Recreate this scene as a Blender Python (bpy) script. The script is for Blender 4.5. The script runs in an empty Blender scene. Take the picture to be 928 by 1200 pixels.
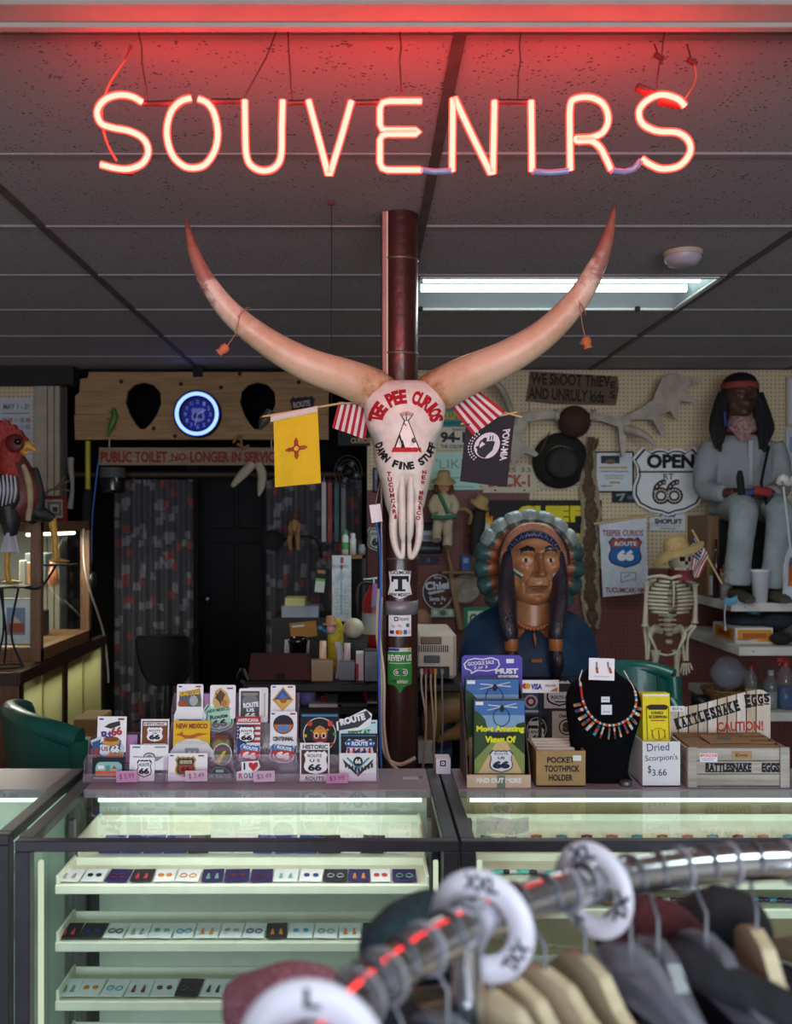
import bpy, bmesh, math, random
from mathutils import Vector, Matrix, Euler, noise
from mathutils.bvhtree import BVHTree
random.seed(66)
scene = bpy.context.scene
COL = scene.collection
PI = math.pi
# ---------------------------------------------------------------- camera
F,CX,CY,EYE = 1130.0,427.0,611.0,1.6     # focal length in pixels of a 928x1200 frame, vanishing point, eye height
cam_data = bpy.data.cameras.new('camera')
cam_data.sensor_width = 36.0
cam_data.lens = F / 1200.0 * 36.0
cam_data.shift_x = (464.0 - CX) / 1200.0
cam_data.shift_y = (CY - 600.0) / 1200.0
cam_data.clip_start = 0.02
cam_data.dof.use_dof = True
cam_data.dof.focus_distance = 2.65
cam_data.dof.aperture_fstop = 4.2
cam = bpy.data.objects.new('camera', cam_data)
cam.location = (0, 0, EYE)
cam.rotation_euler = (PI / 2, 0, 0)
COL.objects.link(cam)
scene.camera = cam
# ---------------------------------------------------------------- world, daylight, exposure
world = bpy.data.worlds.new('world')
scene.world = world
world.use_nodes = True
world.node_tree.nodes['Background'].inputs[0].default_value = (0.62,0.74,1.0,1)
world.node_tree.nodes['Background'].inputs[1].default_value = 0.5
vs = scene.view_settings
vs.view_transform = 'Standard'
vs.look = 'None'
vs.exposure = 0.0
vs.gamma = 1.0
vs.use_curve_mapping = False
def area_light(name, loc, rot, sx, sy, power, col):
 l = bpy.data.lights.new(name, 'AREA')
 l.shape = 'RECTANGLE'
 l.size, l.size_y = sx, sy
 l.energy = power
 l.color = col
 o = bpy.data.objects.new(name, l)
 o.location = loc
 o.rotation_euler = rot
 COL.objects.link(o)
 return o
area_light('window_daylight',(0.45,-3.1,1.45),(PI / 2,0,0),4.3,1.9,200,(0.84,0.91,1.0))
# ---------------------------------------------------------------- helpers
def P(x, y, d):
 """point seen at photo pixel (x, y) at distance d in front of the camera"""
 return Vector(((x - CX) / F * d, d, EYE - (y - CY) / F * d))
def S(px, d):
 return px / F * d
def lin(h):
 h = h.lstrip('#')
 o = []
 for i in (0, 2, 4):
  c = int(h[i:i + 2], 16) / 255
  o.append(c / 12.92 if c <= .04045 else ((c + .055) / 1.055) ** 2.4)
 return tuple(o)
_M = {}
def mat(name,col='#888888',rough=.6,metal=0.0,var=.12,scale=14,bump=0.0,bscale=120,spec=.5,coat=0.0,
  stretch=None, col2=None, emit=None, es=0.0, thin=None):
 """procedural principled material: noise-driven colour variation and fine relief"""
 if name in _M:
  return _M[name]
 m = bpy.data.materials.new(name)
 m.use_nodes = True
 nt = m.node_tree
 b = nt.nodes['Principled BSDF']
 c = lin(col)
 b.inputs['Roughness'].default_value = rough
 b.inputs['Metallic'].default_value = metal
 b.inputs['Specular IOR Level'].default_value = spec
 b.inputs['Coat Weight'].default_value = coat
 tc = nt.nodes.new('ShaderNodeTexCoord')
 mp = nt.nodes.new('ShaderNodeMapping')
 nt.links.new(tc.outputs['Object'], mp.inputs[0])
 if stretch:
  mp.inputs['Scale'].default_value = stretch
 if var > 0 or col2:
  n = nt.nodes.new('ShaderNodeTexNoise')
  n.inputs['Scale'].default_value = scale
  n.inputs['Detail'].default_value = 5
  n.inputs['Roughness'].default_value = .65
  nt.links.new(mp.outputs[0], n.inputs['Vector'])
  r = nt.nodes.new('ShaderNodeValToRGB')
  r.color_ramp.elements[0].position = .32
  r.color_ramp.elements[1].position = .68
  if col2:
   c2 = lin(col2)
   r.color_ramp.elements[0].color = (*c, 1)
   r.color_ramp.elements[1].color = (*c2, 1)
  else:
   r.color_ramp.elements[0].color = (*[max(0,q * (1 - var)) for q in c],1)
   r.color_ramp.elements[1].color = (*[min(1,q * (1 + var)) for q in c],1)
  nt.links.new(n.outputs[0], r.inputs[0])
  nt.links.new(r.outputs[0], b.inputs['Base Color'])
 else:
  b.inputs['Base Color'].default_value = (*c, 1)
 if bump > 0:
  n2 = nt.nodes.new('ShaderNodeTexNoise')
  n2.inputs['Scale'].default_value = bscale
  n2.inputs['Detail'].default_value = 3
  nt.links.new(mp.outputs[0], n2.inputs['Vector'])
  bp = nt.nodes.new('ShaderNodeBump')
  bp.inputs['Strength'].default_value = bump
  bp.inputs['Distance'].default_value = .01
  nt.links.new(n2.outputs[0], bp.inputs['Height'])
  nt.links.new(bp.outputs[0], b.inputs['Normal'])
 if emit:
  b.inputs['Emission Color'].default_value = (*lin(emit), 1)
  b.inputs['Emission Strength'].default_value = es
 _M[name] = m
 return m
def C(h, rough=.55):
 """flat printed or painted colour"""
 return mat('print_' + h.lstrip('#'),h,rough=rough,var=.05,scale=40,spec=.22)
def emission(name, rgb, strength):
 if name in _M:
  return _M[name]
 m = bpy.data.materials.new(name)
 m.use_nodes = True
 nt = m.node_tree
 nt.nodes.clear()
 o = nt.nodes.new('ShaderNodeOutputMaterial')
 e = nt.nodes.new('ShaderNodeEmission')
 e.inputs[0].default_value = (*rgb, 1)
 e.inputs[1].default_value = strength
 nt.links.new(e.outputs[0], o.inputs[0])
 _M[name] = m
 return m
def glass(name,tint=(1,1,1),ior=1.45,gloss_rough=.02,haze=0.0,haze_col=(.8,.8,.8)):
 """clear sheet: transparent, mirror reflection by Fresnel, optional diffuse haze"""
 if name in _M:
  return _M[name]
 m = bpy.data.materials.new(name)
 m.use_nodes = True
 nt = m.node_tree
 nt.nodes.clear()
 o = nt.nodes.new('ShaderNodeOutputMaterial')
 t = nt.nodes.new('ShaderNodeBsdfTransparent')
 t.inputs[0].default_value = (*tint, 1)
 g = nt.nodes.new('ShaderNodeBsdfGlossy')
 g.inputs['Roughness'].default_value = gloss_rough
 f = nt.nodes.new('ShaderNodeFresnel')
 f.inputs[0].default_value = ior
 mx = nt.nodes.new('ShaderNodeMixShader')
 base = t
 if haze > 0:
  d = nt.nodes.new('ShaderNodeBsdfDiffuse')
  d.inputs[0].default_value = (*haze_col, 1)
  m0 = nt.nodes.new('ShaderNodeMixShader')
  m0.inputs[0].default_value = haze
  nt.links.new(t.outputs[0], m0.inputs[1])
  nt.links.new(d.outputs[0], m0.inputs[2])
  base = m0
 ge = nt.nodes.new('ShaderNodeNewGeometry')
 fm = nt.nodes.new('ShaderNodeMath')         # no second mirror image from the far face of the sheet
 fm.operation = 'MULTIPLY_ADD'
 fm.inputs[1].default_value = -1
 fm.inputs[2].default_value = 1
 fm.use_clamp = True
 nt.links.new(ge.outputs['Backfacing'], fm.inputs[0])
 fk = nt.nodes.new('ShaderNodeMath')
 fk.operation = 'MULTIPLY'
 nt.links.new(f.outputs[0], fk.inputs[0])
 nt.links.new(fm.outputs[0], fk.inputs[1])
 nt.links.new(fk.outputs[0], mx.inputs[0])
 nt.links.new(base.outputs[0], mx.inputs[1])
 nt.links.new(g.outputs[0], mx.inputs[2])
 nt.links.new(mx.outputs[0], o.inputs[0])
 _M[name] = m
 return m
def wood(name, c1, c2, rough=.6, axis='x', scale=6, bump=.25):
 st = {'x': (1, 14, 14), 'y': (14, 1, 14), 'z': (14, 14, 1)}[axis]
 return mat(name,c1,rough=rough,col2=c2,scale=scale,stretch=st,bump=bump,bscale=scale * 3)
# ---- objects
WM = {}      # world matrix of every object made here
def tag(o, label=None, cat=None, group=None, kind=None):
 if label:
  o['label'] = label
 if cat:
  o['category'] = cat
 if group:
  o['group'] = group
 if kind:
  o['kind'] = kind
 return o
def thing(name, label, cat, loc, rot=(0, 0, 0), group=None):
 o = bpy.data.objects.new(name, None)
 o.empty_display_size = .05
 COL.objects.link(o)
 o.location = loc
 o.rotation_euler = rot
 WM[o] = Matrix.LocRotScale(Vector(loc), Euler(rot), None)
 return tag(o, label, cat, group)
def link_mesh(name, me, parent=None, mtx=None):
 o = bpy.data.objects.new(name, me)
 COL.objects.link(o)
 m = mtx or Matrix.Identity(4)
 WM[o] = (WM[parent] @ m) if parent else m
 if parent:
  o.parent = parent
 o.matrix_basis = m
 return o
def copy_tree(o, parent=None):
 c = o.copy()
 COL.objects.link(c)
 if parent:
  c.parent = parent
 for ch in [q for q in bpy.data.objects if q.parent == o]:
  copy_tree(ch, c)
 return c
class Frame:
 def __init__(s, o, u=(1, 0, 0), v=(0, 0, 1)):
  s.o = Vector(o)
  s.u = Vector(u).normalized()
  s.v = Vector(v).normalized()
  s.n = s.u.cross(s.v)         # x,z -> -y : towards the camera
 def __call__(s, a, b, c=0.0):
  return s.o + s.u * a + s.v * b + s.n * c
def tilted(o, roll=0, pitch=0, yaw=0):
 """frame facing the camera; roll in plane, pitch leans the top away, yaw turns about z (degrees)"""
 R = Euler((0,0,math.radians(yaw))).to_matrix() @ Euler((-math.radians(pitch),0,0)).to_matrix() @ Euler((0,math.radians(-roll),0)).to_matrix()
 return Frame(o, R @ Vector((1, 0, 0)), R @ Vector((0, 0, 1)))
def catmull(pts, n=6, closed=False):
 pts = [Vector(p) for p in pts]
 out = []
 L = len(pts)
 rng = range(L) if closed else range(L - 1)
 for i in rng:
  if closed:
   p0,p1,p2,p3 = pts[(i - 1) % L],pts[i],pts[(i + 1) % L],pts[(i + 2) % L]
  else:
   p0,p1,p2,p3 = pts[max(i - 1,0)],pts[i],pts[i + 1],pts[min(i + 2,L - 1)]
  for k in range(n):
   t = k / n
   out.append(.5 * ((2 * p1) + (p2 - p0) * t + (2 * p0 - 5 * p1 + 4 * p2 - p3) * t * t + (3 * p1 - p0 - 3 * p2 + p3) * t ** 3))
 if not closed:
  out.append(pts[-1])
 return out
def interp(vals, n):
 """resample a list of numbers to n values"""
 o = []
 for i in range(n):
  t = i / (n - 1) * (len(vals) - 1)
  k = min(int(t), len(vals) - 2)
  o.append(vals[k] + (vals[k + 1] - vals[k]) * (t - k))
 return o
class MB:
 """collects faces; build() links them as one mesh object"""
 def __init__(s):
  s.v, s.f, s.m, s.s, s.mats = [], [], [], [], []
 def slot(s, m):
  if m not in s.mats:
   s.mats.append(m)
  return s.mats.index(m)
 def add(s, vs_, fs, m=None, smooth=False):
  k = len(s.v)
  s.v += [Vector(q) for q in vs_]
  mi = s.slot(m)
  for f in fs:
   s.f.append([i + k for i in f])
   s.m.append(mi)
   s.s.append(smooth)
  return s
 def box(s, c, size, R=None, ch=0.0, m=None):
  c = Vector(c)
  h = Vector(size) * .5
  if ch <= 0:
   vs_ = [Vector((x,y,z)) for x in (-h.x,h.x) for y in (-h.y,h.y) for z in (-h.z,h.z)]
   fs = [(0,1,3,2),(4,6,7,5),(0,4,5,1),(2,3,7,6),(0,2,6,4),(1,5,7,3)]
  else:
   ch = min(ch, h.x * .9, h.y * .9, h.z * .9)
   vs_, idx = [], {}
   for sx in (-1, 1):
    for sy in (-1, 1):
     for sz in (-1, 1):
      for a in range(3):
       q = [sx * (h.x - ch), sy * (h.y - ch), sz * (h.z - ch)]
       q[a] = (sx * h.x, sy * h.y, sz * h.z)[a]
       idx[(sx, sy, sz, a)] = len(vs_)
       vs_.append(Vector(q))
   fs = []
   for a in range(3):
    b1, c1 = (a + 1) % 3, (a + 2) % 3
    for sg in (-1, 1):
     q = []
     for s1, s2 in ((-1, -1), (1, -1), (1, 1), (-1, 1)):
      k = [0, 0, 0]
      k[a], k[b1], k[c1] = sg, s1, s2
      q.append(idx[(*k, a)])
     fs.append(q if sg > 0 else q[::-1])
    for s1 in (-1, 1):
     for s2 in (-1, 1):
      k0, k1 = [0, 0, 0], [0, 0, 0]
      k0[a], k1[a] = -1, 1
      k0[b1] = k1[b1] = s1
      k0[c1] = k1[c1] = s2
      q = [idx[(*k0,b1)],idx[(*k1,b1)],idx[(*k1,c1)],idx[(*k0,c1)]]
      fs.append(q if s1 * s2 > 0 else q[::-1])
   for sx in (-1, 1):
    for sy in (-1, 1):
     for sz in (-1, 1):
      q = [idx[(sx, sy, sz, a)] for a in range(3)]
      fs.append(q if sx * sy * sz > 0 else q[::-1])
  if R is not None:
   vs_ = [R @ q for q in vs_]
  return s.add([c + q for q in vs_], fs, m)
 def b2(s, lo, hi, ch=0.0, m=None):
  lo, hi = Vector(lo), Vector(hi)
  return s.box((lo + hi) / 2, hi - lo, None, ch, m)
 def tube(s,pts,r,n=8,closed=False,caps=True,flat=1.0,up=None,m=None,smooth=True):
  """sweep; r number or list; flat squeezes the section along the second axis"""
  pts = [Vector(p) for p in pts]
  L = len(pts)
  rr = r if isinstance(r, (list, tuple)) else [r] * L
  if len(rr) != L:
   rr = interp(list(rr), L)
  vs_ = []
  prev = None
  for i, p in enumerate(pts):
   if closed:
    t = (pts[(i + 1) % L] - pts[i - 1])
   else:
    t = pts[min(i + 1, L - 1)] - pts[max(i - 1, 0)]
   t = t.normalized() if t.length > 1e-9 else Vector((0, 0, 1))
   if prev is None:
    a = Vector(up) if up else (Vector((0,0,1)) if abs(t.z) < .9 else Vector((0,1,0)))
   else:
    a = prev
   a = a - t * a.dot(t)
   if a.length < 1e-6:
    a = t.orthogonal()
   a.normalize()
   prev = a
   b = t.cross(a)
   for k in range(n):
    w = 2 * PI * k / n
    vs_.append(p + a * (math.cos(w) * rr[i]) + b * (math.sin(w) * rr[i] * flat))
  fs = []
  for i in range(L if closed else L - 1):
   j = (i + 1) % L
   for k in range(n):
    k2 = (k + 1) % n
    fs.append((i * n + k, i * n + k2, j * n + k2, j * n + k))
  s.add(vs_, fs, m, smooth)
  if caps and not closed:
   s.add(vs_[:n], [tuple(range(n))[::-1]], m, False)
   s.add(vs_[-n:], [tuple(range(n))], m, False)
  return s
 def cyl(s, p0, p1, r, r1=None, n=16, m=None):
  return s.tube([p0, p1], [r, r if r1 is None else r1], n, m=m)
 def lathe(s,prof,c,axis=(0,0,1),n=24,m=None,smooth=True,sx=1.0,sy=1.0):
  """revolve (radius, height) pairs about an axis through c"""
  ax = Vector(axis).normalized()
  a = ax.orthogonal().normalized() if abs(ax.z) < .99 else Vector((1,0,0))
  b = ax.cross(a)
  c = Vector(c)
  vs_ = []
  for r, h in prof:
   for k in range(n):
    w = 2 * PI * k / n
    vs_.append(c + ax * h + a * (r * math.cos(w) * sx) + b * (r * math.sin(w) * sy))
  fs = []
  for i in range(len(prof) - 1):
   for k in range(n):
    k2 = (k + 1) % n
    fs.append((i * n + k,i * n + k2,(i + 1) * n + k2,(i + 1) * n + k))
  return s.add(vs_, fs, m, smooth)
 def ball(s, c, r, nu=14, nv=10, R=None, m=None):
  rx, ry, rz = r if isinstance(r, (list, tuple)) else (r, r, r)
  c = Vector(c)
  vs_ = []
  for j in range(nv + 1):
   t = PI * j / nv - PI / 2
   for i in range(nu):
    w = 2 * PI * i / nu
    q = Vector((rx * math.cos(t) * math.cos(w),ry * math.cos(t) * math.sin(w),rz * math.sin(t)))
    vs_.append(c + (R @ q if R else q))
  fs = [(j * nu + i,j * nu + (i + 1) % nu,(j + 1) * nu + (i + 1) % nu,(j + 1) * nu + i) for j in range(nv) for i in range(nu)]
  return s.add(vs_, fs, m, True)
 def loft(s, rings, caps=True, m=None, smooth=True):
  n = len(rings[0])
  vs_ = [q for r in rings for q in r]
  fs = [(j * n + i,j * n + (i + 1) % n,(j + 1) * n + (i + 1) % n,(j + 1) * n + i) for j in range(len(rings) - 1) for i in range(n)]
  s.add(vs_, fs, m, smooth)
  if caps:
   s.add(rings[0], [tuple(range(n))[::-1]], m, smooth)
   s.add(rings[-1], [tuple(range(n))], m, smooth)
  return s
 def grid(s, fn, nu, nv, m=None, smooth=True, mfn=None):
  vs_ = [Vector(fn(i / nu,j / nv)) for j in range(nv + 1) for i in range(nu + 1)]
  w = nu + 1
  if mfn is None:
   return s.add(vs_,[(j * w + i,j * w + i + 1,(j + 1) * w + i + 1,(j + 1) * w + i) for j in range(nv) for i in range(nu)],m,smooth)
  k = len(s.v)
  s.v += vs_
  for j in range(nv):
   for i in range(nu):
    s.f.append([k + j * w + i,k + j * w + i + 1,k + (j + 1) * w + i + 1,k + (j + 1) * w + i])
    s.m.append(s.slot(mfn((i + .5) / nu, (j + .5) / nv)))
    s.s.append(smooth)
  return s
 def prism(s, pts, fr, z0, z1, m=None, mside=None):
  """outline in frame coordinates, from depth z0 (back) to z1 (front)"""
  n = len(pts)
  ar = sum(pts[i][0] * pts[(i + 1) % n][1] - pts[(i + 1) % n][0] * pts[i][1] for i in range(n))
  if ar < 0:
   pts = pts[::-1]
  fv = [fr(a, b, z1) for a, b in pts]
  bv = [fr(a, b, z0) for a, b in pts]
  s.add(fv, [tuple(range(n))], m)
  s.add(bv, [tuple(range(n))[::-1]], mside or m)
  s.add(fv + bv,[(i,n + i,n + (i + 1) % n,(i + 1) % n) for i in range(n)],mside or m)
  return s
 def sheet(s, pts, fr, z, m=None):
  n = len(pts)
  ar = sum(pts[i][0] * pts[(i + 1) % n][1] - pts[(i + 1) % n][0] * pts[i][1] for i in range(n))
  if ar < 0:
   pts = pts[::-1]
  return s.add([fr(a, b, z) for a, b in pts], [tuple(range(n))], m)
 def mesh(s, name, mats=None, inv=None):
  me = bpy.data.meshes.new(name)
  vs_ = [(inv @ q) for q in s.v] if inv else s.v
  me.from_pydata([tuple(q) for q in vs_], [], s.f)
  for q in s.mats:
   me.materials.append(q or mats)
  me.polygons.foreach_set('material_index', s.m)
  me.polygons.foreach_set('use_smooth', s.s)
  me.update()
  return me
 def build(s,name,m=None,parent=None,label=None,cat=None,group=None,kind=None,local=False,origin=None):
  """world-space vertices unless local; a top-level mesh gets its origin at its base"""
  if parent:
   if local:
    return tag(link_mesh(name,s.mesh(name,m),parent),label,cat,group,kind)
   return tag(link_mesh(name,s.mesh(name,m,WM[parent].inverted()),parent),label,cat,group,kind)
  if origin is None:
   xs = [q.x for q in s.v]
   ys = [q.y for q in s.v]
   zs = [q.z for q in s.v]
   origin = Vector(((min(xs) + max(xs)) / 2,(min(ys) + max(ys)) / 2,min(zs)))
  T = Matrix.Translation(origin)
  return tag(link_mesh(name,s.mesh(name,m,T.inverted()),None,T),label,cat,group,kind)
def rot_to(d, up=(0, 0, 1)):
 """rotation matrix whose z axis points along d"""
 return Vector(d).to_track_quat('Z', 'Y').to_matrix()
def weld(o, dist=1e-4):
 bm = bmesh.new()
 bm.from_mesh(o.data)
 bmesh.ops.remove_doubles(bm, verts=bm.verts, dist=dist)
 bm.to_mesh(o.data)
 bm.free()
 return o
def bevel(o, w=.003, seg=2):
 b = o.modifiers.new('bevel', 'BEVEL')
 b.width = w
 b.segments = seg
 b.limit_method = 'ANGLE'
 return o
def subsurf(o, n=1):
 b = o.modifiers.new('subdivision', 'SUBSURF')
 b.levels = b.render_levels = n
 return o
def fuse(o, voxel=.01, smooth=4):
 """melt overlapping pieces into one continuous surface"""
 r = o.modifiers.new('remesh', 'REMESH')
 r.mode = 'VOXEL'
 r.voxel_size = voxel
 r.use_smooth_shade = True
 if smooth:
  q = o.modifiers.new('smooth', 'SMOOTH')
  q.iterations = smooth
  q.factor = .5
 return o
# ---- lettering and flat print
_TC = {}
def text2d(txt, bold=0.0):
 k = (txt, bold)
 if k not in _TC:
  cu = bpy.data.curves.new('t', 'FONT')
  cu.body = txt
  cu.offset = bold
  cu.resolution_u = 3
  ob = bpy.data.objects.new('t', cu)
  me = ob.to_mesh()
  vs_ = [(v.co.x, v.co.y) for v in me.vertices]
  fs = [tuple(p.vertices) for p in me.polygons]
  ob.to_mesh_clear()
  bpy.data.objects.remove(ob)
  bpy.data.curves.remove(cu)
  if vs_:
   x0, x1 = min(q[0] for q in vs_), max(q[0] for q in vs_)
   y0, y1 = min(q[1] for q in vs_), max(q[1] for q in vs_)
   vs_ = [((a - x0) / max(x1 - x0,1e-6) - .5,(b - y0) / max(y1 - y0,1e-6) - .5) for a,b in vs_]
  _TC[k] = (vs_, fs)
 return _TC[k]
def put_text(mb,fn,txt,cx,cy,w,h,z,m,bold=.02,rot=0.0,serif=False):
 """fill the box (w x h) centred on (cx, cy) of the surface fn(a, b, z) with lettering"""
 vs_, fs = text2d(txt, bold)
 c, sn = math.cos(rot), math.sin(rot)
 mb.add([fn(cx + (a * w) * c - (b * h) * sn,cy + (a * w) * sn + (b * h) * c,z) for a,b in vs_],fs,m)
SH = [(0,.86),(.14,.93),(.34,.93),(.52,.86),(.72,1.0),(1.0,.66),(.88,.42),(.86,.15),(.97,-.15),(.98,-.42),(.84,-.68),(.5,-.86),(.2,-.92),(0,-1.0)]
SHIELD = SH + [(-a, b) for a, b in SH[-2:0:-1]]
def shield_pts(x0, y0, x1, y1, k=1.0):
 cx,cy,w,h = (x0 + x1) / 2,(y0 + y1) / 2,abs(x1 - x0) / 2 * k,abs(y1 - y0) / 2 * k
 return [(cx + a * w, cy + b * h) for a, b in SHIELD]
def ell(cx, cy, rx, ry, n=24, a0=0, a1=2 * PI):
 full = abs(a1 - a0) > 6.28
 return [(cx + rx * math.cos(a0 + (a1 - a0) * i / (n if full else n - 1)),cy + ry * math.sin(a0 + (a1 - a0) * i / (n if full else n - 1))) for i in range(n)]
def rrect(x0, y0, x1, y1, r, n=3):
 o = []
 for cx,cy,a in ((x1 - r,y1 - r,0),(x0 + r,y1 - r,PI / 2),(x0 + r,y0 + r,PI),(x1 - r,y0 + r,1.5 * PI)):
  o += [(cx + r * math.cos(a + PI / 2 * i / n),cy + r * math.sin(a + PI / 2 * i / n)) for i in range(n + 1)]
 return o
def art(mb, fn, elems, ox, oy, k, z=.0006, step=.00025):
 """print elements; photo-pixel coordinates become (x-ox)*k, (oy-y)*k on surface fn"""
 X = lambda x: (x - ox) * k
 Y = lambda y: (oy - y) * k
 for e in elems:
  t = e[0]
  if t == 'r':
   pts = [(X(e[1]),Y(e[2])),(X(e[3]),Y(e[2])),(X(e[3]),Y(e[4])),(X(e[1]),Y(e[4]))]
   mb.sheet(pts, fn, z, C(e[5]))
  elif t == 'rr':
   mb.sheet(rrect(X(e[1]),Y(e[4]),X(e[3]),Y(e[2]),e[6] * k),fn,z,C(e[5]))
  elif t == 'd':
   mb.sheet(ell(X(e[1]), Y(e[2]), e[3] * k, e[4] * k), fn, z, C(e[5]))
  elif t == 'o':
   a = ell(X(e[1]), Y(e[2]), e[3] * k, e[4] * k)
   b = ell(X(e[1]), Y(e[2]), (e[3] - e[5]) * k, (e[4] - e[5]) * k)
   n = len(a)
   mb.add([fn(p,q,z) for p,q in a + b],[(i,(i + 1) % n,n + (i + 1) % n,n + i) for i in range(n)],C(e[6]))
  elif t == 'p':
   mb.sheet([(X(a), Y(b)) for a, b in e[1]], fn, z, C(e[2]))
  elif t == 's':
   mb.sheet(shield_pts(X(e[1]),Y(e[2]),X(e[3]),Y(e[4])),fn,z,C(e[5]))
  elif t == 'l':
   (xa, ya), (xb, yb), w = e[1], e[2], e[3]
   dx, dy = xb - xa, yb - ya
   L = math.hypot(dx, dy) or 1
   nx, ny = -dy / L * w / 2, dx / L * w / 2
   mb.sheet([(X(xa + nx),Y(ya + ny)),(X(xb + nx),Y(yb + ny)),(X(xb - nx),Y(yb - ny)),(X(xa - nx),Y(ya - ny))],fn,z,C(e[4]))
  elif t == 't':
   put_text(mb,fn,e[1],X((e[2] + e[4]) / 2),Y((e[3] + e[5]) / 2),abs(e[4] - e[2]) * k,abs(e[5] - e[3]) * k,z,C(e[6]),e[7] if len(e) > 7 else .02,math.radians(e[8]) if len(e) > 8 else 0)
  z += step
def flat(name,label,cat,box,d,elems=(),col='#ffffff',shape='rect',th=.002,roll=0,pitch=0,yaw=0,parent=None,
         group=None,m=None,side=None,pts=None,corner=2,anchor='c',kind=None):
 """a card, plate or board seen at photo box (x0,y0,x1,y1) with its face at distance d; thickness goes backwards"""
 x0, y0, x1, y1 = box
 cx, cy = (x0 + x1) / 2, (y0 + y1) / 2
 k = d / F
 fr = tilted(P(cx, cy, d), roll, pitch, yaw)
 mb = MB()
 w, h = (x1 - x0) / 2 * k, (y1 - y0) / 2 * k
 if shape == 'rect':
  out = [(-w, -h), (w, -h), (w, h), (-w, h)]
 elif shape == 'round':
  out = rrect(-w, -h, w, h, corner * k)
 elif shape == 'shield':
  out = shield_pts(-w, -h, w, h)
 elif shape == 'ellipse':
  out = ell(0, 0, w, h, 28)
 else:
  out = [((a - cx) * k, (cy - b) * k) for a, b in pts]
 mb.prism(out, fr, -th, 0, m or C(col), side or m or C(col))
 art(mb,fr,elems,cx,cy,k,.0005 if d < 4 else .002,.0003 if d < 4 else .0012)
 return mb.build(name, None, parent, label, cat, group, kind)
# ================================================================ THE SETTING
CEIL = 2.545
XL, XR, YF, YB = -2.35, 3.0, -3.2, 6.0
def pegboard(name, col, rough=.55):
 m = bpy.data.materials.new(name)
 m.use_nodes = True
 nt = m.node_tree
 b = nt.nodes['Principled BSDF']
 b.inputs['Roughness'].default_value = rough
 tc = nt.nodes.new('ShaderNodeTexCoord')
 sp = nt.nodes.new('ShaderNodeSeparateXYZ')
 nt.links.new(tc.outputs['Object'], sp.inputs[0])
 def mth(op, a, bb=None):
  q = nt.nodes.new('ShaderNodeMath')
  q.operation = op
  for i, t in enumerate((a, bb)):
   if t is None:
    continue
   if isinstance(t, (int, float)):
    q.inputs[i].default_value = t
   else:
    nt.links.new(t, q.inputs[i])
  return q.outputs[0]
 cell = .0254
 fx = mth('SUBTRACT',mth('FRACT',mth('DIVIDE',sp.outputs[0],cell)),.5)
 fz = mth('SUBTRACT',mth('FRACT',mth('DIVIDE',sp.outputs[2],cell)),.5)
 r2 = mth('ADD', mth('MULTIPLY', fx, fx), mth('MULTIPLY', fz, fz))
 hole = mth('LESS_THAN', r2, .027)
 n = nt.nodes.new('ShaderNodeTexNoise')
 n.inputs['Scale'].default_value = 5
 nt.links.new(tc.outputs['Object'], n.inputs['Vector'])
 rp = nt.nodes.new('ShaderNodeValToRGB')
 c = lin(col)
 rp.color_ramp.elements[0].color = (*[q * .82 for q in c], 1)
 rp.color_ramp.elements[1].color = (*[min(1, q * 1.1) for q in c], 1)
 nt.links.new(n.outputs[0], rp.inputs[0])
 mx = nt.nodes.new('ShaderNodeMix')
 mx.data_type = 'RGBA'
 nt.links.new(hole, mx.inputs[0])
 nt.links.new(rp.outputs[0], mx.inputs[6])
 mx.inputs[7].default_value = (c[0] * .18, c[1] * .16, c[2] * .15, 1)
 nt.links.new(mx.outputs[2], b.inputs['Base Color'])
 bp = nt.nodes.new('ShaderNodeBump')
 bp.inputs['Strength'].default_value = .6
 bp.inputs['Distance'].default_value = .004
 bp.invert = True
 nt.links.new(hole, bp.inputs['Height'])
 nt.links.new(bp.outputs[0], b.inputs['Normal'])
 return m
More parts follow.
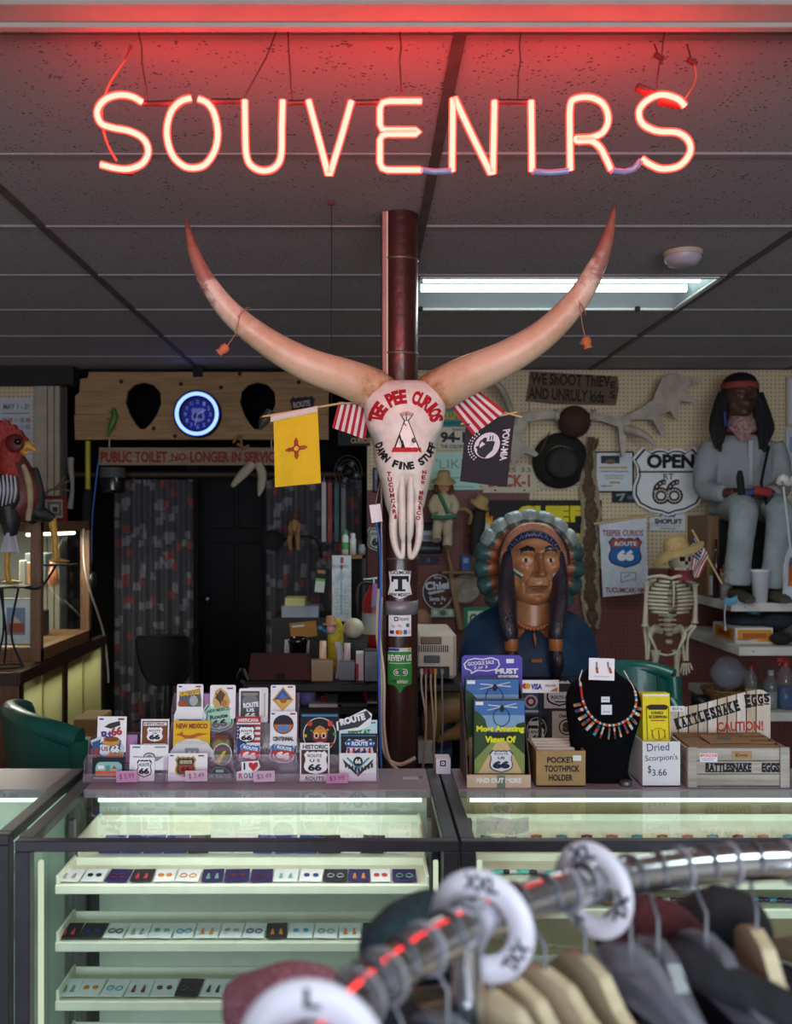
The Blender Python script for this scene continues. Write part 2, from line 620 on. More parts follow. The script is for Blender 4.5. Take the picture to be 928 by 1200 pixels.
def acoustic(name, col):
 m = bpy.data.materials.new(name)
 m.use_nodes = True
 nt = m.node_tree
 b = nt.nodes['Principled BSDF']
 b.inputs['Roughness'].default_value = .9
 tc = nt.nodes.new('ShaderNodeTexCoord')
 geo = nt.nodes.new('ShaderNodeNewGeometry')
 v = nt.nodes.new('ShaderNodeTexVoronoi')
 v.inputs['Scale'].default_value = 75
 nt.links.new(geo.outputs['Position'], v.inputs['Vector'])
 n = nt.nodes.new('ShaderNodeTexNoise')
 n.inputs['Scale'].default_value = 28
 n.inputs['Detail'].default_value = 4
 nt.links.new(geo.outputs['Position'], n.inputs['Vector'])
 lt = nt.nodes.new('ShaderNodeMath')
 lt.operation = 'LESS_THAN'
 nt.links.new(v.outputs['Distance'], lt.inputs[0])
 ml = nt.nodes.new('ShaderNodeMath')
 ml.operation = 'MULTIPLY_ADD'
 ml.inputs[1].default_value = .75
 ml.inputs[2].default_value = -.19
 nt.links.new(n.outputs[0], ml.inputs[0])
 nt.links.new(ml.outputs[0], lt.inputs[1])
 n2 = nt.nodes.new('ShaderNodeTexNoise')
 n2.inputs['Scale'].default_value = 1.3
 nt.links.new(geo.outputs['Position'], n2.inputs['Vector'])
 c = lin(col)
 rp = nt.nodes.new('ShaderNodeValToRGB')
 rp.color_ramp.elements[0].color = (*[q * .86 for q in c], 1)
 rp.color_ramp.elements[1].color = (*[min(1, q * 1.08) for q in c], 1)
 nt.links.new(n2.outputs[0], rp.inputs[0])
 mx = nt.nodes.new('ShaderNodeMix')
 mx.data_type = 'RGBA'
 nt.links.new(lt.outputs[0], mx.inputs[0])
 nt.links.new(rp.outputs[0], mx.inputs[6])
 mx.inputs[7].default_value = (*[q * .3 for q in c], 1)
 nt.links.new(mx.outputs[2], b.inputs['Base Color'])
 bp = nt.nodes.new('ShaderNodeBump')
 bp.inputs['Strength'].default_value = .35
 bp.inputs['Distance'].default_value = .004
 nt.links.new(n.outputs[0], bp.inputs['Height'])
 nt.links.new(bp.outputs[0], b.inputs['Normal'])
 return m
M_wall = mat('wall_paint', '#8f8a80', .8, var=.08, scale=3)
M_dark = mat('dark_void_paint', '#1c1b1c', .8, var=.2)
M_black = mat('black_plastic', '#141416', .4, var=.15)
M_blackmat = mat('matt_black', '#101012', .85, var=.2)
M_white = mat('white_enamel', '#dcdcd8', .4, var=.05)
M_chrome = mat('chrome', '#dfe1e6', .13, 1.0, var=.04)
M_steel = mat('brushed_steel', '#8c8e94', .35, 1.0, var=.1)
M_greymetal = mat('grey_metal', '#6d6e74', .4, .7, var=.12)
M_wire = mat('wire_insulation', '#cdbfae', .5, var=.05)
M_brass = mat('brass', '#b08a3c', .35, .9, var=.12)
M_paper = mat('paper', '#e6e4de', .8, var=.05)
M_card = mat('cardboard', '#a98a5d', .8, var=.12, scale=30)
M_string = mat('string', '#8a7a60', .9, var=.1)
mb = MB()
mb.b2((XL - .1, YF - .1, -.1), (XR + .1, 7.4, 0))
mb.build('floor',mat('worn_floor_tile','#5c5148',.5,var=.25,scale=4),kind='structure')
ox0, ox1 = -1.885, .016
mb = MB()
mb.b2((XL - .1, YB, 0), (ox0, YB + .12, CEIL))
mb.b2((ox1, YB, 0), (XR + .1, YB + .12, CEIL))
wall_back = mb.build('wall_back', M_wall, kind='structure')
PEGC,PEGR = pegboard('cream_pegboard','#c9b692'),pegboard('oxblood_pegboard','#6a2f28')
def peg_panel(x0, y0, x1, y1, m):
 a, b = P(x0, y1, 5.98), P(x1, y0, 5.98)
 q = MB()
 q.b2((a.x, 5.98, a.z), (b.x, 6.0, min(b.z, CEIL - .002)))
 return q.build('pegboard_panel', m, wall_back)
peg_panel(430.5, 434, 619.5, 574, PEGC)
peg_panel(620.5, 434, 935, 666, PEGC)
peg_panel(430.5, 575, 619.5, 905, PEGR)
peg_panel(620.5, 667, 935, 905, PEGR)
peg_panel(-15, 453, 40, 620, PEGC)
for (x0, x1) in ((41, 56), (57, 64), (65, 71)):
 a, b = P(x0, 900, 5.97), P(x1, 447, 5.97)
 q = MB()
 q.b2((a.x, 5.95, .0), (b.x, 6.0, b.z), .003)
 q.build('trim_board',mat('cream_trim','#9c9384',.6,var=.1),wall_back)
mb = MB()
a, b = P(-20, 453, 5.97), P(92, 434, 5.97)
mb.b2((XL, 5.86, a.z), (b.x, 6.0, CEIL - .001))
mb.build('dark_gap_fill', M_dark, kind='structure')  # added dark box standing in for the dark gap above the left pegboard
for nm,lo,hi in (('wall_left',(XL - .12,YF,0),(XL,YB,CEIL)),('wall_right',(XR,YF,0),(XR + .12,YB,CEIL))):
 mb = MB()
 mb.b2(lo, hi)
 mb.build(nm, M_wall, kind='structure')
wx0, wx1, wz0, wz1 = -1.75, 2.65, .45, 2.42
mb = MB()
mb.b2((XL,YF - .12,0),(wx0,YF,CEIL)).b2((wx1,YF - .12,0),(XR,YF,CEIL)).b2((wx0,YF - .12,0),(wx1,YF,wz0)).b2((wx0,YF - .12,wz1),(wx1,YF,CEIL))
mb.build('wall_front', M_wall, kind='structure')
win = thing('window_1', None, None, (.45, YF - .06, wz0))
tag(win, kind='structure')
M_alu = mat('window_aluminium', '#8a8c90', .4, .6, var=.08)
for lo,hi in (((wx0,YF - .1,wz0),(wx1,YF - .02,wz0 + .06)),((wx0,YF - .1,wz1 - .06),(wx1,YF - .02,wz1)),
               ((wx0,YF - .1,wz0),(wx0 + .06,YF - .02,wz1)),((wx1 - .06,YF - .1,wz0),(wx1,YF - .02,wz1)),
               ((.42, YF - .1, wz0), (.48, YF - .02, wz1))):
 MB().b2(lo, hi).build('window_frame', M_alu, win)
M_pane = glass('window_glass', (.97, .99, .98))
for a, b in ((wx0 + .06, .42), (.48, wx1 - .06)):
 MB().b2((a,YF - .065,wz0 + .06),(b,YF - .055,wz1 - .06)).build('window_pane',M_pane,win)
mb = MB()
mb.b2((XL - .1, YF - .1, CEIL + .13), (XR + .1, YB + .12, CEIL + .2))
ceiling = mb.build('ceiling', M_wall, kind='structure')
TX = [.185 + 1.2192 * k for k in range(-3, 4)]
TY = [2.49 + .6096 * k for k in range(-10, 7)]
M_tile = acoustic('acoustic_tile', '#a19ba0')
M_bar = mat('tee_bar', '#8d8a8e', .5, var=.08)
M_bar2 = mat('tee_bar_dark', '#57504d', .6, var=.25)  # depth-wise bars: a darker grey-brown than the cross bars
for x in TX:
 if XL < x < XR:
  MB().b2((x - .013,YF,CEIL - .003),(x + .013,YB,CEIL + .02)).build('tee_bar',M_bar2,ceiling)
for y in TY:
 if YF < y < YB:
  MB().b2((XL,y - .011,CEIL - .002),(XR,y + .011,CEIL + .019)).build('tee_bar',M_bar,ceiling)
tile_me = {}
for i in range(len(TX) - 1):
 for j in range(len(TY) - 1):
  if i == 3 and min(abs(TY[j] - 3.709), abs(TY[j] - .0516)) < .01:
   continue                                        # the light fitting sits here
  x0, x1 = max(TX[i], XL), min(TX[i + 1], XR)
  y0, y1 = max(TY[j], YF), min(TY[j + 1], YB)
  if x1 - x0 < .05 or y1 - y0 < .05:
   continue
  key = (round(x1 - x0, 3), round(y1 - y0, 3))
  if key not in tile_me:
   q = MB()
   q.box((0,0,.011),(x1 - x0 - .012,y1 - y0 - .012,.018),ch=.003)
   tile_me[key] = q.mesh('ceiling_tile', M_tile)
  link_mesh('ceiling_tile',tile_me[key],ceiling,WM[ceiling].inverted() @ Matrix.Translation(((x0 + x1) / 2,(y0 + y1) / 2,CEIL + random.uniform(0,.003))))
mb = MB()
zb = P(0, 28, 1.76).z
mb.b2((XL, P(0, 28, 1.74).y - .05, zb), (XR, 1.76, CEIL), .004)
mb.b2((XL, 1.755, zb - .008), (XR, 1.775, CEIL), .002)
mb.build('trim_2',mat('beam_paint','#a39690',.7,var=.06),kind='structure')
mb = MB()
mb.b2((XL, 1.0, zb + .012), (XR, 1.70, CEIL), .004)
mb.build('trim_3',mat('soffit_paint','#a0938c',.75,var=.06),kind='structure')
mb = MB()
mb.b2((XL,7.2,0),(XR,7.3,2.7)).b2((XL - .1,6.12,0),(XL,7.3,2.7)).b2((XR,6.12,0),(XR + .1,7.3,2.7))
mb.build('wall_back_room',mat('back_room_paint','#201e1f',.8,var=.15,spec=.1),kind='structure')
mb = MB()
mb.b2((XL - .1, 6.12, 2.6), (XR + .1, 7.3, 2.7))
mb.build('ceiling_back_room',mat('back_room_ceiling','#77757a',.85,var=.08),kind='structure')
mb = MB()
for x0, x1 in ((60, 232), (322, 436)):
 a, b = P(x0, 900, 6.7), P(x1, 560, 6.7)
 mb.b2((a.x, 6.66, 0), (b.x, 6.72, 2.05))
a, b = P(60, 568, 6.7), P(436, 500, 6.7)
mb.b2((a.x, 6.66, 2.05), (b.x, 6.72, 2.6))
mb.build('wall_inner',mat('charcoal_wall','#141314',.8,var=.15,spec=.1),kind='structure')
dr = thing('door_1', None, None, P(276, 900, 6.75) * 1)
tag(dr, kind='structure')
a, b = P(233, 900, 6.72), P(321, 575, 6.72)
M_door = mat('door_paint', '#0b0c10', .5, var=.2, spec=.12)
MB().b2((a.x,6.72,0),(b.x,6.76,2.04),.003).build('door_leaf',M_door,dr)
for z0, z1 in ((.15, .8), (.95, 1.45), (1.55, 1.95)):
 for s_ in (0, 1):
  xa = a.x + .06 + s_ * (b.x - a.x - .12) / 2 + .015
  MB().b2((xa,6.712,z0),(xa + (b.x - a.x - .12) / 2 - .03,6.722,z1),.004).build('door_panel',M_door,dr)
q = MB()
k = P(243, 702, 6.7)
q.lathe([(0,0),(.028,.004),(.03,.02),(.022,.035),(.012,.04),(.012,.06)],(k.x,6.655,k.z),(0,1,0),14)
q.build('door_knob', M_steel, dr)
for x in (226, 326):
 a = P(x, 900, 6.65)
 MB().b2((a.x - .04,6.62,0),(a.x + .04,6.67,2.1),.003).build('door_frame',M_dark,dr)
mb = MB()
a, b = P(222, 573, 6.62), P(330, 573, 6.62)
mb.b2((a.x, 6.62, 2.05), (b.x, 6.67, 2.1), .003)
mb.build('door_frame', M_dark, dr)
# ================================================================ POLE, WIRES, FLUORESCENT LIGHT
PX, PY, PR = .108, 2.98, .057
pole = thing('support_pole','dark brown round steel support pole rising behind the counter to the ceiling','pole',(PX,PY,0))
M_pole = mat('pole_paint','#3a1a18',.32,var=.25,scale=9,bump=.12,bscale=60,coat=.3)
MB().cyl((PX,PY,0),(PX,PY,CEIL),PR,n=32).build('pipe',M_pole,pole)
for yy in (300, 412, 655):
 z = P(0, yy, 2.92).z
 MB().lathe([(PR + .0005,-.004),(PR + .003,0),(PR + .0005,.004)],(PX,PY,z),n=28).build('band',mat('tie_wire','#6b5a50',.4,.6),pole)
z = P(0, 713, 2.92).z
MB().lathe([(PR,-.021),(PR + .0015,-.021),(PR + .0015,.021),(PR,.021)],(PX,PY,z),n=28).build('duct_tape',mat('duct_tape','#86858a',.45,.3,var=.2,scale=60),pole,label='grey duct tape wrapped round the pole')
MB().cyl((P(447,0,2.95).x,2.93,.9),(P(447,0,2.95).x,2.93,1.9),.013,n=12).build('conduit',M_pole,pole)
MB().cyl((P(450,0,2.95).x,2.945,1.9),(P(450,0,2.95).x,2.945,CEIL),.0065,n=8).build('wire',mat('pink_wire','#b07a70',.5),pole)
MB().cyl((P(453.5,0,2.95).x,2.94,1.9),(P(453.5,0,2.95).x,2.94,CEIL),.005,n=8).build('wire',M_wire,pole)
def on_pole(a, b, c=0.0):
 """surface of the pole; a is arc length from the camera-facing line"""
 w = a / PR
 r = PR + .0008 + c
 return Vector((PX + math.sin(w) * r, PY - math.cos(w) * r, b))
def pole_sticker(name, label, outline, elems, col, cyp):
 k = 2.92 / F
 mb = MB()
 n = len(outline)
 cx = 473.0
 rows = 14
 ys = [o[1] for o in outline]
 y0, y1 = min(ys), max(ys)
 def span(y):
  xs = []
  for i in range(n):
   (xa, ya), (xb, yb) = outline[i], outline[(i + 1) % n]
   if (ya - y) * (yb - y) <= 0 and abs(yb - ya) > 1e-6:
    xs.append(xa + (xb - xa) * (y - ya) / (yb - ya))
  return (min(xs), max(xs)) if xs else (cx, cx)
 def fn(u, v):
  y = y0 + .01 + (y1 - y0 - .02) * v
  a, b = span(y)
  return on_pole((a + (b - a) * u - cx) * k, P(0, y, 2.92).z)
 mb.grid(fn, 10, rows, C(col))
 def f2(a, b, c):
  return on_pole(a, b + P(0, cyp, 2.92).z, c)
 el2 = []
 for e in elems:           # wide bars are cut into strips so that they bend with the pole
  if e[0] == 'r' and e[3] - e[1] > 4:
   m_ = int((e[3] - e[1]) / 3) + 1
   el2 += [('r',e[1] + (e[3] - e[1]) * i / m_,e[2],e[1] + (e[3] - e[1]) * (i + 1) / m_,e[4],e[5]) for i in range(m_)]
  else:
   el2.append(e)
 art(mb, f2, el2, cx, cyp, k, .0008, .00008)
 return mb.build(name, None, None, label, 'sticker')
pole_sticker('shield_sticker','white shield sticker with a large black letter T on the pole',
             [(459,669),(473,667),(487,669),(485,684),(488,697),(473,702),(458,697),(461,684)],
             [('p',[(459.5,670),(473,668),(486.5,670),(486,673),(473,671.5),(460,673)],'#e8e6e6'),('t','TUCUMCARI',460,669,486,673,'#15151c',.03),
              ('t','NEW MEXICO',460,695,486,699,'#15151c',.03),('r',463,675,483,679,'#12121a'),('r',470.5,675,475.5,693,'#12121a'),('r',467,690.5,479,693,'#12121a'),
              ('r',463,675,465.5,682,'#12121a'),('r',480.5,675,483,682,'#12121a')],'#e8e6e6',684)
pole_sticker('payment_sticker','white payment card sticker under the grey tape on the pole',[(459,719),(487,719),(487,746),(459,746)],
             [('rr',466,723,471,728,'#222226',1),('rr',467.2,724.2,469.8,726.8,'#eeeeee',.4),('t','Square',472,723,483,728.5,'#333338',.01),('t','Pay',463,732,467,736,'#8a8a90',.01),('t','Pay',471,732,475,736,'#8a8a90',.01),('r',480,731,484,735,'#3a7a52'),
              ('r',461,739,466,743,'#2a3c7a'),('d',470.5,741,2.6,2.6,'#d8342a'),('d',473.5,741,2.6,2.6,'#e8a030'),('r',477,738.5,481,743.5,'#2b72b8'),('r',482.5,739,486,743,'#d8d4d0')],'#f0eff2',732)
pole_sticker('strip_sticker','narrow blue and yellow sticker strip above the green review sticker',[(459,759.5),(487,759.5),(487,764),(459,764)],[('r',459,760,472,763,'#2b4a9a'),('d',484,761.5,2,1.8,'#e0b030')],'#dcdce0',762)
pole_sticker('review_sticker','green review sticker with a pointed speech tail on the pole',[(457.5,764),(488,764),(488,803),(479,803),(473,813),(467,803),(457.5,803)],
             [('t','REVIEW US',458.5,767.5,487,775,'#f2f5f0',.03),('r',460,777,486,778,'#cfe6cf'),('rr',465.5,784,482,792,'#e9ece6',3.5),('d',469.5,788,3,3,'#2c2c2c'),('d',477.8,788,3,3,'#2c2c2c'),
              ('d',469.5,788,1.9,1.9,'#f2f2f0'),('d',477.8,788,1.9,1.9,'#f2f2f0'),('d',469.5,788,.8,.8,'#c03030'),('d',477.8,788,.8,.8,'#2c6e3c'),
              ('t','trip',463.5,796,469,801,'#1c2a1e',.02),('t','advisor',469.5,796,482.5,801,'#f2f5f0',.02)],'#3d9446',786)
def cable(name,label,pts,r,m,cat='cable',n=6,sub=8,group=None):
 q = MB()
 q.tube(catmull(pts, sub), r, n)
 return q.build(name, m, None, label, cat, group)
cable('cable','cream cable looping down beside the pole to the counter',[P(444,690,2.9),P(442,740,2.88),P(447,790,2.86),P(447,850,2.84),P(452,885,2.82),P(468,896,2.8),P(487,888,2.8)],.006,M_wire)
cable('cable','second cream cable hugging the pole, ending at the counter back',[P(447,700,2.9),P(445,745,2.87),P(450,795,2.85),P(450,850,2.83),P(456,890,2.8),P(470,905,2.76)],.005,M_wire)
cable('cable','bright blue cable hanging below the white tag left of the pole',[P(441,613,2.9),P(445,640,2.9),P(446,690,2.87),P(444,760,2.85),P(445,850,2.8),P(447,905,2.75)],.004,mat('blue_wire','#1c5fb8',.4))
t = thing('hanging_tag','blank white tag on a string left of the skull','tag',P(441,612,2.86))
flat('tag_card',None,None,(434,591,447,612),2.86,col='#e9e2e4',roll=8,parent=t)
q = MB()
q.tube([P(440,592,2.858),P(443,575,2.86),P(447,560,2.87)],.0015,5)
q.build('string', M_string, t)
t = thing('hanging_wire','thin dark wire dropping from the ceiling to the yellow flag','wire',P(388,475,2.85))
MB().tube([P(388.5,475,2.85),Vector((P(388.5,475,2.85).x,2.85,CEIL - .002))],.0012,5).build('strand',M_blackmat,t)
pp = P(388.5, 475, 2.85)
MB().lathe([(0,-.008),(.008,-.006),(.01,0)],(pp.x,2.85,CEIL - .003),n=10).build('ceiling_hook',mat('red_wax','#7a2a2a',.5),t)
for ly,lab_,pw_ in ((3.709,'recessed fluorescent light fitting with two glowing tubes in the ceiling',13),(.0516,'recessed fluorescent light fitting above the clothes rack near the shop front',14)):
 fx0,fx1,fy0,fy1 = TX[3] + .013,TX[4] - .013,ly + .012,ly + .61 - .012
 lt = thing('ceiling_light',lab_,'ceiling light',((fx0 + fx1) / 2,(fy0 + fy1) / 2,CEIL))
 M_ref = mat('light_reflector', '#a9b2b6', .4, var=.03)
 mb = MB()
 z0, z1 = CEIL, CEIL + .085
 i_ = .12
 vv = [(fx0,fy0,z0),(fx1,fy0,z0),(fx1,fy1,z0),(fx0,fy1,z0),(fx0 + .03,fy0 + i_,z1),(fx1 - .03,fy0 + i_,z1),(fx1 - .03,fy1 - i_,z1),(fx0 + .03,fy1 - i_,z1)]
 mb.add(vv,[(0,1,5,4),(1,2,6,5),(2,3,7,6),(3,0,4,7),(4,5,6,7)])
 mb.build('reflector', M_ref, lt)
 for a,b in (((fx0,fy0,z0 - .006),(fx1,fy0 + .022,z0 + .004)),((fx0,fy1 - .022,z0 - .006),(fx1,fy1,z0 + .004)),((fx0,fy0,z0 - .006),(fx0 + .022,fy1,z0 + .004)),((fx1 - .022,fy0,z0 - .006),(fx1,fy1,z0 + .004))):
  MB().b2(a, b, .002).build('frame', M_white, lt)
 M_tube = emission('fluorescent_tube', (.80, 1.0, .98), 6)
 for y in (fy0 + .17, fy0 + .33):
   MB().cyl((fx0 + .04,y,CEIL + .035),(fx1 - .04,y,CEIL + .035),.016,n=12).build('tube',M_tube,lt)
 for x in (fx0 + .03, fx1 - .2):
  MB().box((x + .02,fy1 - .03,CEIL - .002),(.022,.015,.02),ch=.003).build('latch',M_blackmat,lt)
 area_light('fluorescent_light',((fx0 + fx1) / 2,(fy0 + fy1) / 2,CEIL - .012),(0,0,0),1.1,.5,pw_,(.82,1.0,.98))
sd = thing('smoke_detector','round cream smoke detector on the ceiling beside the light','smoke detector',P(800,300,3.4))
c = P(800, 300, 3.38)
MB().lathe([(.068,0),(.068,-.012),(.066,-.016)],(c.x,c.y,CEIL),n=28).build('base',mat('aged_plastic','#b5a08c',.5,var=.06),sd)
MB().lathe([(.064,-.016),(.062,-.03),(.05,-.045),(.03,-.052),(0,-.053)],(c.x,c.y,CEIL),n=28).build('cover',mat('detector_cover','#a9a2ac',.4,var=.05),sd)
# ================================================================ NEON SIGN
ND = 1.86
A1 = lambda x, y: (80 + x / 2.2095, y / 2.2095)
A2 = lambda x, y: (480 + x / 2.0714, y / 2.0714)
letters = {
 'S': (A1,[(190,264),(165,250),(130,246),(95,258),(75,287),(84,318),(112,330),(160,340),(195,360),(207,392),(193,422),(160,437),(125,436),(84,426)],1),
 'O': (A1,[(318,254),(290,263),(265,292),(255,345),(268,398),(296,428),(325,435),(355,425),(379,390),(387,345),(378,295),(360,267),(337,256)],1),
 'U': (A1,[(457,260),(458,330),(461,400),(475,430),(505,442),(535,433),(551,402),(553,330),(555,260)],1),
 'V': (A1,[(622,260),(650,365),(673,452),(677,452),(704,365),(733,262)],0),
 'E': (A1,[(915,262),(830,262),(814,266),(807,280),(807,322),(813,334),(826,337),(900,337),(907,342),(900,347),(826,347),(813,351),(807,362),(807,422),(813,435),(826,440),(912,440)],0),
 'N': (A2,[(103,415),(105,240),(109,238),(152,330),(197,421),(202,421),(206,245)],0),
 'I': (A2, [(295, 245), (297, 415)], 0),
 'R': (A2,[(390,412),(389,330),(390,256),(405,239),(440,237),(470,253),(482,288),(470,320),(440,334),(405,336),(408,342),(440,342),(462,358),(476,384),(489,412)],1),
 'S ': (A2,[(668,258),(650,240),(610,230),(575,245),(557,270),(565,300),(600,318),(650,322),(677,342),(680,372),(655,402),(615,410),(585,400),(563,385)],1),
}
neon = thing('neon_sign','glowing red neon sign reading SOUVENIRS hanging below the ceiling','neon sign',P(460,205,ND))
M_core = emission('neon_core', (1.0, .040, .034), 38.0)
mm = bpy.data.materials.new('neon_glass')
mm.use_nodes = True
nt = mm.node_tree
nt.nodes.clear()
o_ = nt.nodes.new('ShaderNodeOutputMaterial')
tr = nt.nodes.new('ShaderNodeBsdfTransparent')
tr.inputs[0].default_value = (1, .55, .50, 1)
em = nt.nodes.new('ShaderNodeEmission')
em.inputs[0].default_value = (1.0, .10, .055, 1)
em.inputs[1].default_value = .9
ad = nt.nodes.new('ShaderNodeAddShader')
nt.links.new(tr.outputs[0], ad.inputs[0])
nt.links.new(em.outputs[0], ad.inputs[1])
nt.links.new(ad.outputs[0], o_.inputs[0])
M_shell = mm
for nm, (fnc, pts, smooth) in letters.items():
 w = [P(*fnc(*q), ND) for q in pts]
 w = catmull(w, 6) if smooth else w
 lo = MB()
 lo.tube(w, .008, 10)
 L = lo.build('letter', M_shell, neon)
 co = MB()
 co.tube(w, .0052, 8)
 co.build('glowing_core', M_core, L)
M_block = mat('blackout_paint', '#4a1512', .5, var=.2)
M_lav = mat('unlit_glass_tube', '#8d86b0', .25, var=.05, coat=.5)
for fnc,pts in ((A1,[(198,268),(250,267),(292,266)]),(A1,[(372,262),(450,262)]),(A1,[(570,266),(612,265)]),(A1,[(745,265),(808,264)]),(A2,[(214,247),(288,247)])):
 MB().tube([P(*fnc(*q),ND + .012) for q in pts],.0055,8).build('blackout_tube',M_block,neon)
e0 = P(*A1(914, 441), ND)
for pts in ([e0,P(*A2(60,417),ND + .01),P(*A2(103,415),ND)],[P(*A2(298,417),ND),P(*A2(340,420),ND + .01),P(*A2(388,415),ND)],[P(*A2(489,414),ND),P(*A2(520,418),ND + .01),P(*A2(545,410),ND + .01),P(*A2(563,388),ND)]):
 MB().tube(pts, .0065, 8).build('unlit_tube', M_lav, neon)
for fnc,x,y in ((A1,205,265),(A1,580,262),(A1,860,258),(A2,262,243),(A2,600,215)):
 a = P(*fnc(x, y), ND + .012)
 top = Vector((a.x - .003, ND - .055, CEIL - .004))
 pts = [a.lerp(top,i / 6) + Vector((random.uniform(-.002,.002),0,0)) for i in range(7)]
 pts[0], pts[-1] = a, top
 MB().tube(pts, .0016, 5).build('hanging_wire', M_block, neon)
MB().tube([P(*A1(455,252),ND + .01),P(*A1(512,150),ND + .005),Vector((P(*A1(558,70),ND).x,ND - .055,CEIL - .004))],.0016,5).build('hanging_wire',M_block,neon)
M_lead = mat('neon_lead', '#c8604a', .5)
MB().tube(catmull([P(*A1(145,158),ND + .02),P(*A1(105,220),ND + .015),P(*A1(86,290),ND + .014),P(*A1(98,365),ND + .014),P(*A1(125,416),ND + .01)],6),.0024,6).build('lead',M_lead,neon)
MB().tube(catmull([P(*A2(690,150),ND + .02),P(*A2(694,195),ND + .015),P(*A2(670,238),ND + .01)],6),.002,6).build('lead',M_lead,neon)
MB().tube([P(*A1(145,158),ND + .02),Vector((P(*A1(145,158),ND).x,ND + .06,CEIL))],.0024,6).build('lead',M_lead,neon)
M_boot = mat('electrode_boot', '#6e1a16', .5, var=.2)
for fnc,x,y,rl in ((A1,140,440,-12),(A2,575,222,-25),(A2,632,250,-12)):
 q = MB()
 c = P(*fnc(x, y), ND + .012)
 q.box(c,(.046,.014,.014),Euler((0,math.radians(-rl),0)).to_matrix(),.003)
 q.build('electrode_boot', M_boot, neon)
for x, y in ((605, 138), (685, 150)):
 a = P(*A2(x, y), ND + .02)
 q = MB()
 q.box(a, (.022, .012, .008), Euler((0, .5, 0)).to_matrix(), .002)
 q.tube([a, Vector((a.x, ND + .05, CEIL))], .0016, 5)
 q.build('wire_clamp', M_boot, neon)
# ================================================================ LONGHORN SKULL
SD = 2.80
K = SD / F
lh = thing('longhorn_skull','white longhorn steer skull with painted red and black lettering and wide horns','skull',P(476,656,SD + .06))
M_bone = mat('bone','#eae8e0',.5,var=.12,scale=18,bump=.15,bscale=50,col2='#d3cabb')
prof = [(444,437,514,.05),(447,433,517,.07),(453,431,519,.085),(462,427,523,.10),(475,426,524,.108),(490,428,522,.112),(503,432,519,.114),(515,437,515,.116),
  (526,438,513,.118),(538,439,511,.118),(550,442,508,.116),(562,446,505,.112),(576,449,502,.106),(590,452,499,.098),(602,456,495,.09),(612,459,492,.082)]
def smooth_prof(y):
 for i in range(len(prof) - 1):
  if prof[i][0] <= y <= prof[i + 1][0]:
   t = (y - prof[i][0]) / (prof[i + 1][0] - prof[i][0])
   return [prof[i][k] + (prof[i + 1][k] - prof[i][k]) * t for k in (1,2,3)]
 return prof[-1][1:]
NS, NR = 36, 60
rings = []
for j in range(NR + 1):
 y = prof[0][0] + (prof[-1][0] - prof[0][0]) * j / NR
 a, b, dp = smooth_prof(y)
 cx, hw = (a + b) / 2, (b - a) / 2 * K
 ring = []
 for i in range(NS):
  w = 2 * PI * i / NS
  sx, sy = math.cos(w), math.sin(w)
  x = hw * math.copysign(abs(sx) ** .9, sx)
  fy = dp * math.copysign(abs(sy) ** .5, sy) if sy > 0 else sy * .035
  px = cx + x / K
  if sy > 0:
   for ex in (435.5, 515.5):
    fy -= .045 * math.exp(-((px - ex) / 6) ** 2 - ((y - 522) / 9) ** 2)
    fy += .012 * math.exp(-((px - ex) / 7) ** 2 - ((y - 500) / 8) ** 2)
   fy -= .006 * math.exp(-((px - 476) / 1.2) ** 2) * (1 if y > 500 else .3)
   if y > 556:
    tt = min(1, (y - 556) / 20)
    fy -= .035 * tt * math.exp(-((px - 476) / 9) ** 4)
   fy += .003 * noise.noise(Vector((px * .12, y * .1, 3)))
  base = P(cx, y, SD)
  ring.append(Vector((base.x + x, SD + .075 - fy, base.z)))
 rings.append(ring)
mb = MB()
mb.loft(rings)
cran = mb.build('cranium', M_bone, lh)
skull_v = [q.copy() for r in rings for q in r]
skull_f = [(j * NS + i,j * NS + (i + 1) % NS,(j + 1) * NS + (i + 1) % NS,(j + 1) * NS + i) for j in range(NR) for i in range(NS)]
def bone_tube(name, pts, rr, flat_=.8, n=10):
 q = MB()
 q.tube(catmull(pts, 5), rr, n, flat=flat_)
 k0 = len(skull_v)
 skull_v.extend(v.copy() for v in q.v)
 skull_f.extend([i + k0 for i in f] for f in q.f)
 return subsurf(q.build(name, M_bone, lh), 1)
for s_ in (-1, 1):
 X = lambda x: 476 + s_ * (x - 476)
 bone_tube('muzzle_bone',[P(X(489),588,SD - .012),P(X(490.5),604,SD - .008),P(X(491.5),619,SD - .006),P(X(490.5),633,SD - .008),P(X(487),646,SD - .01),P(X(482),653,SD - .012),P(X(480),648,SD - .01),P(X(479.5),630,SD + .0),P(X(479),612,SD + .005)],
              [.017,.018,.0155,.0135,.012,.012,.009,.008,.006])
 bone_tube('nasal_bone',[P(X(481),556,SD - .022),P(X(481.5),580,SD - .026),P(X(481),605,SD - .024),P(X(480.5),625,SD - .018),P(X(479.5),636,SD - .012)],[.010,.0145,.015,.013,.004])
M_horn = bpy.data.materials.new('horn')
M_horn.use_nodes = True
nt = M_horn.node_tree
b = nt.nodes['Principled BSDF']
b.inputs['Roughness'].default_value = .38
at = nt.nodes.new('ShaderNodeAttribute')
at.attribute_name = 'along'
n1 = nt.nodes.new('ShaderNodeTexNoise')
n1.inputs['Scale'].default_value = 22
n1.inputs['Detail'].default_value = 6
n1.inputs['Roughness'].default_value = .7
tc = nt.nodes.new('ShaderNodeTexCoord')
nt.links.new(tc.outputs['Object'], n1.inputs['Vector'])
ma = nt.nodes.new('ShaderNodeMath')
ma.operation = 'MULTIPLY_ADD'
ma.inputs[1].default_value = .5
nt.links.new(n1.outputs[0], ma.inputs[0])
sb = nt.nodes.new('ShaderNodeMath')
sb.operation = 'SUBTRACT'
sb.inputs[1].default_value = .25
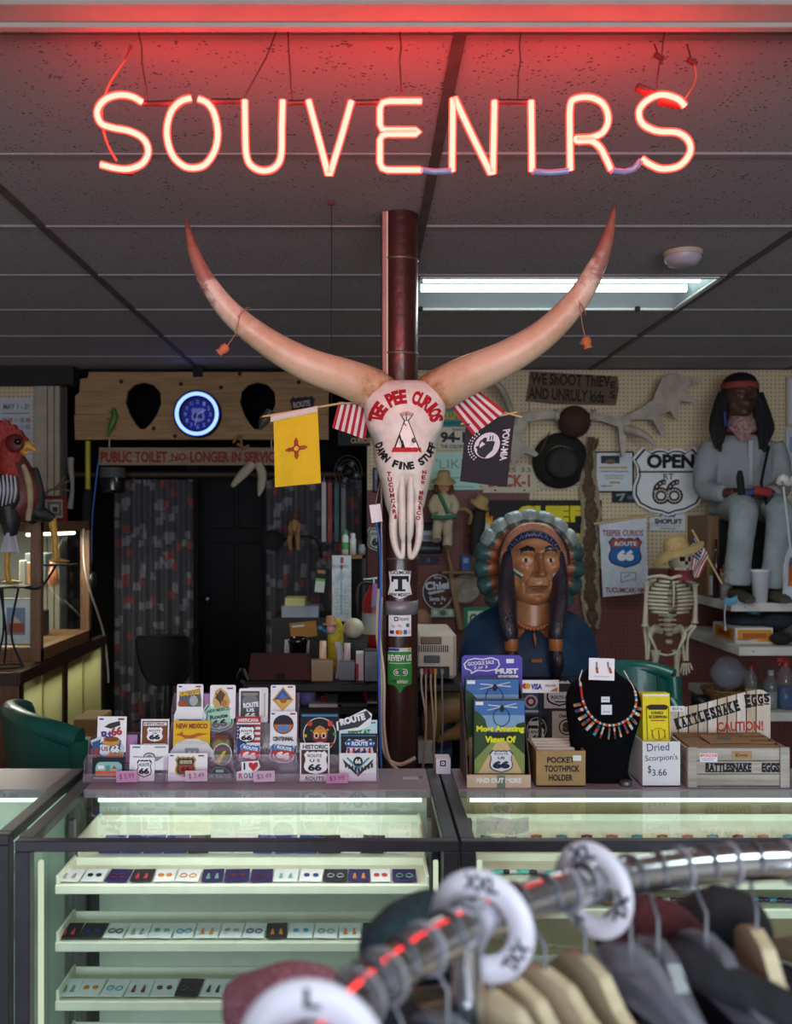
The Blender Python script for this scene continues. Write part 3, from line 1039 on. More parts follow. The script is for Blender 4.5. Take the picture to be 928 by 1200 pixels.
nt.links.new(at.outputs['Fac'], sb.inputs[0])
nt.links.new(sb.outputs[0], ma.inputs[2])
rp = nt.nodes.new('ShaderNodeValToRGB')
els = rp.color_ramp.elements
els[0].position, els[0].color = 0.0, (*lin('#8a5c3a'), 1)
els[1].position, els[1].color = 1.0, (*lin('#6a4238'), 1)
for p_,c_ in ((.09,'#a87c50'),(.17,'#cbaa86'),(.35,'#d6bea2'),(.55,'#c4a586'),(.68,'#dccbb6'),(.76,'#9a7468'),(.86,'#a86a5a')):
 e = els.new(p_)
 e.color = (*lin(c_), 1)
nt.links.new(ma.outputs[0], rp.inputs[0])
nt.links.new(rp.outputs[0], b.inputs['Base Color'])
bp = nt.nodes.new('ShaderNodeBump')
bp.inputs['Strength'].default_value = .2
bp.inputs['Distance'].default_value = .01
nt.links.new(n1.outputs[0], bp.inputs['Height'])
nt.links.new(bp.outputs[0], b.inputs['Normal'])
def horn(pts, rad):
 w = catmull(pts, 8)
 q = MB()
 q.tube(w, interp(rad, len(w)), 24)
 o = q.build('horn', M_horn, lh)
 att = o.data.attributes.new('along', 'FLOAT', 'POINT')
 n = len(w)
 vals = [i / (n - 1) for i in range(n) for _ in range(24)]
 vals += [0.0] * 24 + [1.0] * 24
 att.data.foreach_set('value', vals)
 return o
horn([P(452,467,SD + .065),P(434,455,SD + .055),P(405,443,SD + .02),P(360,427,SD - .02),P(315,402,SD - .04),P(272,368,SD - .06),P(243,330,SD - .08),P(226,292,SD - .09),P(217.5,254,SD - .09)],
     [.060, .062, .056, .048, .040, .033, .025, .0165, .002])
horn([P(498,467,SD + .065),P(517,456,SD + .055),P(548,440,SD + .02),P(596,418,SD - .02),P(640,389,SD - .04),P(677,350,SD - .06),P(700,310,SD - .08),P(713,275,SD - .09),P(721,237,SD - .09)],
     [.060, .064, .059, .050, .042, .034, .026, .0165, .002])
bvh = BVHTree.FromPolygons(skull_v, skull_f)
def on_skull(px, py, lift=.0012):
 p = P(px, py, SD)
 hit = bvh.ray_cast(Vector((p.x, SD - .5, p.z)), Vector((0, 1, 0)))
 y = hit[0].y if hit[0] is not None else SD
 return Vector((p.x, y - lift, p.z))
def skull_paint(name, polys, col, lift=.0014):
 """polys: list of (verts in photo px, faces)"""
 bm = bmesh.new()
 for vs_, fs in polys:
  bv = [bm.verts.new((a, 0, -b_)) for a, b_ in vs_]
  for f in fs:
   try:
    bm.faces.new([bv[i] for i in f])
   except ValueError:
    pass
 for _ in range(2):
  es = [e for e in bm.edges if e.calc_length() > 3.0]
  if es:
   bmesh.ops.subdivide_edges(bm, edges=es, cuts=1)
 bmesh.ops.triangulate(bm, faces=bm.faces)
 q = MB()
 bm.verts.index_update()
 q.add([on_skull(v.co.x,-v.co.z,lift) for v in bm.verts],[[v.index for v in f.verts] for f in bm.faces])
 bm.free()
 o = q.build(name, C(col), lh)
 return o
def letters_at(txt, spots, w, h, bold):
 out = []
 for ch, (x, y, rot) in zip(txt, spots):
  if ch == ' ':
   continue
  vs_, fs = text2d(ch, bold)
  ww = w * (.55 if ch in 'I' else 1)
  c, s_ = math.cos(rot), math.sin(rot)
  out.append(([(x + a * ww * c - b_ * h * s_,y - (a * ww * s_ + b_ * h * c)) for a,b_ in vs_],fs))
 return out
def arc_spots(n, cx, cy, rx, ry, a0, a1, sign=1):
 o = []
 for i in range(n):
  a = math.radians(a0 + (a1 - a0) * i / (n - 1))
  x, y = cx + rx * math.cos(a), cy - ry * math.sin(a)
  tx, ty = -rx * math.sin(a), ry * math.cos(a)
  if sign > 0:
   tx, ty = -tx, -ty
  o.append((x, y, math.atan2(ty, tx)))
 return o
skull_paint('lettering',letters_at('TEE PEE CURIOS',arc_spots(14,475.5,496,36,30,170,10),8.5,17.5,.06),'#a81c28')
skull_paint('lettering',letters_at('DAMN FINE STUFF',arc_spots(15,475,517,31.5,30,190,350,-1),6.4,9,.06),'#1c1820')
skull_paint('lettering',letters_at('TUCUMCARI',[(455.5 + i * .95,556 + i * 6.2,0) for i in range(9)],5.0,5.2,.05),'#a5222a')
skull_paint('lettering',letters_at('NEW MEXICO',[(496.5 - i * .8,554 + i * 5.9,.1) for i in range(10)],5.0,5.0,.05),'#a5222a')
def px_poly(pts):
 return [(pts, [tuple(range(len(pts)))])]
skull_paint('painted_ground',px_poly([(458,531),(460,525.5),(492,525.5),(493.5,531)]),'#b8242c')
skull_paint('painted_teepee',px_poly([(473.5,494),(477.5,494),(490,526),(461,526)]),'#f4efe6',.0011)
skull_paint('painted_outline',px_poly([(473,494),(474.5,494),(463,526),(461,526)]) + px_poly([(477,494),(478,494),(490.5,526),(489,526)]) + px_poly([(472.5,496),(480,506),(481,509),(476,507)])
   + px_poly([(469,526),(471,516),(474,526)]) + px_poly([(468,487),(469,487),(474.5,495),(473.5,496)]) + px_poly([(484,487),(483,487),(476.5,495),(477.5,496)]) + px_poly([(475,486),(476,486),(476.3,495),(475,495)])
   + px_poly([(467,514),(468.5,511),(471,520),(469.5,521)]),'#20202c',.0017)
skull_paint('painted_smoke',px_poly([(467.5,486),(476,483.5),(484.5,486),(482,490),(476,488),(470,490)]),'#b89a8c',.0012)
skull_paint('painted_spot',px_poly(ell(484,517.5,2.8,3.2,12)),'#2f6a52',.002)
skull_paint('painted_spot',px_poly([(484,514.5),(486.8,517.5),(484,517.5)]),'#c03030',.0024)
for (hx,hy,ox_,oy_,lab,colr) in ((283,372,262,412,'small orange clay bell hanging from the left horn','#b86a48'),(676,358,688,402,'small clay and feather charm hanging from the right horn','#b0683c')):
 t = thing('clay_charm', lab, 'ornament', P(ox_, oy_, SD - .06))
 q = MB()
 ring_c = P(hx, hy, SD - .055)
 dirv = Vector((-.8 if hx < 400 else .75, 0, .62)).normalized()
 a_ = Vector((0, 1, 0))
 b_ = dirv.cross(a_)
 rad = .036 if hx < 400 else .037
 q.tube([ring_c + a_ * (rad * math.cos(w)) + b_ * (rad * math.sin(w)) for w in [2 * PI * i / 24 for i in range(24)]],.0016,5,closed=True)
 low = P(hx - 3 if hx < 400 else hx - 6, hy + 14, SD - .09)
 q.tube([ring_c + Vector((0,-rad,-.004)),P((hx + ox_) / 2 + (3 if hx < 400 else 0),(hy + oy_) / 2,SD - .095),P(ox_ + (4 if hx < 400 else -2),oy_ - 6,SD - .09)],.0014,5)
 q.build('string', mat('jute', '#a87858', .9), t)
 q = MB()
 ax = Vector((-.75, 0, -.6)) if hx < 400 else Vector((.25, 0, -1))
 q.lathe([(.002,-.004),(.012,.0),(.014,.012),(.010,.024),(.014,.03),(.009,.032),(.0,.028)],P(ox_ + (4 if hx < 400 else -2),oy_ - 6,SD - .09),ax,12)
 q.build('clay_bell', mat('clay' + colr, colr, .7, var=.2), t)
 if hx > 400:
  q = MB()
  q.box(P(683,401,SD - .088),(.012,.006,.018),Euler((.3,.6,0)).to_matrix(),.002)
  q.build('feather_tuft', mat('green_tuft', '#5c6a4a', .9), t)
# ================================================================ FLAGS ROUND THE SKULL
def cloth(mb, corners, waves, amp, m, nu=16, nv=20, phase=0):
 """corners tl,tr,br,bl in world; returns the surface function (u right, v down)"""
 tl, tr, br, bl = corners
 def fn(u, v, lift=0.0):
  p = tl.lerp(tr, u).lerp(bl.lerp(br, u), v)
  p = p + Vector((0,amp * math.sin(waves * 2 * PI * u + phase + v * 1.2) * (.25 + .75 * v) - lift,0))
  return p
 mb.grid(lambda u, v: fn(u, v), nu, nv, m)
 mb.grid(lambda u, v: fn(u, v, -.0008), nu, nv, m)
 return fn
def on_cloth(fn, box):
 x0, y0, x1, y1 = box
 return lambda a,b,c: fn((a - x0) / (x1 - x0),(-b - y0) / (y1 - y0),c)
FD = 2.84
t = thing('yellow_flag','small yellow state flag with a red sun symbol on a wooden stick','flag',P(348,570,FD))
mb = MB()
M_yel = mat('yellow_cloth','#dfbe1e',.85,var=.06,bump=.15,bscale=400)
fn = cloth(mb,(P(320.5,489,FD),P(372,477,FD),P(376,566,FD),P(322,571,FD)),1.2,.006,M_yel)
oc = on_cloth(fn, (320.5, 480, 374, 570))
R_ = '#9c3420'
el = []
for a in range(4):
 for k, L in ((-1.9, 10.5), (-.65, 13), (.65, 13), (1.9, 10.5)):
  c_, s_ = math.cos(a * PI / 2), math.sin(a * PI / 2)
  tr_ = lambda x, y: (347 + x * c_ - y * s_, 525 + x * s_ + y * c_)
  el.append(('p',[tr_(4,k - .55),tr_(L,k - .55),tr_(L,k + .55),tr_(4,k + .55)],R_))
el += [('d',347,525,4.8,4.8,R_),('d',347,525,2.9,2.9,'#dfbe1e')]
art(mb, oc, el, 0, 0, 1, .0008, .0002)
mb.build('flag_cloth', None, t)
mb = MB()
mb.grid(lambda u,v: P(317 + 55 * u,488.5 - 12 * u + 7 * v - 1,FD - .004 - .004 * math.sin(v * PI)),10,3,mat('white_hem','#d8cfc4',.85))
mb.build('sleeve', None, t)
MB().cyl(P(309,488,FD),P(403,472,FD + .01),.0035,n=8).build('stick',mat('dowel','#c8aa78',.6),t)
MB().tube([P(304,489,FD),P(308,488.3,FD),P(312,487.6,FD)],[.0005,.0065,.004],8).build('finial',M_brass,t)
def stripes_flag(label, corners, box, n, d, stick, amp=.005):
 t = thing('striped_flag', label, 'flag', corners[3])
 mb = MB()
 W,R2 = mat('white_cloth','#d9d3d3',.85),mat('red_cloth','#a5222c',.85)
 tl, tr, br, bl = corners
 def fn(u, v, lift=0.0):
  p = tl.lerp(tr, u).lerp(bl.lerp(br, u), v)
  return p + Vector((0,amp * math.sin(2 * PI * u * 1.3 + v) - lift,0))
 mb.grid(lambda u,v: fn(u,v),n * 2,10,None,True,lambda u,v: R2 if int(u * n) % 2 == 0 else W)
 mb.grid(lambda u,v: fn(u,v,-.001),n * 2,10,None,True,lambda u,v: R2 if int(u * n) % 2 == 0 else W)
 mb.build('flag_cloth', None, t)
 MB().cyl(stick[0],stick[1],.003,n=8).build('stick',mat('dowel','#c8aa78',.6),t)
 return t
stripes_flag('red and white striped flag hanging from the left side of the skull',(P(397,470,FD + .02),P(434,478,FD + .03),P(428,515,FD + .02),P(389,501,FD + .01)),None,11,FD,
             (P(388, 474, FD + .02), P(437, 470, FD + .03)))
t2 = stripes_flag('red and white striped flag sticking out from the right side of the skull',(P(530,478,FD + .03),P(562,458,FD + .01),P(593,482,FD - .01),P(554,510,FD)),None,11,FD,
                  (P(525, 466, FD + .04), P(612, 489, FD)))
t = thing('black_flag','black memorial flag with a white round emblem and sideways lettering','flag',P(571,570,FD))
mb = MB()
M_bc = mat('black_cloth','#25242c',.85,var=.12,bump=.15,bscale=400)
fn = cloth(mb,(P(546,497,FD + .012),P(604,484,FD + .008),P(594,571,FD + .012),P(539,564,FD + .016)),1.1,.005,M_bc,phase=1.5)
oc = on_cloth(fn, (543, 490, 599, 568))
Wt = '#dad7dc'
put_text(mb,oc,'POW-MIA',591,-523,34,8.5,.0016,C(Wt),.03,-PI / 2)
el = [('d',570,522,15,15.5,Wt),('p',[(563,535),(559,530),(559,526),(556.5,523),(560,521),(561,516),(566,512),(573,513),(579,519),(577,528),(572,533),(569,537)],'#26252d'),
      ('r',569,509,577,517,Wt),('r',572,511,573.5,516,'#26252d'),('r',575,511,576.3,516,'#26252d')]
for i in range(11):
 a = math.radians(125 + i * 10.5)
 for rr in (18.5, 21.5):
  x, y = 570 + rr * math.cos(a), 522 - rr * math.sin(a)
  if x > 546:
   el.append(('d', x, y, .8, 1.1, Wt))
art(mb, oc, el, 0, 0, 1, .0012, .0002)
mb.build('flag_cloth', None, t)
MB().cyl(P(540,497,FD + .02),P(606,483,FD + .006),.003,n=8).build('stick',mat('dowel','#c8aa78',.6),t)
# ================================================================ GLASS SHOWCASES
TOPZ = .97
M_frame = mat('anodised_frame', '#4b4951', .38, .55, var=.1, scale=30)
M_deck = mat('mauve_laminate', '#8f8893', .35, var=.06, scale=8)
M_cglass = glass('case_glass', (.95, .988, .968), 1.5, .015)
M_inner = mat('case_lining', '#cfd8cc', .6, var=.05)
M_tray = mat('cream_tray', '#dfe2d0', .55, var=.06)
M_led = emission('led_strip', (.86, 1.0, .90), 1.6)
M_ledy = emission('led_edge_strip', (.86, .92, .68), .8)
def showcase(label,x0,x1,y0,trays,power,col,lining,group='glass showcases along the counter',yb=2.46,post=.03):
 t = thing('showcase',label,'display case',((x0 + x1) / 2,(y0 + yb) / 2,0),group=group)
 B = lambda nm,lo,hi,m,ch=.002,lab=None: MB().b2(lo,hi,ch).build(nm,m,t,lab)
 B('base', (x0, y0 + .02, 0), (x1, yb, .1), M_frame)
 for x in (x0, x1 - post):
  for y in (y0, yb - post):
   B('post', (x, y, .1), (x + post, y + post, TOPZ - .022), M_frame)
 B('top_rail', (x0, y0, TOPZ - .022), (x1, y0 + .022, TOPZ), M_frame)
 for x in (x0, x1 - post):
  B('top_rail',(x,y0 + .022,TOPZ - .022),(x + post,yb,TOPZ),M_frame)
 B('deck',(x0 + post,2.265,TOPZ - .02),(x1 - post,yb,TOPZ),M_deck)
 B('top_glass',(x0 + post,y0 + .022,TOPZ - .009),(x1 - post,2.265,TOPZ - .002),M_cglass,0)
 B('front_glass',(x0 + post,y0 + .006,.1),(x1 - post,y0 + .011,TOPZ - .022),M_cglass,0)
 for x in (x0 + .008, x1 - .013):
  B('side_glass',(x,y0 + post,.1),(x + .005,yb - post,TOPZ - .022),M_cglass,0)
 B('back_panel',(x0 + post,yb - .06,.1),(x1 - post,yb - .045,TOPZ - .02),lining)
 B('shelf_floor',(x0 + post,y0 + .02,.1),(x1 - post,yb - .06,.115),lining)
 for x in (x0 + post + .006, x1 - post - .018):
  B('bracket_strip',(x,2.13,.1),(x + .012,2.15,TOPZ - .03),M_greymetal)
  B('edge_light',(x,y0 + .03,.12),(x + .01,y0 + .04,TOPZ - .05),M_ledy)
 MB().cyl((x0 + .06,2.285,TOPZ - .03),(x1 - .05,2.285,TOPZ - .03),.0055,n=8).build('light_tube',M_led,t)
 for (yf, yk, zf, zk) in trays:
  q = MB()
  xa, xb = x0 + post + .02, x1 - post - .022
  n = Vector((0, -(zk - zf), yk - yf)).normalized() * .006
  v = [Vector((x,y,z)) for x in (xa,xb) for y,z in ((yf,zf),(yk,zk))]
  lo = [p - n for p in v]
  q.add(v + lo,[(0,2,3,1),(4,5,7,6),(0,4,6,2),(1,3,7,5),(0,1,5,4),(2,6,7,3)])
  q.b2((xa, yf - .008, zf - .014), (xb, yf, zf + .006), .002)
  q.b2((xa, yk, zk - .006), (xb, yk + .006, zk + .016), .002)
  for x in (xa, xb - .006):
   q.b2((x, yf, zf - .012), (x + .006, yk, zk + .022), .001)
  q.build('tray', M_tray, t)
 area_light('showcase_light',((x0 + x1) / 2,y0 + .05,TOPZ - .03),(math.radians(42),0,0),x1 - x0 - .12,.03,power,col)
 area_light('showcase_light',((x0 + x1) / 2,2.27,TOPZ - .035),(math.radians(25),0,0),x1 - x0 - .12,.03,power * .45,col)
 return t
C1X0, C1X1 = -.690, .186
TR = [(2.0,2.125,.843,.843),(2.15,2.33,.838,.874),(2.0,2.12,.724,.726),(2.0,2.12,.602,.604),(2.0,2.12,.48,.482)]
showcase('glass showcase with stepped trays of earrings under the sticker racks',C1X0,C1X1,1.9,TR,.75,(.93,1.0,.93),M_inner)
C2X0, C2X1 = .190, 1.26
M_sand = mat('sand_lining', '#b8ab86', .7, var=.06)
TR2 = [(2.0,2.125,.852,.852),(2.15,2.33,.85,.876),(2.0,2.14,.792,.794),(2.0,2.14,.62,.622)]
showcase('glass showcase with beaded jewellery below the necklace bust and crate',C2X0,C2X1,1.9,TR2,.5,(.95,1.0,.86),M_sand)
showcase('dark grey showcase at the left edge beside the green chair',-1.62,-.715,1.94,[(2.02,2.14,.84,.84),(2.02,2.14,.70,.70)],.8,(.8,1,.85),M_inner)
EAR = {'turquoise': '#2f9fb4','coral red': '#b8323a','dark blue': '#1e3a78','silver': '#a9acb2','black': '#1a1a1e','amber': '#c8792a','dark red': '#5c1a26','pale green': '#6f9a86'}
rows = [('front tray of the top level',2.01,.845,.055,.003,-.645,.135,['#e8e8ec','#e8e8ec','#26242a','#e8e8ec','#dfe4e8','#e8e8ec','#2c1f58']),
  ('raised back tray',2.17,.848,.07,.016,-.60,.12,['#e4e8ea','#2a2c34','#2b3f8e','#2b3f8e','#e4e8ea']),
  ('middle tray',2.01,.727,.062,.002,-.645,.135,['#2a2a30','#e2e6ea','#e8e8ec','#e2e6ea','#26242a','#e8e8ec','#dfe4e8']),
  ('lower tray',2.01,.605,.066,.002,-.645,.135,['#26262c','#e2e6ea','#e8e8ec','#dfe4e8','#e8e8ec','#e2e6ea'])]
CN = {'#26242a': 'black','#2a2a30': 'black','#26262c': 'black','#2a2c34': 'black','#2c1f58': 'purple','#2b3f8e': 'blue'}
for (where, y, z, L, dz, xa, xb, cols) in rows:
 x = xa
 i = 0
 while x < xb - .03:
  w = random.uniform(.040, .052)
  ccol = random.choice(cols)
  en = random.choice(list(EAR))
  if CN.get(ccol) == 'black' and en == 'black':
   en = 'coral red'
  yaw = random.uniform(-.08, .08)
  u = Vector((math.cos(yaw), math.sin(yaw), 0))
  v = Vector((-math.sin(yaw),math.cos(yaw),dz / L + .05)).normalized()
  fr = Frame((x + w / 2,y + .004 + L / 2,z + .0035 + dz / 2 + .025 * L),u,v)
  q = MB()
  q.prism([(-w / 2,-L / 2),(w / 2,-L / 2),(w / 2,L / 2),(-w / 2,L / 2)],fr,-.001,0,C(ccol))
  st = i % 3
  for s_ in (-1, 1):
   ex = s_ * w * .2
   em_ = mat('gem_' + en.replace(' ','_'),EAR[en],.25,.3 if en == 'silver' else 0,var=.15,scale=90)
   if st == 0:
    q.prism([(ex - .004,-L * .3),(ex + .004,-L * .3),(ex + .0015,L * .05),(ex - .0015,L * .05)],fr,.0003,.003,em_)
   elif st == 1:
    q.prism(ell(ex, -.05 * L, .006, .006, 10), fr, .0003, .003, em_)
   else:
    q.tube([fr(ex + .007 * math.cos(a),-.1 * L + .008 * math.sin(a),.002) for a in [2 * PI * k / 10 for k in range(10)]],.0012,4,closed=True,m=em_)
  kind_ = ('drop', 'round stud', 'hoop')[st]
  cn = CN.get(ccol, 'white')
  q.build('earring_card',None,None,'%s card with %s %s earrings on the %s' % (cn,en,kind_,where),'earrings','earring cards on the %s' % where)
  x += w + random.uniform(.001, .005)
  i += 1
def strand(label,x0,x1,y,z,cols,name='bead_strand',r=.0055,wob=.006,group=None):
 q = MB()
 x = x0
 i = 0
 while x < x1:
  c = cols[i % len(cols)]
  L = random.uniform(.008, .018)
  yy = y + wob * math.sin(x * 25)
  q.tube([(x,yy,z + r),(x + L * .5,yy,z + r),(x + L,yy,z + r)],[r * .8,r,r * .8],7,m=mat('bead_' + c[1:],c,.3,var=.2,scale=120))
  x += L
  i += 1
 return q.build(name,None,None,label,'bracelet' if 'bracelet' in name else 'beads',group)
strand('turquoise and black bead bracelet on the top tray of the right showcase',.265,.385,2.03,.855,['#3fa8a6','#3fa8a6','#17171a','#b8b8bc'],'bracelet')
strand('red and blue bead strand on the lower tray beside the round divider',.30,.41,2.03,.795,['#7a2a3a','#3c3a8a','#c8b89a','#2a2a4a'])
strand('dark blue and orange bead strand in the middle of the lower tray',.43,.60,2.04,.795,['#1f3f78','#2a86b0','#1a2a4a','#b0642a'],r=.007)
strand('brown carved bead strand lying over the blue beads',.50,.585,2.025,.795,['#8a5a2c','#a8703a'],r=.0065)
strand('navy and white bead strand towards the right of the lower tray',.62,.76,2.04,.795,['#23305c','#dcd8d0','#5a2a40','#23305c'])
strand('purple and turquoise bead strand at the right end of the lower tray',.77,.92,2.035,.795,['#3a2a6a','#3a90a0','#2a2a3a'])
for i, x in enumerate([.26 + k * .058 for k in range(14)]):
 q = MB()
 fr = Frame((x + .02, 2.22, .872), (1, 0, 0), (0, 1, .12))
 q.prism([(-.02,-.03),(.02,-.03),(.02,.03),(-.02,.03)],fr,-.001,0,C('#e2ddcc'))
 q.tube([fr(-.012,0,.003),fr(0,.004,.003),fr(.012,0,.003)],.003,5,m=mat('bead_' + ('3a90a0','7a2a3a','b0642a')[i % 3],'#' + ('3a90a0','7a2a3a','b0642a')[i % 3],.3))
 q.build('pendant_card',None,None,'cream card with a small %s pendant on the back tray' % ('turquoise','red','orange')[i % 3],'jewellery','pendant cards in the right showcase')
flat('plastic_bag','crumpled clear plastic bag lying under the right showcase glass','bag',(557,950,622,984),2.02,[('l',(565,956),(600,980),1.2,'#f4f6f8'),('l',(590,953),(575,982),1,'#c4ccd0'),('l',(612,954),(598,978),1.2,'#f4f6f8')],
     shape='poly',pts=[(560,955),(578,951),(600,956),(622,952),(618,978),(600,984),(570,982),(557,978)],m=glass('clear_film',(.9,.93,.95),1.4,.15,haze=.35,haze_col=(.85,.88,.9)),th=.006,pitch=70)
# ================================================================ STICKER RACKS AND STICKERS
M_acr = glass('pink_acrylic',(.97,.93,.965),1.4,.05,haze=.10,haze_col=(.8,.66,.78))
def rack(label, x0, x1, tiers, ytop):
 """stepped clear acrylic sticker rack; tiers are (distance, ledge photo row)"""
 a, b = P(x0, 0, 2.35).x, P(x1, 0, 2.35).x
 t = thing('sticker_rack',label,'display rack',((a + b) / 2,2.38,TOPZ),group='clear sticker racks on the counter')
 MB().b2((a,2.315,TOPZ),(b,2.45,TOPZ + .004)).build('base',M_acr,t)
 zt = P(0, ytop, 2.43).z
 MB().b2((a,2.432,TOPZ + .004),(b,2.435,zt)).build('back_panel',M_acr,t)
 for k, (d, yl) in enumerate(tiers):
  z = max(P(0, yl, d).z, TOPZ + .004)
  if k:
   MB().b2((a,d - .014,z - .003),(b,d + .022,z)).build('ledge',M_acr,t)
   MB().b2((a,d - .017,TOPZ + .004),(b,d - .014,z + .014)).build('step_front',M_acr,t)
  else:
   MB().b2((a,2.315,z),(b,2.318,z + .02)).build('step_front',M_acr,t)
 for x in (a, b - .003):
  q = MB()
  zz = [max(P(0, yl, d).z, TOPZ + .004) for d, yl in tiers]
  pts = [(2.315, TOPZ + .004), (2.432, TOPZ + .004), (2.432, zt)]
  for d, z in list(zip([d for d, _ in tiers], zz))[::-1]:
   pts += [(d - .014, z + .05), (d - .014, z + .018)]
  fr = Frame((x, 0, 0), (0, 1, 0), (0, 0, 1))
  q.prism(pts, fr, 0, .003, M_acr)
  q.build('side_panel', None, t)
 return t
T1, T2, T3 = (2.335, 916), (2.372, 889), (2.408, 852)
rack('low clear rack at the left end of the counter, brown and camper stickers',102,195.5,[T1,T2],858)
rack('tall clear rack holding the yellow roadrunner sticker',196.5,275,[T1,T2,T3],812)
rack('tall clear rack holding the flag and diamond stickers',276,348.5,[T1,T2,T3],812)
rack('low clear rack at the right end beside the pole',349.5,443,[T1,T2],862)
def sticker(name,label,box,tier,elems,col='#eceaf0',shape='rect',pts=None,roll=0,corner=2,dd=0,group='route stickers on the counter racks'):
 d = (2.335, 2.372, 2.408)[tier] + dd * .7
 k = d / F
 p = P(0, box[3], d).z
 led = (TOPZ + .004, P(0, 889, 2.372).z, P(0, 852, 2.408).z)[tier]
 x0, y0, x1, y1 = box
 return flat(name,label,'sticker',box,d,elems,col,shape,.0016,roll,7,pts=pts,corner=corner,group=group)
K_,W_,R_,B_,Y_ = '#1b1b22','#eeecf2','#b4302e','#2a5fa8','#dfb21a'
st = sticker
st('sticker','white sticker with a chequered flag and burger at the left rack top',(114,840,148,881),1,[('r',116,842,121,844,'#3a3f90'),('r',138,842,145,844,'#8c2a34'),('t','Rt',119,856,132,866,'#5b3c86',.05,12),('t','66',130,852,143,862,'#b0283c',.05,8),('p',[(122,852),(128,848),(140,845),(141,850),(130,854)],'#303036'),('d',131,869,10,5,'#c98f3c'),('d',131,866,9,3,'#7a4a2a')],dd=.004)
st('sticker','blue die-cut route cluster sticker in front of the burger one',(106,862,146,889),1,[('p',[(108,870),(128,863),(142,868),(140,884),(118,888),(108,886)],'#33567e'),('t','ROUTE',118,866,139,873,W_,.04,-14),('s',117,872,129,886,'#d9dbe6'),('t','US',119,875,127,880,'#a23c3c',.04),('t','66',130,874,140,882,W_,.05),('p',[(124,888),(130,880),(136,883),(144,881),(144,888)],'#c28f3a'),('t','LE',107,877,116,886,R_,.05)],
   '#c4cad8','poly',[(106,868),(120,862),(138,865),(146,876),(144,889),(112,889)],dd=-.002)
st('sticker','black sticker of an orange and teal camper trailer',(108,888,146,914),0,[('rr',112,893,143,909,'#86bcbc',6),('r',112,903,143,909,'#d8642e'),('r',115,897,122,901,'#e8e4e0'),('p',[(131,901),(134,897),(137,901)],'#c43a34'),('r',124,897,129,903,'#5a8c90'),('r',110,911,144,912,'#c8c8cc')],K_)
st('sticker','small square white sticker with a plain black route 66 shield',(157,888,181,915),0,[('s',160,890,178,911,K_),('s',161.2,891.6,176.8,909.6,W_),('t','ROUTE',163,894.5,175,898,K_,.03),('t','66',163,900,175,907,K_,.06)],dd=-.004)
st('sticker','white card sticker with silver wings behind the square route sticker',(152,873,197,902),0,[('r',155,875,164,876.6,B_),('r',181,875,194,876.6,'#8088a0'),('p',[(155,886),(170,887),(175,884),(180,887),(193,886),(184,892),(178,891),(175,895),(171,891),(163,891)],'#8b8e96'),('o',175,887,7,5,1.4,'#4a4c56')],dd=.012)
st('sticker','brown historic route 66 sign sticker',(165,843,198,878),1,[('r',166.5,845,196.5,876.5,'#7a4526'),('r',168,846.5,195,850.5,W_),('t','HISTORIC',169,847,194,850,'#5a3018',.03),('s',172,852,191,869,W_),('t','ROUTE',175,855,188,857.5,K_,.02),('t','US',179,858,184,860,K_,.02),('t','66',175,860.5,188,866.5,K_,.06),('r',168,871,195,875.5,W_),('t','ROUTE',171,872,192,875,'#5a3018',.04)])
st('sticker','white sticker with yellow lettering over two grey bikes at the rack top',(207,802,238,842),2,[('r',209,804,213,805.6,'#3a3f90'),('r',229,804,235,805.6,'#8c2a34'),('p',[(210,812),(234,807),(236,820),(234,828),(210,828)],'#5b6068'),('t','ROAD DOGS',210,809,234,815,Y_,.06,6),('d',227,821,5,6,'#a8acb2'),('r',209,822,219,827,'#a8482c'),('p',[(229,828),(236,819),(236,828)],'#567a3a')],corner=2,shape='round')
st('sticker','die-cut sticker with red slanted New Mexico lettering',(204,825,241,852),2,[('p',[(206,836),(212,829),(230,827),(239,834),(239,848),(207,848)],'#bcd4dc'),('t','New',214,829,226,835,'#a8242c',.06,6),('t','MEXICO',211,835,235,842,'#a8242c',.06,6),('r',210,843,236,845,'#3d7888')],
   W_,'poly',[(204,838),(208,828),(217,826),(226,825),(237,828),(241,838),(241,852),(204,852)],dd=-.004)
st('sticker','yellow New Mexico sticker with an orange running bird',(203,845,246,886),1,[('t','NEW MEXICO',206,848,243,854,'#8c3a1c',.05),('p',[(206,861),(211,859),(213,857),(215,861),(222,862),(232,859),(244,860),(232,863),(224,866),(218,866),(213,863)],'#b85a24'),('l',(219,865),(213,869),1,'#b85a24'),('l',(222,865),(228,869),1,'#b85a24')],'#e2b41c',dd=.006)
st('sticker','silver arch-shaped mother road sticker',(199,865,251,890),1,[('p',ell(225,887,24,20,20,0,PI) + [],'#4c4e56'),('p',ell(225,888,16,14,16,0,PI),'#c8ccd4'),('s',216,876,234,889,'#8b8f9a'),('t','66',219,880,231,886,W_,.05),('t','MOTHER ROAD',208,868.5,242,872,'#d8d0b8',.03)],'#d4d6dc','poly',[(199,890),(200,880),(207,871),(218,866),(232,866),(243,871),(250,880),(251,890)],dd=-.004)
st('sticker','white card sticker with a gold and red shield over a pink price tag',(197,883,243,915),0,[('r',199,885,203,886.6,'#3a3f90'),('r',232,885,239,886.6,'#8c2a34'),('s',205,886,230,911,'#b08a3a'),('s',207,888,228,909,'#33241c'),('s',208.5,889.5,226.5,907.5,'#4a4e52'),('p',[(209,897),(226,897),(226,902),(217,907),(210,903)],'#b8341f'),('t','US ROUTE',211,891,225,895,'#d8c8a0',.04),('t','66',212,898,223,904,'#5a1a12',.06)])
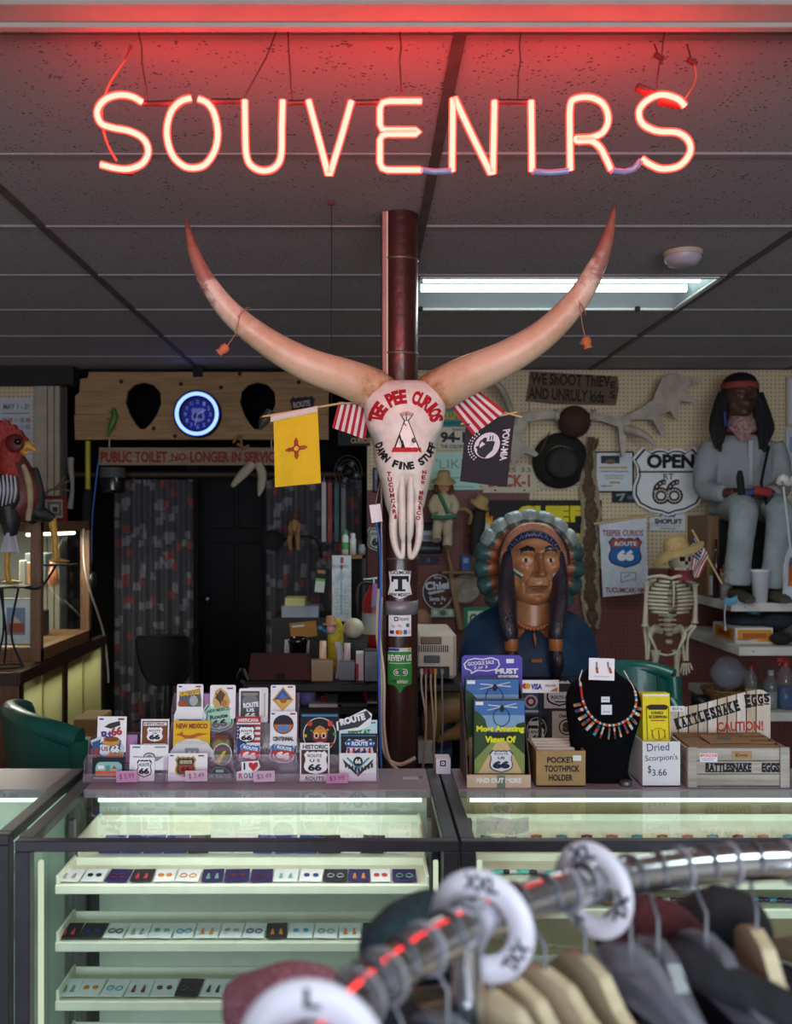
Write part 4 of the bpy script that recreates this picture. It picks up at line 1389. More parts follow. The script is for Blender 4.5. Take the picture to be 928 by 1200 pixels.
st('sticker','white sticker with a feathered headdress drawing',(246,803,276,842),2,[('p',[(249,823),(252,810),(258,806),(266,812),(270,822),(268,829),(260,828),(252,830)],'#c9a56a'),('p',[(252,818),(258,808),(264,814),(259,824)],'#5a4a3a'),('l',(253,812),(259,826),1,'#2a2a2a'),('l',(261,811),(262,827),1,'#7a3020'),('d',263,824,4,4,'#b8803c'),('r',266,806,273,807.6,'#8c2a34')],shape='round')
st('sticker','pale green New Mexico Route 66 shield sticker',(239,824,274,858),2,[('s',240.5,825.5,272.5,856.5,'#2f5a4c'),('s',241.8,826.8,271.2,855.2,'#a4d0bd'),('t','NEW MEXICO',243.5,830,269,834,'#23443a',.04,5),('t','Route',246,837,267,842,'#18302a',.04,5),('t','66',248,843,266,852,'#18302a',.05,5)],'#a4d0bd','shield',roll=4,dd=-.006)
st('sticker','oval brown scenic sticker under the green shield',(246,859,272,888),1,[('d',259,874,11,12.5,'#5c5a40'),('p',[(250,872),(256,866),(262,870),(268,867),(268,878),(250,878)],'#8a7a4a'),('r',250,862,268,866,'#7b2f24')],'#38342c','ellipse')
st('sticker','round sticker of a yellow road winding over green fields',(249,871,272,897),1,[('d',260.5,884,10,11.5,'#4b5b34'),('p',[(252,893),(262,880),(265,880),(258,895)],'#d6b23a'),('r',252,876,269,880,'#7a4a6a')],'#c8c4c0','ellipse',dd=-.008)
st('sticker','small dark car-shaped sticker at the rack foot',(244,898,271,913),0,[('p',[(247,908),(250,902),(258,900),(266,903),(269,909)],'#3a4650'),('d',252,909,2.5,2.5,K_),('d',263,909,2.5,2.5,K_),('r',253,902,262,905,'#98a8b0')],'#5a5c60','poly',[(244,912),(245,903),(253,898),(264,899),(271,905),(270,913)])
st('sticker','white framed sticker of a dark route scene at the rack top',(280,807,306,846),2,[('rr',282,810,304,846,'#4a4c54',1),('d',293,822,9,9,'#777a80'),('t','ROUTE',285,823,303,829,W_,.05,6),('t','US',289,830,298,834,W_,.04),('t','66',287,835,300,842,W_,.06),('r',284,812,302,815,'#8f8a80')],shape='round',dd=-.002)
st('sticker','plain white sticker stacked behind the dark route scene',(290,806,314,846),2,[('r',309,812,311,840,'#b8b4b4')],'#dddce0','round',dd=.004)
st('sticker','American flag sticker with a white route 66 shield',(277,840,305,882),1,[('r',277,840 + 42 / 7 * 0,305,846,'#b0303a')] + [('r',277,843 + 6 * i,305,846 + 6 * i,'#b0303a') for i in range(7)] + [('r',277,850,289,882,'#2a3f7c'),('r',277,840,305,847,'#b0303a'),('t','AMERICANA',278.5,842,303,846,W_,.03)] + [('d',279 + (i % 4) * 2.8,852 + (i // 4) * 4,.7,.7,W_) for i in range(16)] + [('s',279.5,850,299.5,870,K_),('s',280.5,851.2,298.5,868.8,W_),('t','ROUTE',283,855,296,857.5,K_,.03),('t','US',287,858.3,292,860.3,K_,.03),('t','66',283,861,296,867,K_,.06)],dd=.003)
for (x,lab) in ((279.5,'red and blue route 66 shield sticker below the flag sticker'),(319,'red and blue route 66 shield sticker below the centennial sticker')):
 st('sticker',lab.replace('route 66 shield sticker below','shield sticker mostly hidden behind its twin below'),(x - 3,872,x + 22,894),1,[('s',x - 2.5,872.5,x + 21,893.5,'#2c6ca8'),('p',[(x - 1.5,881),(x + 21,881),(x + 20,889),(x + 10,893),(x,889)],'#b8342f')],'#dfe2ea','shield',roll=-6,dd=-.004)
 st('sticker',lab,(x + 1,872,x + 26,894),1,[('s',x + 1.6,872.6,x + 25.4,893.4,'#2c7ab8'),('p',[(x + 2,879.5),(x + 25,879.5),(x + 25,886),(x + 22,890),(x + 13.5,893),(x + 5,890),(x + 2,886)],'#c03a34'),('t','ROUTE',x + 5,875,x + 22,878.8,W_,.05,-6),('t','66',x + 5,881,x + 21,889,W_,.07,-5)],'#dfe2ea','shield',roll=-5,dd=-.010)
st('sticker','die-cut I love route sticker with a red heart and rainbow letters',(277,892,305,914),0,[('l',(286.5,894),(286.5,902),2,K_),('p',[(297,904),(291.5,898),(291.7,894.5),(294.5,893.5),(297,895.5),(299.5,893.5),(302.3,894.5),(302.5,898)],'#c22a30')] + [('t',ch,279.5 + i * 6,905.5,284.5 + i * 6,912,c_,.05) for i,(ch,c_) in enumerate(zip('ROU',('#b8323a','#2c8a5a','#2a5fa8')))],W_,'poly',[(277,904),(283,903),(283,893),(290,892.5),(303,892),(305,899),(301,904),(305,905),(305,914),(277,914)],roll=2)
st('sticker','white sticker with a blue and yellow desert diamond',(317,803,346,842),2,[('r',319,804.5,323,806,'#3a3f90'),('r',337,804.5,343,806,'#8c2a34'),('p',[(331.5,805),(344,820),(331.5,833),(319,820)],'#d8a020'),('p',[(331.5,807),(342,820),(331.5,831.5),(321,820)],'#2f5a9c'),('p',[(322,820),(342,820),(331.5,831.5)],'#d7b05a'),('d',332,821,4,3,'#a8602c'),('l',(334,820),(338,815),1,'#a8602c'),('p',[(326,818),(331,812),(336,818)],'#4a78b8')],shape='round')
st('sticker','white centennial sticker with a round blue and orange 66 badge',(316.5,834,348,874),1,[('r',318,836,322,837.6,'#3a3f90'),('r',340,836,346,837.6,'#8c2a34'),('d',332,849,12,11,'#1f2a3c'),('p',ell(332,849,11,10,14,0,PI),'#c46a26'),('t','ROUTE',323,842,341,847,'#46180c',.05),('t','66',325,849,339,857,'#3f8ad0',.07),('t','CENTENNIAL',320,863,344,868,K_,.04)],shape='round',dd=.006)
st('sticker','black sticker with a colourful sugar skull',(352,836,397,884),1,[('r',353.5,837.5,395.5,840,'#3c78b8'),('o',374.5,861,19.5,20,1,'#d8d4d0'),('d',375,862,9,11,'#8c2a3c'),('p',[(366,859),(370,853),(375,850),(380,853),(384,859),(375,861)],'#d88a2a'),('d',370.8,862,3,3.6,'#e8d8b0'),('d',379.3,862,3,3.6,'#e8d8b0'),('d',370.8,862,1.7,2.2,K_),('d',379.3,862,1.7,2.2,K_),('r',371,869,379,872,'#e0dcd0'),('p',[(373,854),(375,851),(377,854)],'#2f8a9c')]
   + [('d',363,848,3,3,'#c83a24'),('d',387,848,3.2,3.2,'#d0402a'),('d',358,862,2,2,'#d8a22a'),('d',392,860,2,2,'#4a9a4a'),('d',360,872,1.8,1.8,'#d8a22a'),('d',389,871,2,2,'#c83a24'),('d',365,856,1.2,1.2,'#4a9a4a'),('d',384,855,1.2,1.2,'#d8a22a')],K_,dd=.004)
st('sticker','tall brown and white historic route US 66 sign sticker',(351.5,871,386,915),0,[('r',353,879,384.5,907,'#4a3020'),('t','HISTORIC',354.5,873,384,878,K_,.03),('s',356,880,384,907,W_),('t','ROUTE',360.5,884,377,887.5,K_,.02),('t','U S',363,889.5,375,893,K_,.02),('t','66',361,895,377,903,K_,.05),('t','ROUTE',358,909.5,380,914,K_,.02)],dd=-.001)
st('sticker','tilted white die-cut route lettering sticker at the rack top',(394,831,436,856),1,[('p',[(396,846),(430,833),(435,840),(420,852),(397,856)],'#3a3c48'),('t','ROUTE',398,839,428,847,W_,.07,14)],W_,'poly',[(394,846),(410,840),(428,831),(436,837),(434,850),(420,856),(395,856)],dd=.008)
st('sticker','pale blue card sticker with green lettering',(397.5,844,442,884),1,[('r',400,846.5,412,848,B_),('r',424,846.5,440,848,'#4a6a90'),('t','HIPPY AT',408,855,434,861,'#3f8a3c',.06),('r',398,860,442,884,'#9cc8d8')],'#bde0ea',dd=.003)
st('sticker','black card sticker with a starred red, white and blue route shield',(399.5,860,442,896),1,[('s',404,866,439,895,W_),('p',[(405,868),(413,867),(421.5,869),(430,867),(438,868),(437,876),(406,876)],'#2b5a9c'),('t','ROUTE',412,869,431,874,W_,.05),('d',408.5,871.5,1.4,1.4,W_),('d',434.5,871.5,1.4,1.4,W_)] + [('r',407 + i * 6.2,876.5,409.8 + i * 6.2,890,'#b8323a') for i in range(5)] + [('t','66',413,878,431,889,'#2b4a8c',.08),('r',401,861.5,440,863,'#4a6a90')],'#22232b',dd=-.006)
st('sticker','white sticker with a turquoise winged black emblem',(397.5,883,441,915),0,[('p',[(401,889),(419.5,906),(438,889),(436,894),(419.5,910),(403,894)],'#2a2c34'),('p',[(405,888),(419.5,902),(434,888),(431,888),(419.5,898),(408,888)],'#3f9ab0'),('d',419.5,892.5,5.6,5.6,'#25262e'),('t','66',416,889.5,423,895,W_,.05)] + [('r',404 + i * 3.8,897 + abs(i - 4) * -1.4 + 3,406.6 + i * 3.8,902 + abs(i - 4) * -1.4 + 3,'#3a3c46') for i in range(9)],dd=-.001)
for box,tx,lab in (((136,903.5,161,916.5),'$ 5.99','pink price tag between the camper and square stickers'),((217,903,243,915.5),'$ 3.49','pale pink price tag below the gold shield sticker'),((297,903.5,322,916),'$3.49','pale pink price tag beside the heart sticker'),((382,906.5,407.5,918),'$3.99','bright pink price tag at the foot of the sign sticker')):
 flat('price_tag',lab,'price tag',box,2.312,[('t',tx,box[0] + 4,box[1] + 3,box[2] - 4,box[3] - 3,'#7a3a78',0.0,3)],'#c98bb4' if 'bright' in lab or 'camper' in lab else '#d3aec4',th=.001,pitch=4,roll=1.5,group='pink price tags')
flat('pink_divider','plain pink divider card behind the brown sticker','card',(147,861,161,893),2.395,col='#b483b4',th=.001)
flat('pink_divider','plain pink divider card between the two tallest stickers','card',(236,813,247,852),2.425,col='#b483b4',th=.001)
# ================================================================ THINGS ON THE RIGHT-HAND CASE
# --- box of video discs
dv = thing('disc_display','purple cardboard counter display holding upright video discs','display box',P(584,925,2.32))
M_disp = C('#c9a98a')
a, b = P(547, 926, 2.283), P(622, 908, 2.283)
zb_ = TOPZ
mb = MB()
mb.b2((a.x, 2.283, zb_), (b.x, 2.288, b.z))
art(mb, Frame((0, 2.283, 0)), [], 0, 0, 1)
fr = Frame(P(584.5, 916.5, 2.283))
art(mb,fr,[('r',547.5,908.5,621.5,924.5,'#d7bfa4'),('r',582,908.5,592,924.5,'#6f8a72'),('t','FIND OUT MORE',558,911.5,611,917.5,'#f4f2f0',.05)],584.5,916.5,2.283 / F,.0005)
mb.build('front_lip', M_disp, dv)
mb = MB()
mb.b2((a.x, 2.288, zb_), (b.x, 2.45, zb_ + .004))
mb.build('tray_floor', M_disp, dv)
for x in (a.x, b.x - .003):
 fr = Frame((x, 0, 0), (0, 1, 0), (0, 0, 1))
 q = MB()
 q.prism([(2.288,zb_ + .004),(2.45,zb_ + .004),(2.45,zb_ + .22),(2.40,zb_ + .2),(2.30,zb_ + .06),(2.288,zb_ + .03)],fr,0,.003,mat('display_side','#4a3a34',.6))
 q.build('side_panel', None, dv)
flat('header_card',None,None,(541,768,612,900),2.452,[('p',[(545,784),(543,778),(548,773),(556,771),(566,772),(576,770),(584,773),(586,779),(582,785),(570,787),(560,786),(552,790),(551,786)],'#e6e4f2'),
     ('p',[(546.5,783),(544.8,778),(549,774),(556,772.4),(566,773.3),(576,771.5),(582.8,774),(584.4,779),(581,783.8),(570,785.5),(559,784.7),(553,787.5),(552,785)],'#5a52b4'),('t','GOOGLE SALE',548,774.5,579,779,W_,.02,5),('t','2 or 3',555,780,571,783.5,W_,.02,5),
     ('r',593,772,602,777,'#eceaf4'),('t','MUST',580,783,607,789.5,W_,.06),('t','SEE!',583,791,607,797,W_,.06),('r',541.5,803,548,850,'#3a8ac8'),('d',545,797,2,2,'#c85a7a')],'#5a52b4','round',.004,parent=dv,corner=5)
def disc(label, x0, y0, x1, y1, d, full=True):
 s = (x1 - x0) / 60
 X = lambda x: x0 + (x - 555) * s
 Y = lambda y: y0 + (y - 820) * s
 el = [('r',X(556),Y(821),X(614.5),Y(860),'#4a78b8'),('r',X(556),Y(838),X(614.5),Y(856),'#86aad0'),('p',[(X(556),Y(832)),(X(562),Y(836)),(X(568),Y(842)),(X(572),Y(856)),(X(572),Y(880)),(X(556),Y(892))],'#3d5236'),('p',[(X(614.5),Y(846)),(X(606),Y(848)),(X(600),Y(856)),(X(600),Y(874)),(X(614.5),Y(886))],'#33422e'),
          ('r',X(570),Y(858),X(602),Y(872),'#2f3128'),('p',[(X(556),Y(906)),(X(556),Y(890)),(X(577),Y(868)),(X(597),Y(868)),(X(614.5),Y(884)),(X(614.5),Y(906))],'#8a9a58'),('p',[(X(560),Y(906)),(X(582),Y(868)),(X(593),Y(868)),(X(612),Y(906))],'#d8b98a'),
          ('l',(X(572),Y(826)),(X(606),Y(829)),1.2 * s,'#d8dce4'),('l',(X(571),Y(832)),(X(605),Y(824)),1.2 * s,'#c4cad4'),('d',X(588),Y(830),2.6 * s,4 * s,'#23252c'),('o',X(587.5),Y(840),10 * s,11 * s,.9 * s,'#2a3a5c'),('r',X(557),Y(822),X(566),Y(826),'#f0f0f2')]
 if full:
  el += [('t','Most Amazing',X(558),Y(850),X(614),Y(859),'#e8e82a',.06),('t','Views Of',X(568),Y(862),X(604),Y(870),'#e8e82a',.06),('s',X(573),Y(878),X(601),Y(905),'#2a3c6a'),('s',X(574.2),Y(879.2),X(599.8),Y(903.8),'#e4e6ec'),('t','ROUTE',X(579),Y(881.5),X(595),Y(884),'#5a6a8a',.02),('t','US',X(583),Y(886),X(591),Y(889),'#1e2a4a',.03),('t','66',X(577),Y(891),X(597),Y(900),'#1e2a4a',.08)]
 return flat('video_disc',label,'disc case',(x0,y0,x1,y1),d,el,'#2a3036',th=.013,group='video discs in the purple display')
for i in range(4):
 dd = 2.302 + i * .0145
 disc('front video disc case with yellow title over a road picture' if i == 0 else 'video disc case behind the front one, only its edge showing',555 - i * .3,820,615 - i * .3,909,dd,i == 0)
mb = MB()
a_, b_ = P(548, 0, 2.36), P(612, 850, 2.36)
mb.b2((a_.x + .004, 2.363, zb_ + .004), (b_.x, 2.43, zb_ + .10))
mb.build('riser', M_disp, dv)
for i in range(3):
 d_ = 2.372 + i * .0145
 zbot = zb_ + .10
 ybot = 611 + (1.6 - zbot) * F / d_
 disc('video disc case at the front of the raised back row' if i == 0 else 'video disc case in the raised back row, only its edge showing',545 - i * .2,795,608 - i * .2,ybot,d_,False)
# --- card sign of payment brands
flat('payment_sign','small white payment card sign standing behind the toothpick box','sign',(611,797,655,812),2.47,[('d',615,804,3.2,3.4,'#c8402e'),('d',618.4,804,3.2,3.4,'#e0a032'),('t','VISA',622,801,635,808,'#2a3f86',.05,0),('r',637,799.5,653,810,'#f7f7f8'),('t','DISCOVER',638.5,802,651.5,804.5,'#333338',.03),('p',[(644,810),(653,805),(653,810)],'#d8762a')],'#eef0f4',th=.003)
q = MB()
c = P(633, 812, 2.473)
q.tube([(c.x, 2.475, TOPZ - .05), (c.x, 2.475, c.z + .01)], .004, 6)
q.tube([(c.x, 2.475, TOPZ - .05), (c.x, 2.44, TOPZ - .05)], .004, 6)
sg = [o for o in bpy.data.objects if o.name == 'payment_sign'][0]
q.build('sign_stem', M_black, sg)
# --- toothpick box
tb = thing('toothpick_box','open cardboard box hand-lettered Pocket Toothpick Holder','box',P(657,923,2.34))
d0, d1 = 2.29, 2.43
a, b = P(628.5, 923, d0), P(686, 880, d0)
wl, wr, zt, z0 = a.x, b.x, b.z, TOPZ
mb = MB()
mb.b2((wl, d0, z0), (wr, d0 + .004, zt))
art(mb,Frame(P(657,902,d0)),[('t','POCKET',641,887,673,894,K_,.03),('t','TOOTHPICK',638,897,679,904.5,K_,.03),('t','HOLDER',643,907.5,671,915,K_,.03),('rr',671,885,681,891.5,'#e4e6ee',1)],657,902,d0 / F,.0006)
mb.build('front_panel', M_card, tb)
MB().b2((wl,d0 + .004,z0),(wl + .004,d1,zt)).build('side_panel',M_card,tb)
MB().b2((wr - .004,d0 + .004,z0),(wr,d1,zt)).build('side_panel',M_card,tb)
MB().b2((wl,d1 - .004,z0),(wr,d1,zt)).build('back_panel',M_card,tb)
MB().b2((wl, d0, z0), (wr, d1, z0 + .003)).build('bottom', M_card, tb)
for i in range(5):
 y = d0 + .02 + i * .024
 q = MB()
 q.b2((wl + .008,y,z0 + .004),(wr - .012 - random.uniform(0,.02),y + .012,zt - .004 + i * .0015))
 q.build('toothpick_card',mat('pale_card','#ded0c4',.7,var=.06),None,'pale card packet standing in the toothpick box','packet','card packets in the toothpick box')
# --- necklace bust
nb = thing('necklace_bust','black velvet necklace display bust on the right counter','display bust',P(703,916,2.36))
NBD = 2.36
rings = []
for (y,cx,hw,dp,yo) in ((776,704,13,.030,0),(782,704,15,.034,0),(787,704,17,.036,-.002),(792,704,24,.04,-.006),(798,704,34,.044,-.012),(806,704,41,.046,-.018),(818,704,44,.046,-.022),(835,704.5,43.5,.044,-.024),(852,704,40,.04,-.02),(872,703,36,.035,-.012),(892,702.5,33,.031,-.006),(906,702,33,.03,-.004),(911,702,36,.036,-.004),(916.5,702,38,.042,-.004)):
 rings.append([Vector((P(cx,y,NBD).x + S(hw,NBD) * math.copysign(abs(math.cos(w)) ** .85,math.cos(w)),NBD + yo + dp * math.sin(w),max(P(0,y,NBD).z,TOPZ))) for w in [2 * PI * i / 32 for i in range(32)]])
mb = MB()
mb.loft(rings)
M_velvet = mat('black_velvet', '#0c0c10', .95, var=.2, spec=.1)
bust_o = subsurf(mb.build('velvet_form', M_velvet, nb), 1)
nbv = [q for r in rings for q in r]
nbb = BVHTree.FromPolygons(nbv,[(j * 32 + i,j * 32 + (i + 1) % 32,(j + 1) * 32 + (i + 1) % 32,(j + 1) * 32 + i) for j in range(len(rings) - 1) for i in range(32)])
def on_bust(px, py, lift):
 p = P(px, py, NBD - .04)
 h = nbb.ray_cast(Vector((p.x, 2.0, p.z)), Vector((0, 1, 0)))
 return Vector((p.x,(h[0].y if h[0] is not None else NBD - .02) - lift,p.z))
nk = thing('necklace','fringed turquoise, coral and white bead necklace on the black bust','necklace',on_bust(711,855,0))
path = catmull([(684,786,0),(680,800,0),(680,817,0),(686,832,0),(697,843,0),(711,847,0),(725,844,0),(737,835,0),(743,820,0),(741,803,0),(733,787,0)],9)
bc = ['#c8562a','#d6d2d0','#3f9ab0','#b8302c','#d88a4a','#2a5a78','#e2ded8']
tot = len(path)
for i in range(tot - 1):
 t_ = i / (tot - 1)
 a, b = path[i], path[i + 1]
 pa, pb = on_bust(a.x, a.y, .005), on_bust(b.x, b.y, .005)
 col = bc[3] if .12 < t_ < .2 else ('#d8d4d2' if t_ < .12 or t_ > .85 else bc[i * 3 % 7])
 r = .0018 if (t_ < .1 or t_ > .86) else .0038
 q = MB()
 q.tube([pa, pa.lerp(pb, .5), pb], [r * .75, r, r * .75], 8)
 q.build('bead',mat('bead_' + col[1:],col,.3,var=.2,scale=120),nk)
for i in range(15):
 t_ = .24 + .52 * i / 14
 k = int(t_ * (tot - 1))
 a = path[k]
 tx = path[k + 1] - path[k - 1]
 nx = Vector((-tx.y, tx.x, 0)).normalized()
 if nx.y < 0:
  nx = -nx
 L = 8 + 6 * math.sin(PI * (i / 14))
 for j in range(3):
  p0 = a + nx * (3 + L / 3 * j)
  p1 = a + nx * (3 + L / 3 * (j + .9))
  col = bc[(i + j * 2) % 7]
  q = MB()
  q.tube([on_bust(p0.x,p0.y,.004),on_bust(p1.x,p1.y,.004)],.0042,6,flat=.6)
  q.build('fringe_bead',mat('bead_' + col[1:],col,.3,var=.2,scale=120),nk)
flat('earring_card','white card with a pair of red and turquoise drop earrings on the bust neck','earrings',(690,771.5,720,797),2.305,[('d',699,777,1.2,1.2,'#c84a2a'),('r',698,778,700,782,'#3f8ab0'),('p',[(697.5,782),(700.5,782),(701.5,789),(698.5,789)],'#b8442a'),('d',712,776.5,1.2,1.2,'#c84a2a'),('r',711.5,777.5,713.5,781.5,'#3f8ab0'),('p',[(712,781.5),(715,781.5),(717.5,788),(714.5,789)],'#b8442a'),('r',696,792,714,793,'#c8c4d0')],'#eeedf3',th=.001,roll=-2,pitch=5)
for box,lab in (((704.5,816.5,714.5,823),'upper blank white price label on the black bust'),((704.5,826,717,837.5),'lower white price label with faint writing on the black bust')):
 flat('price_label',lab,'label',box,on_bust((box[0] + box[2]) / 2,(box[1] + box[3]) / 2,.003).y,[('r',box[0] + 2,box[3] - 4,box[2] - 2,box[3] - 3,'#a0a4b4')],'#e2e4ec',th=.0015)
# --- dried scorpion box and packets
sb_ = thing('scorpion_box','white paper box hand-written Dried Scorpions 3.66','box',P(770,918,2.34))
d0, d1 = 2.29, 2.41
a, b = P(753, 918.5, d0), P(797, 869, d0)
wl, wr, zt, z0 = a.x, b.x, b.z, TOPZ
M_wb = mat('white_box_card', '#dcdbe4', .7, var=.05)
mb = MB()
mb.b2((wl, d0, z0), (wr, d0 + .003, zt))
ink = '#2f3560'
art(mb,Frame(P(775,894,d0)),[('t','Dried',758,871,784,880,ink,0,3),('t',"Scorpion's",756,884,794,893,ink,0,3),('t','$',759,897,763,907,ink,0),('t','3.66',764,901,781,909,ink,0,2)],775,894,d0 / F,.0006)
mb.build('front_panel', M_wb, sb_)
MB().b2((wl,d0 + .003,z0),(wl + .003,d1,zt)).build('side_panel',M_wb,sb_)
MB().b2((wr - .003,d0 + .003,z0),(wr,d1,zt)).build('side_panel',M_wb,sb_)
MB().b2((wl,d1 - .003,z0),(wr,d1,zt + .01)).build('back_panel',M_wb,sb_)
MB().b2((wl, d0, z0), (wr, d1, z0 + .003)).build('bottom', M_wb, sb_)
for i in range(4):
 x0 = 753.5 - i * 1.6
 d_ = 2.315 + i * .016
 yb_ = 611 + (1.6 - z0 - .005) * F / d_
 flat('scorpion_packet','front yellow scorpion packet with black printing in the white box' if i == 0 else 'yellow scorpion packet stacked behind the front one','packet',(x0,813 - i * .6,x0 + 32,yb_),d_,
         [('r',x0 + 1,814,x0 + 31,816.5,'#e8e8d8'),('p',[(x0 + 4,828),(x0 + 9,826),(x0 + 26,826),(x0 + 30,828),(x0 + 28,832),(x0 + 7,832)],'#2a2410'),('t','DRIED',x0 + 10,834,x0 + 24,837,'#3a3010',.03),('t','SCORPION',x0 + 7,838.5,x0 + 28,842,'#3a3010',.04),('r',x0 + 9,843.8,x0 + 26,845,'#a8482c'),('l',(x0 + 10,855),(x0 + 12,865),.8,'#5a4c10'),('l',(x0 + 18,855),(x0 + 19,866),.8,'#5a4c10'),('l',(x0 + 25,855),(x0 + 26,865),.8,'#5a4c10'),('o',x0 + 18,860,8,7,.6,'#8a7a14'),('l',(x0 + 4,828),(x0 + 5,866),.7,'#4a4010'),('l',(x0 + 30,828),(x0 + 30.5,866),.7,'#4a4010')],
         '#e6d222', th=.003, pitch=3, group='yellow scorpion packets')
q = MB()
c = P(733, 910, 2.30)
q.lathe([(0,0),(.014,0),(.015,.003),(.015,.01),(.012,.013),(0,.0135)],(c.x,c.y,TOPZ),n=18)
q.build('round_tin',M_greymetal,None,'small round dark grey tin beside the white box','tin')
# --- rattlesnake eggs crate with its header board
cr = thing('egg_crate','weathered wooden crate stamped Rattlesnake Eggs on the right counter','crate',P(864,920,2.36))
M_cw = wood('weathered_wood', '#8f8880', '#b7b1ac', .75, 'x', 5)
M_cws = wood('weathered_wood_side', '#8a7a6c', '#a89a8c', .75, 'y', 5)
d0, d1 = 2.275, 2.43
a, b = P(806, 920, d0), P(925.5, 877, d0)
wl, wr, zt, z0 = a.x, b.x, b.z, TOPZ + .001
sl = (zt - z0) / 3
for i in range(3):
 q = MB()
 q.b2((wl + .0,d0 + .006,z0 + sl * i + .0008),(wr,d0 + .012,z0 + sl * (i + 1) - .0008),.001)
 q.build('slat', M_cw, cr)
 q = MB()
 q.b2((wl,d1 - .006,z0 + sl * i + .0008),(wr,d1,z0 + sl * (i + 1) - .0008),.001)
 q.build('slat', M_cw, cr)
 for x in (wl, wr - .006):
  q = MB()
  q.b2((x,d0 + .012,z0 + sl * i + .0008),(x + .006,d1 - .006,z0 + sl * (i + 1) - .0008),.001)
  q.build('slat', M_cws, cr)
for x in (wl, wr - .022):
 MB().b2((x,d0,z0),(x + .022,d0 + .006,zt + .002),.001).build('corner_post',M_cw,cr)
MB().b2((wl,d0 + .006,z0 - .0005),(wr,d1,z0 + .004)).build('bottom',M_cws,cr)
q = MB()
fr = Frame((0, d0 + .0055, 0))
kk = (d0 + .006) / F
def px_fr(px_, py_, d):
 return Frame(P(px_, py_, d))
put_text(q,px_fr(867,899.5,d0 + .0055),'RATTLESNAKE',-7.5 * kk * 1.0 - 6 * kk,0,54 * kk,10.5 * kk,0,C(K_),.06)
put_text(q,px_fr(867,899.5,d0 + .0055),'EGGS',36 * kk,0,21 * kk,10.5 * kk,0,C(K_),.06)
for x0, n_, w_ in ((-40.5, 11, 4.95), (26, 4, 5.3)):
 for i in range(n_):
  for yy in (-4.8, 4.8):
   q.sheet([((x0 + i * w_ + .2) * kk,(yy - .7) * kk),((x0 + (i + .92) * w_) * kk,(yy - .7) * kk),((x0 + (i + .92) * w_) * kk,(yy + .7) * kk),((x0 + i * w_ + .2) * kk,(yy + .7) * kk)],px_fr(867,899.5,d0 + .0053),0,C(K_))
q.build('lettering', None, cr)
flat('caution_label',None,None,(820,883,840.5,893),d0 + .0045,[('r',821,884,839.5,887,'#c43a3a'),('t','CAUTION',822.5,884.4,838,886.6,'#f4f0f0',.03),('r',822,888.5,838,889.3,'#8a90b0'),('r',822,890.5,836,891.3,'#8a90b0')],'#e6e2ea',th=.001,parent=cr,kind=None)
flat('cut_label',None,None,(858,880.5,881,889.5),d0 + .0045,[('t','Eggs',862,883,876,888,'#4a3a2a',.02)],'#a58258',th=.001,parent=cr)
for i in range(7):
 q = MB()
 y = d0 + .018 + i * .019
 q.b2((wl + .01,y,z0 + .006),(wr - .012 - (i % 2) * .05,y + .012,zt + .001 + .0008 * i))
 q.build('kraft_envelope',mat('kraft_paper','#8c6a48',.8,var=.12,scale=30),None,'brown kraft envelope filed upright in the egg crate','envelope','kraft envelopes in the egg crate')
q = MB()
fr = Frame((P(848,0,2.36).x,2.345,zt + .008),(1,.1,0),(-.08,1,.08))
q.prism([(-.055,-.032),(.05,-.032),(.05,.03),(-.055,.03)],fr,-.002,0,mat('kraft_paper','#8c6a48',.8))
q.prism(ell(-.005, 0, .018, .013, 16), fr, 0, .0006, C('#5c5850'))
q.build('kraft_envelope',None,None,'kraft envelope lying flat on top of the crate with a printed oval','envelope')
hb = thing('header_board','whitewashed plank header board painted Rattlesnake Eggs Caution','sign board',P(845,868,2.43))
HD = 2.440
M_pl = [wood('whitewash_%d' % i,c1,c2,.75,'z',5) for i,(c1,c2) in enumerate((('#b8a894','#d4ccc2'),('#c4b8a8','#dcd6d0'),('#a89478','#c8bca8')))]
def top_y(x):
 pts = [(784,830),(800,829),(818,826),(840,820),(862,814),(880,809.5),(890,808),(897,809.5),(903,817)]
 for i in range(len(pts) - 1):
  if pts[i][0] <= x <= pts[i + 1][0]:
   t = (x - pts[i][0]) / (pts[i + 1][0] - pts[i][0])
   return pts[i][1] + (pts[i + 1][1] - pts[i][1]) * t
 return 818
xs = [784, 795, 806.5, 818, 829, 840.5, 852, 863, 874.5, 886, 903.5]
kk = HD / F
fr = Frame(P(845, 845, HD))
ybot = 611 + (1.6 - zt + .02) * F / HD
for i in range(10):
 q = MB()
 x0, x1 = xs[i] + .7, xs[i + 1] - .7
 top = [(x0 + (x1 - x0) * j / 4,top_y(x0 + (x1 - x0) * j / 4)) for j in range(5)]
 out = [(x0, ybot), (x1, ybot)] + top[::-1]
 q.prism([((x - 845) * kk,(845 - y) * kk) for x,y in out],fr,-.004,0,M_pl[i % 3])
 q.build('plank', None, hb)
q = MB()
q.prism([((x - 845) * kk,(845 - y) * kk) for x,y in ([(784.5,ybot),(903,ybot)] + [(x,top_y(x) + 1) for x in range(902,784,-9)])],fr,-.008,-.0042,C('#1c1d30'))
q.build('backing_board', None, hb)
q = MB()
for i, ch in enumerate('RATTLESNAKE'):
 t = i / 10
 x = 794 + 69 * t
 y = 848 - 21 * t
 put_text(q,fr,ch,(x - 845) * kk,(845 - y) * kk,6.0 * kk,13 * kk,.0006,C('#16161e'),.07,.3)
 for yy in (-5.8, 5.8):
  c_, s_ = math.cos(.3), math.sin(.3)
  pts = [(-3.2,yy - .9),(3.2,yy - .9),(3.2,yy + .9),(-3.2,yy + .9)]
  q.sheet([((x - 845 + a * c_ - b * s_) * kk,(845 - y + a * s_ + b * c_) * kk) for a,b in pts],fr,.0005,C('#16161e'))
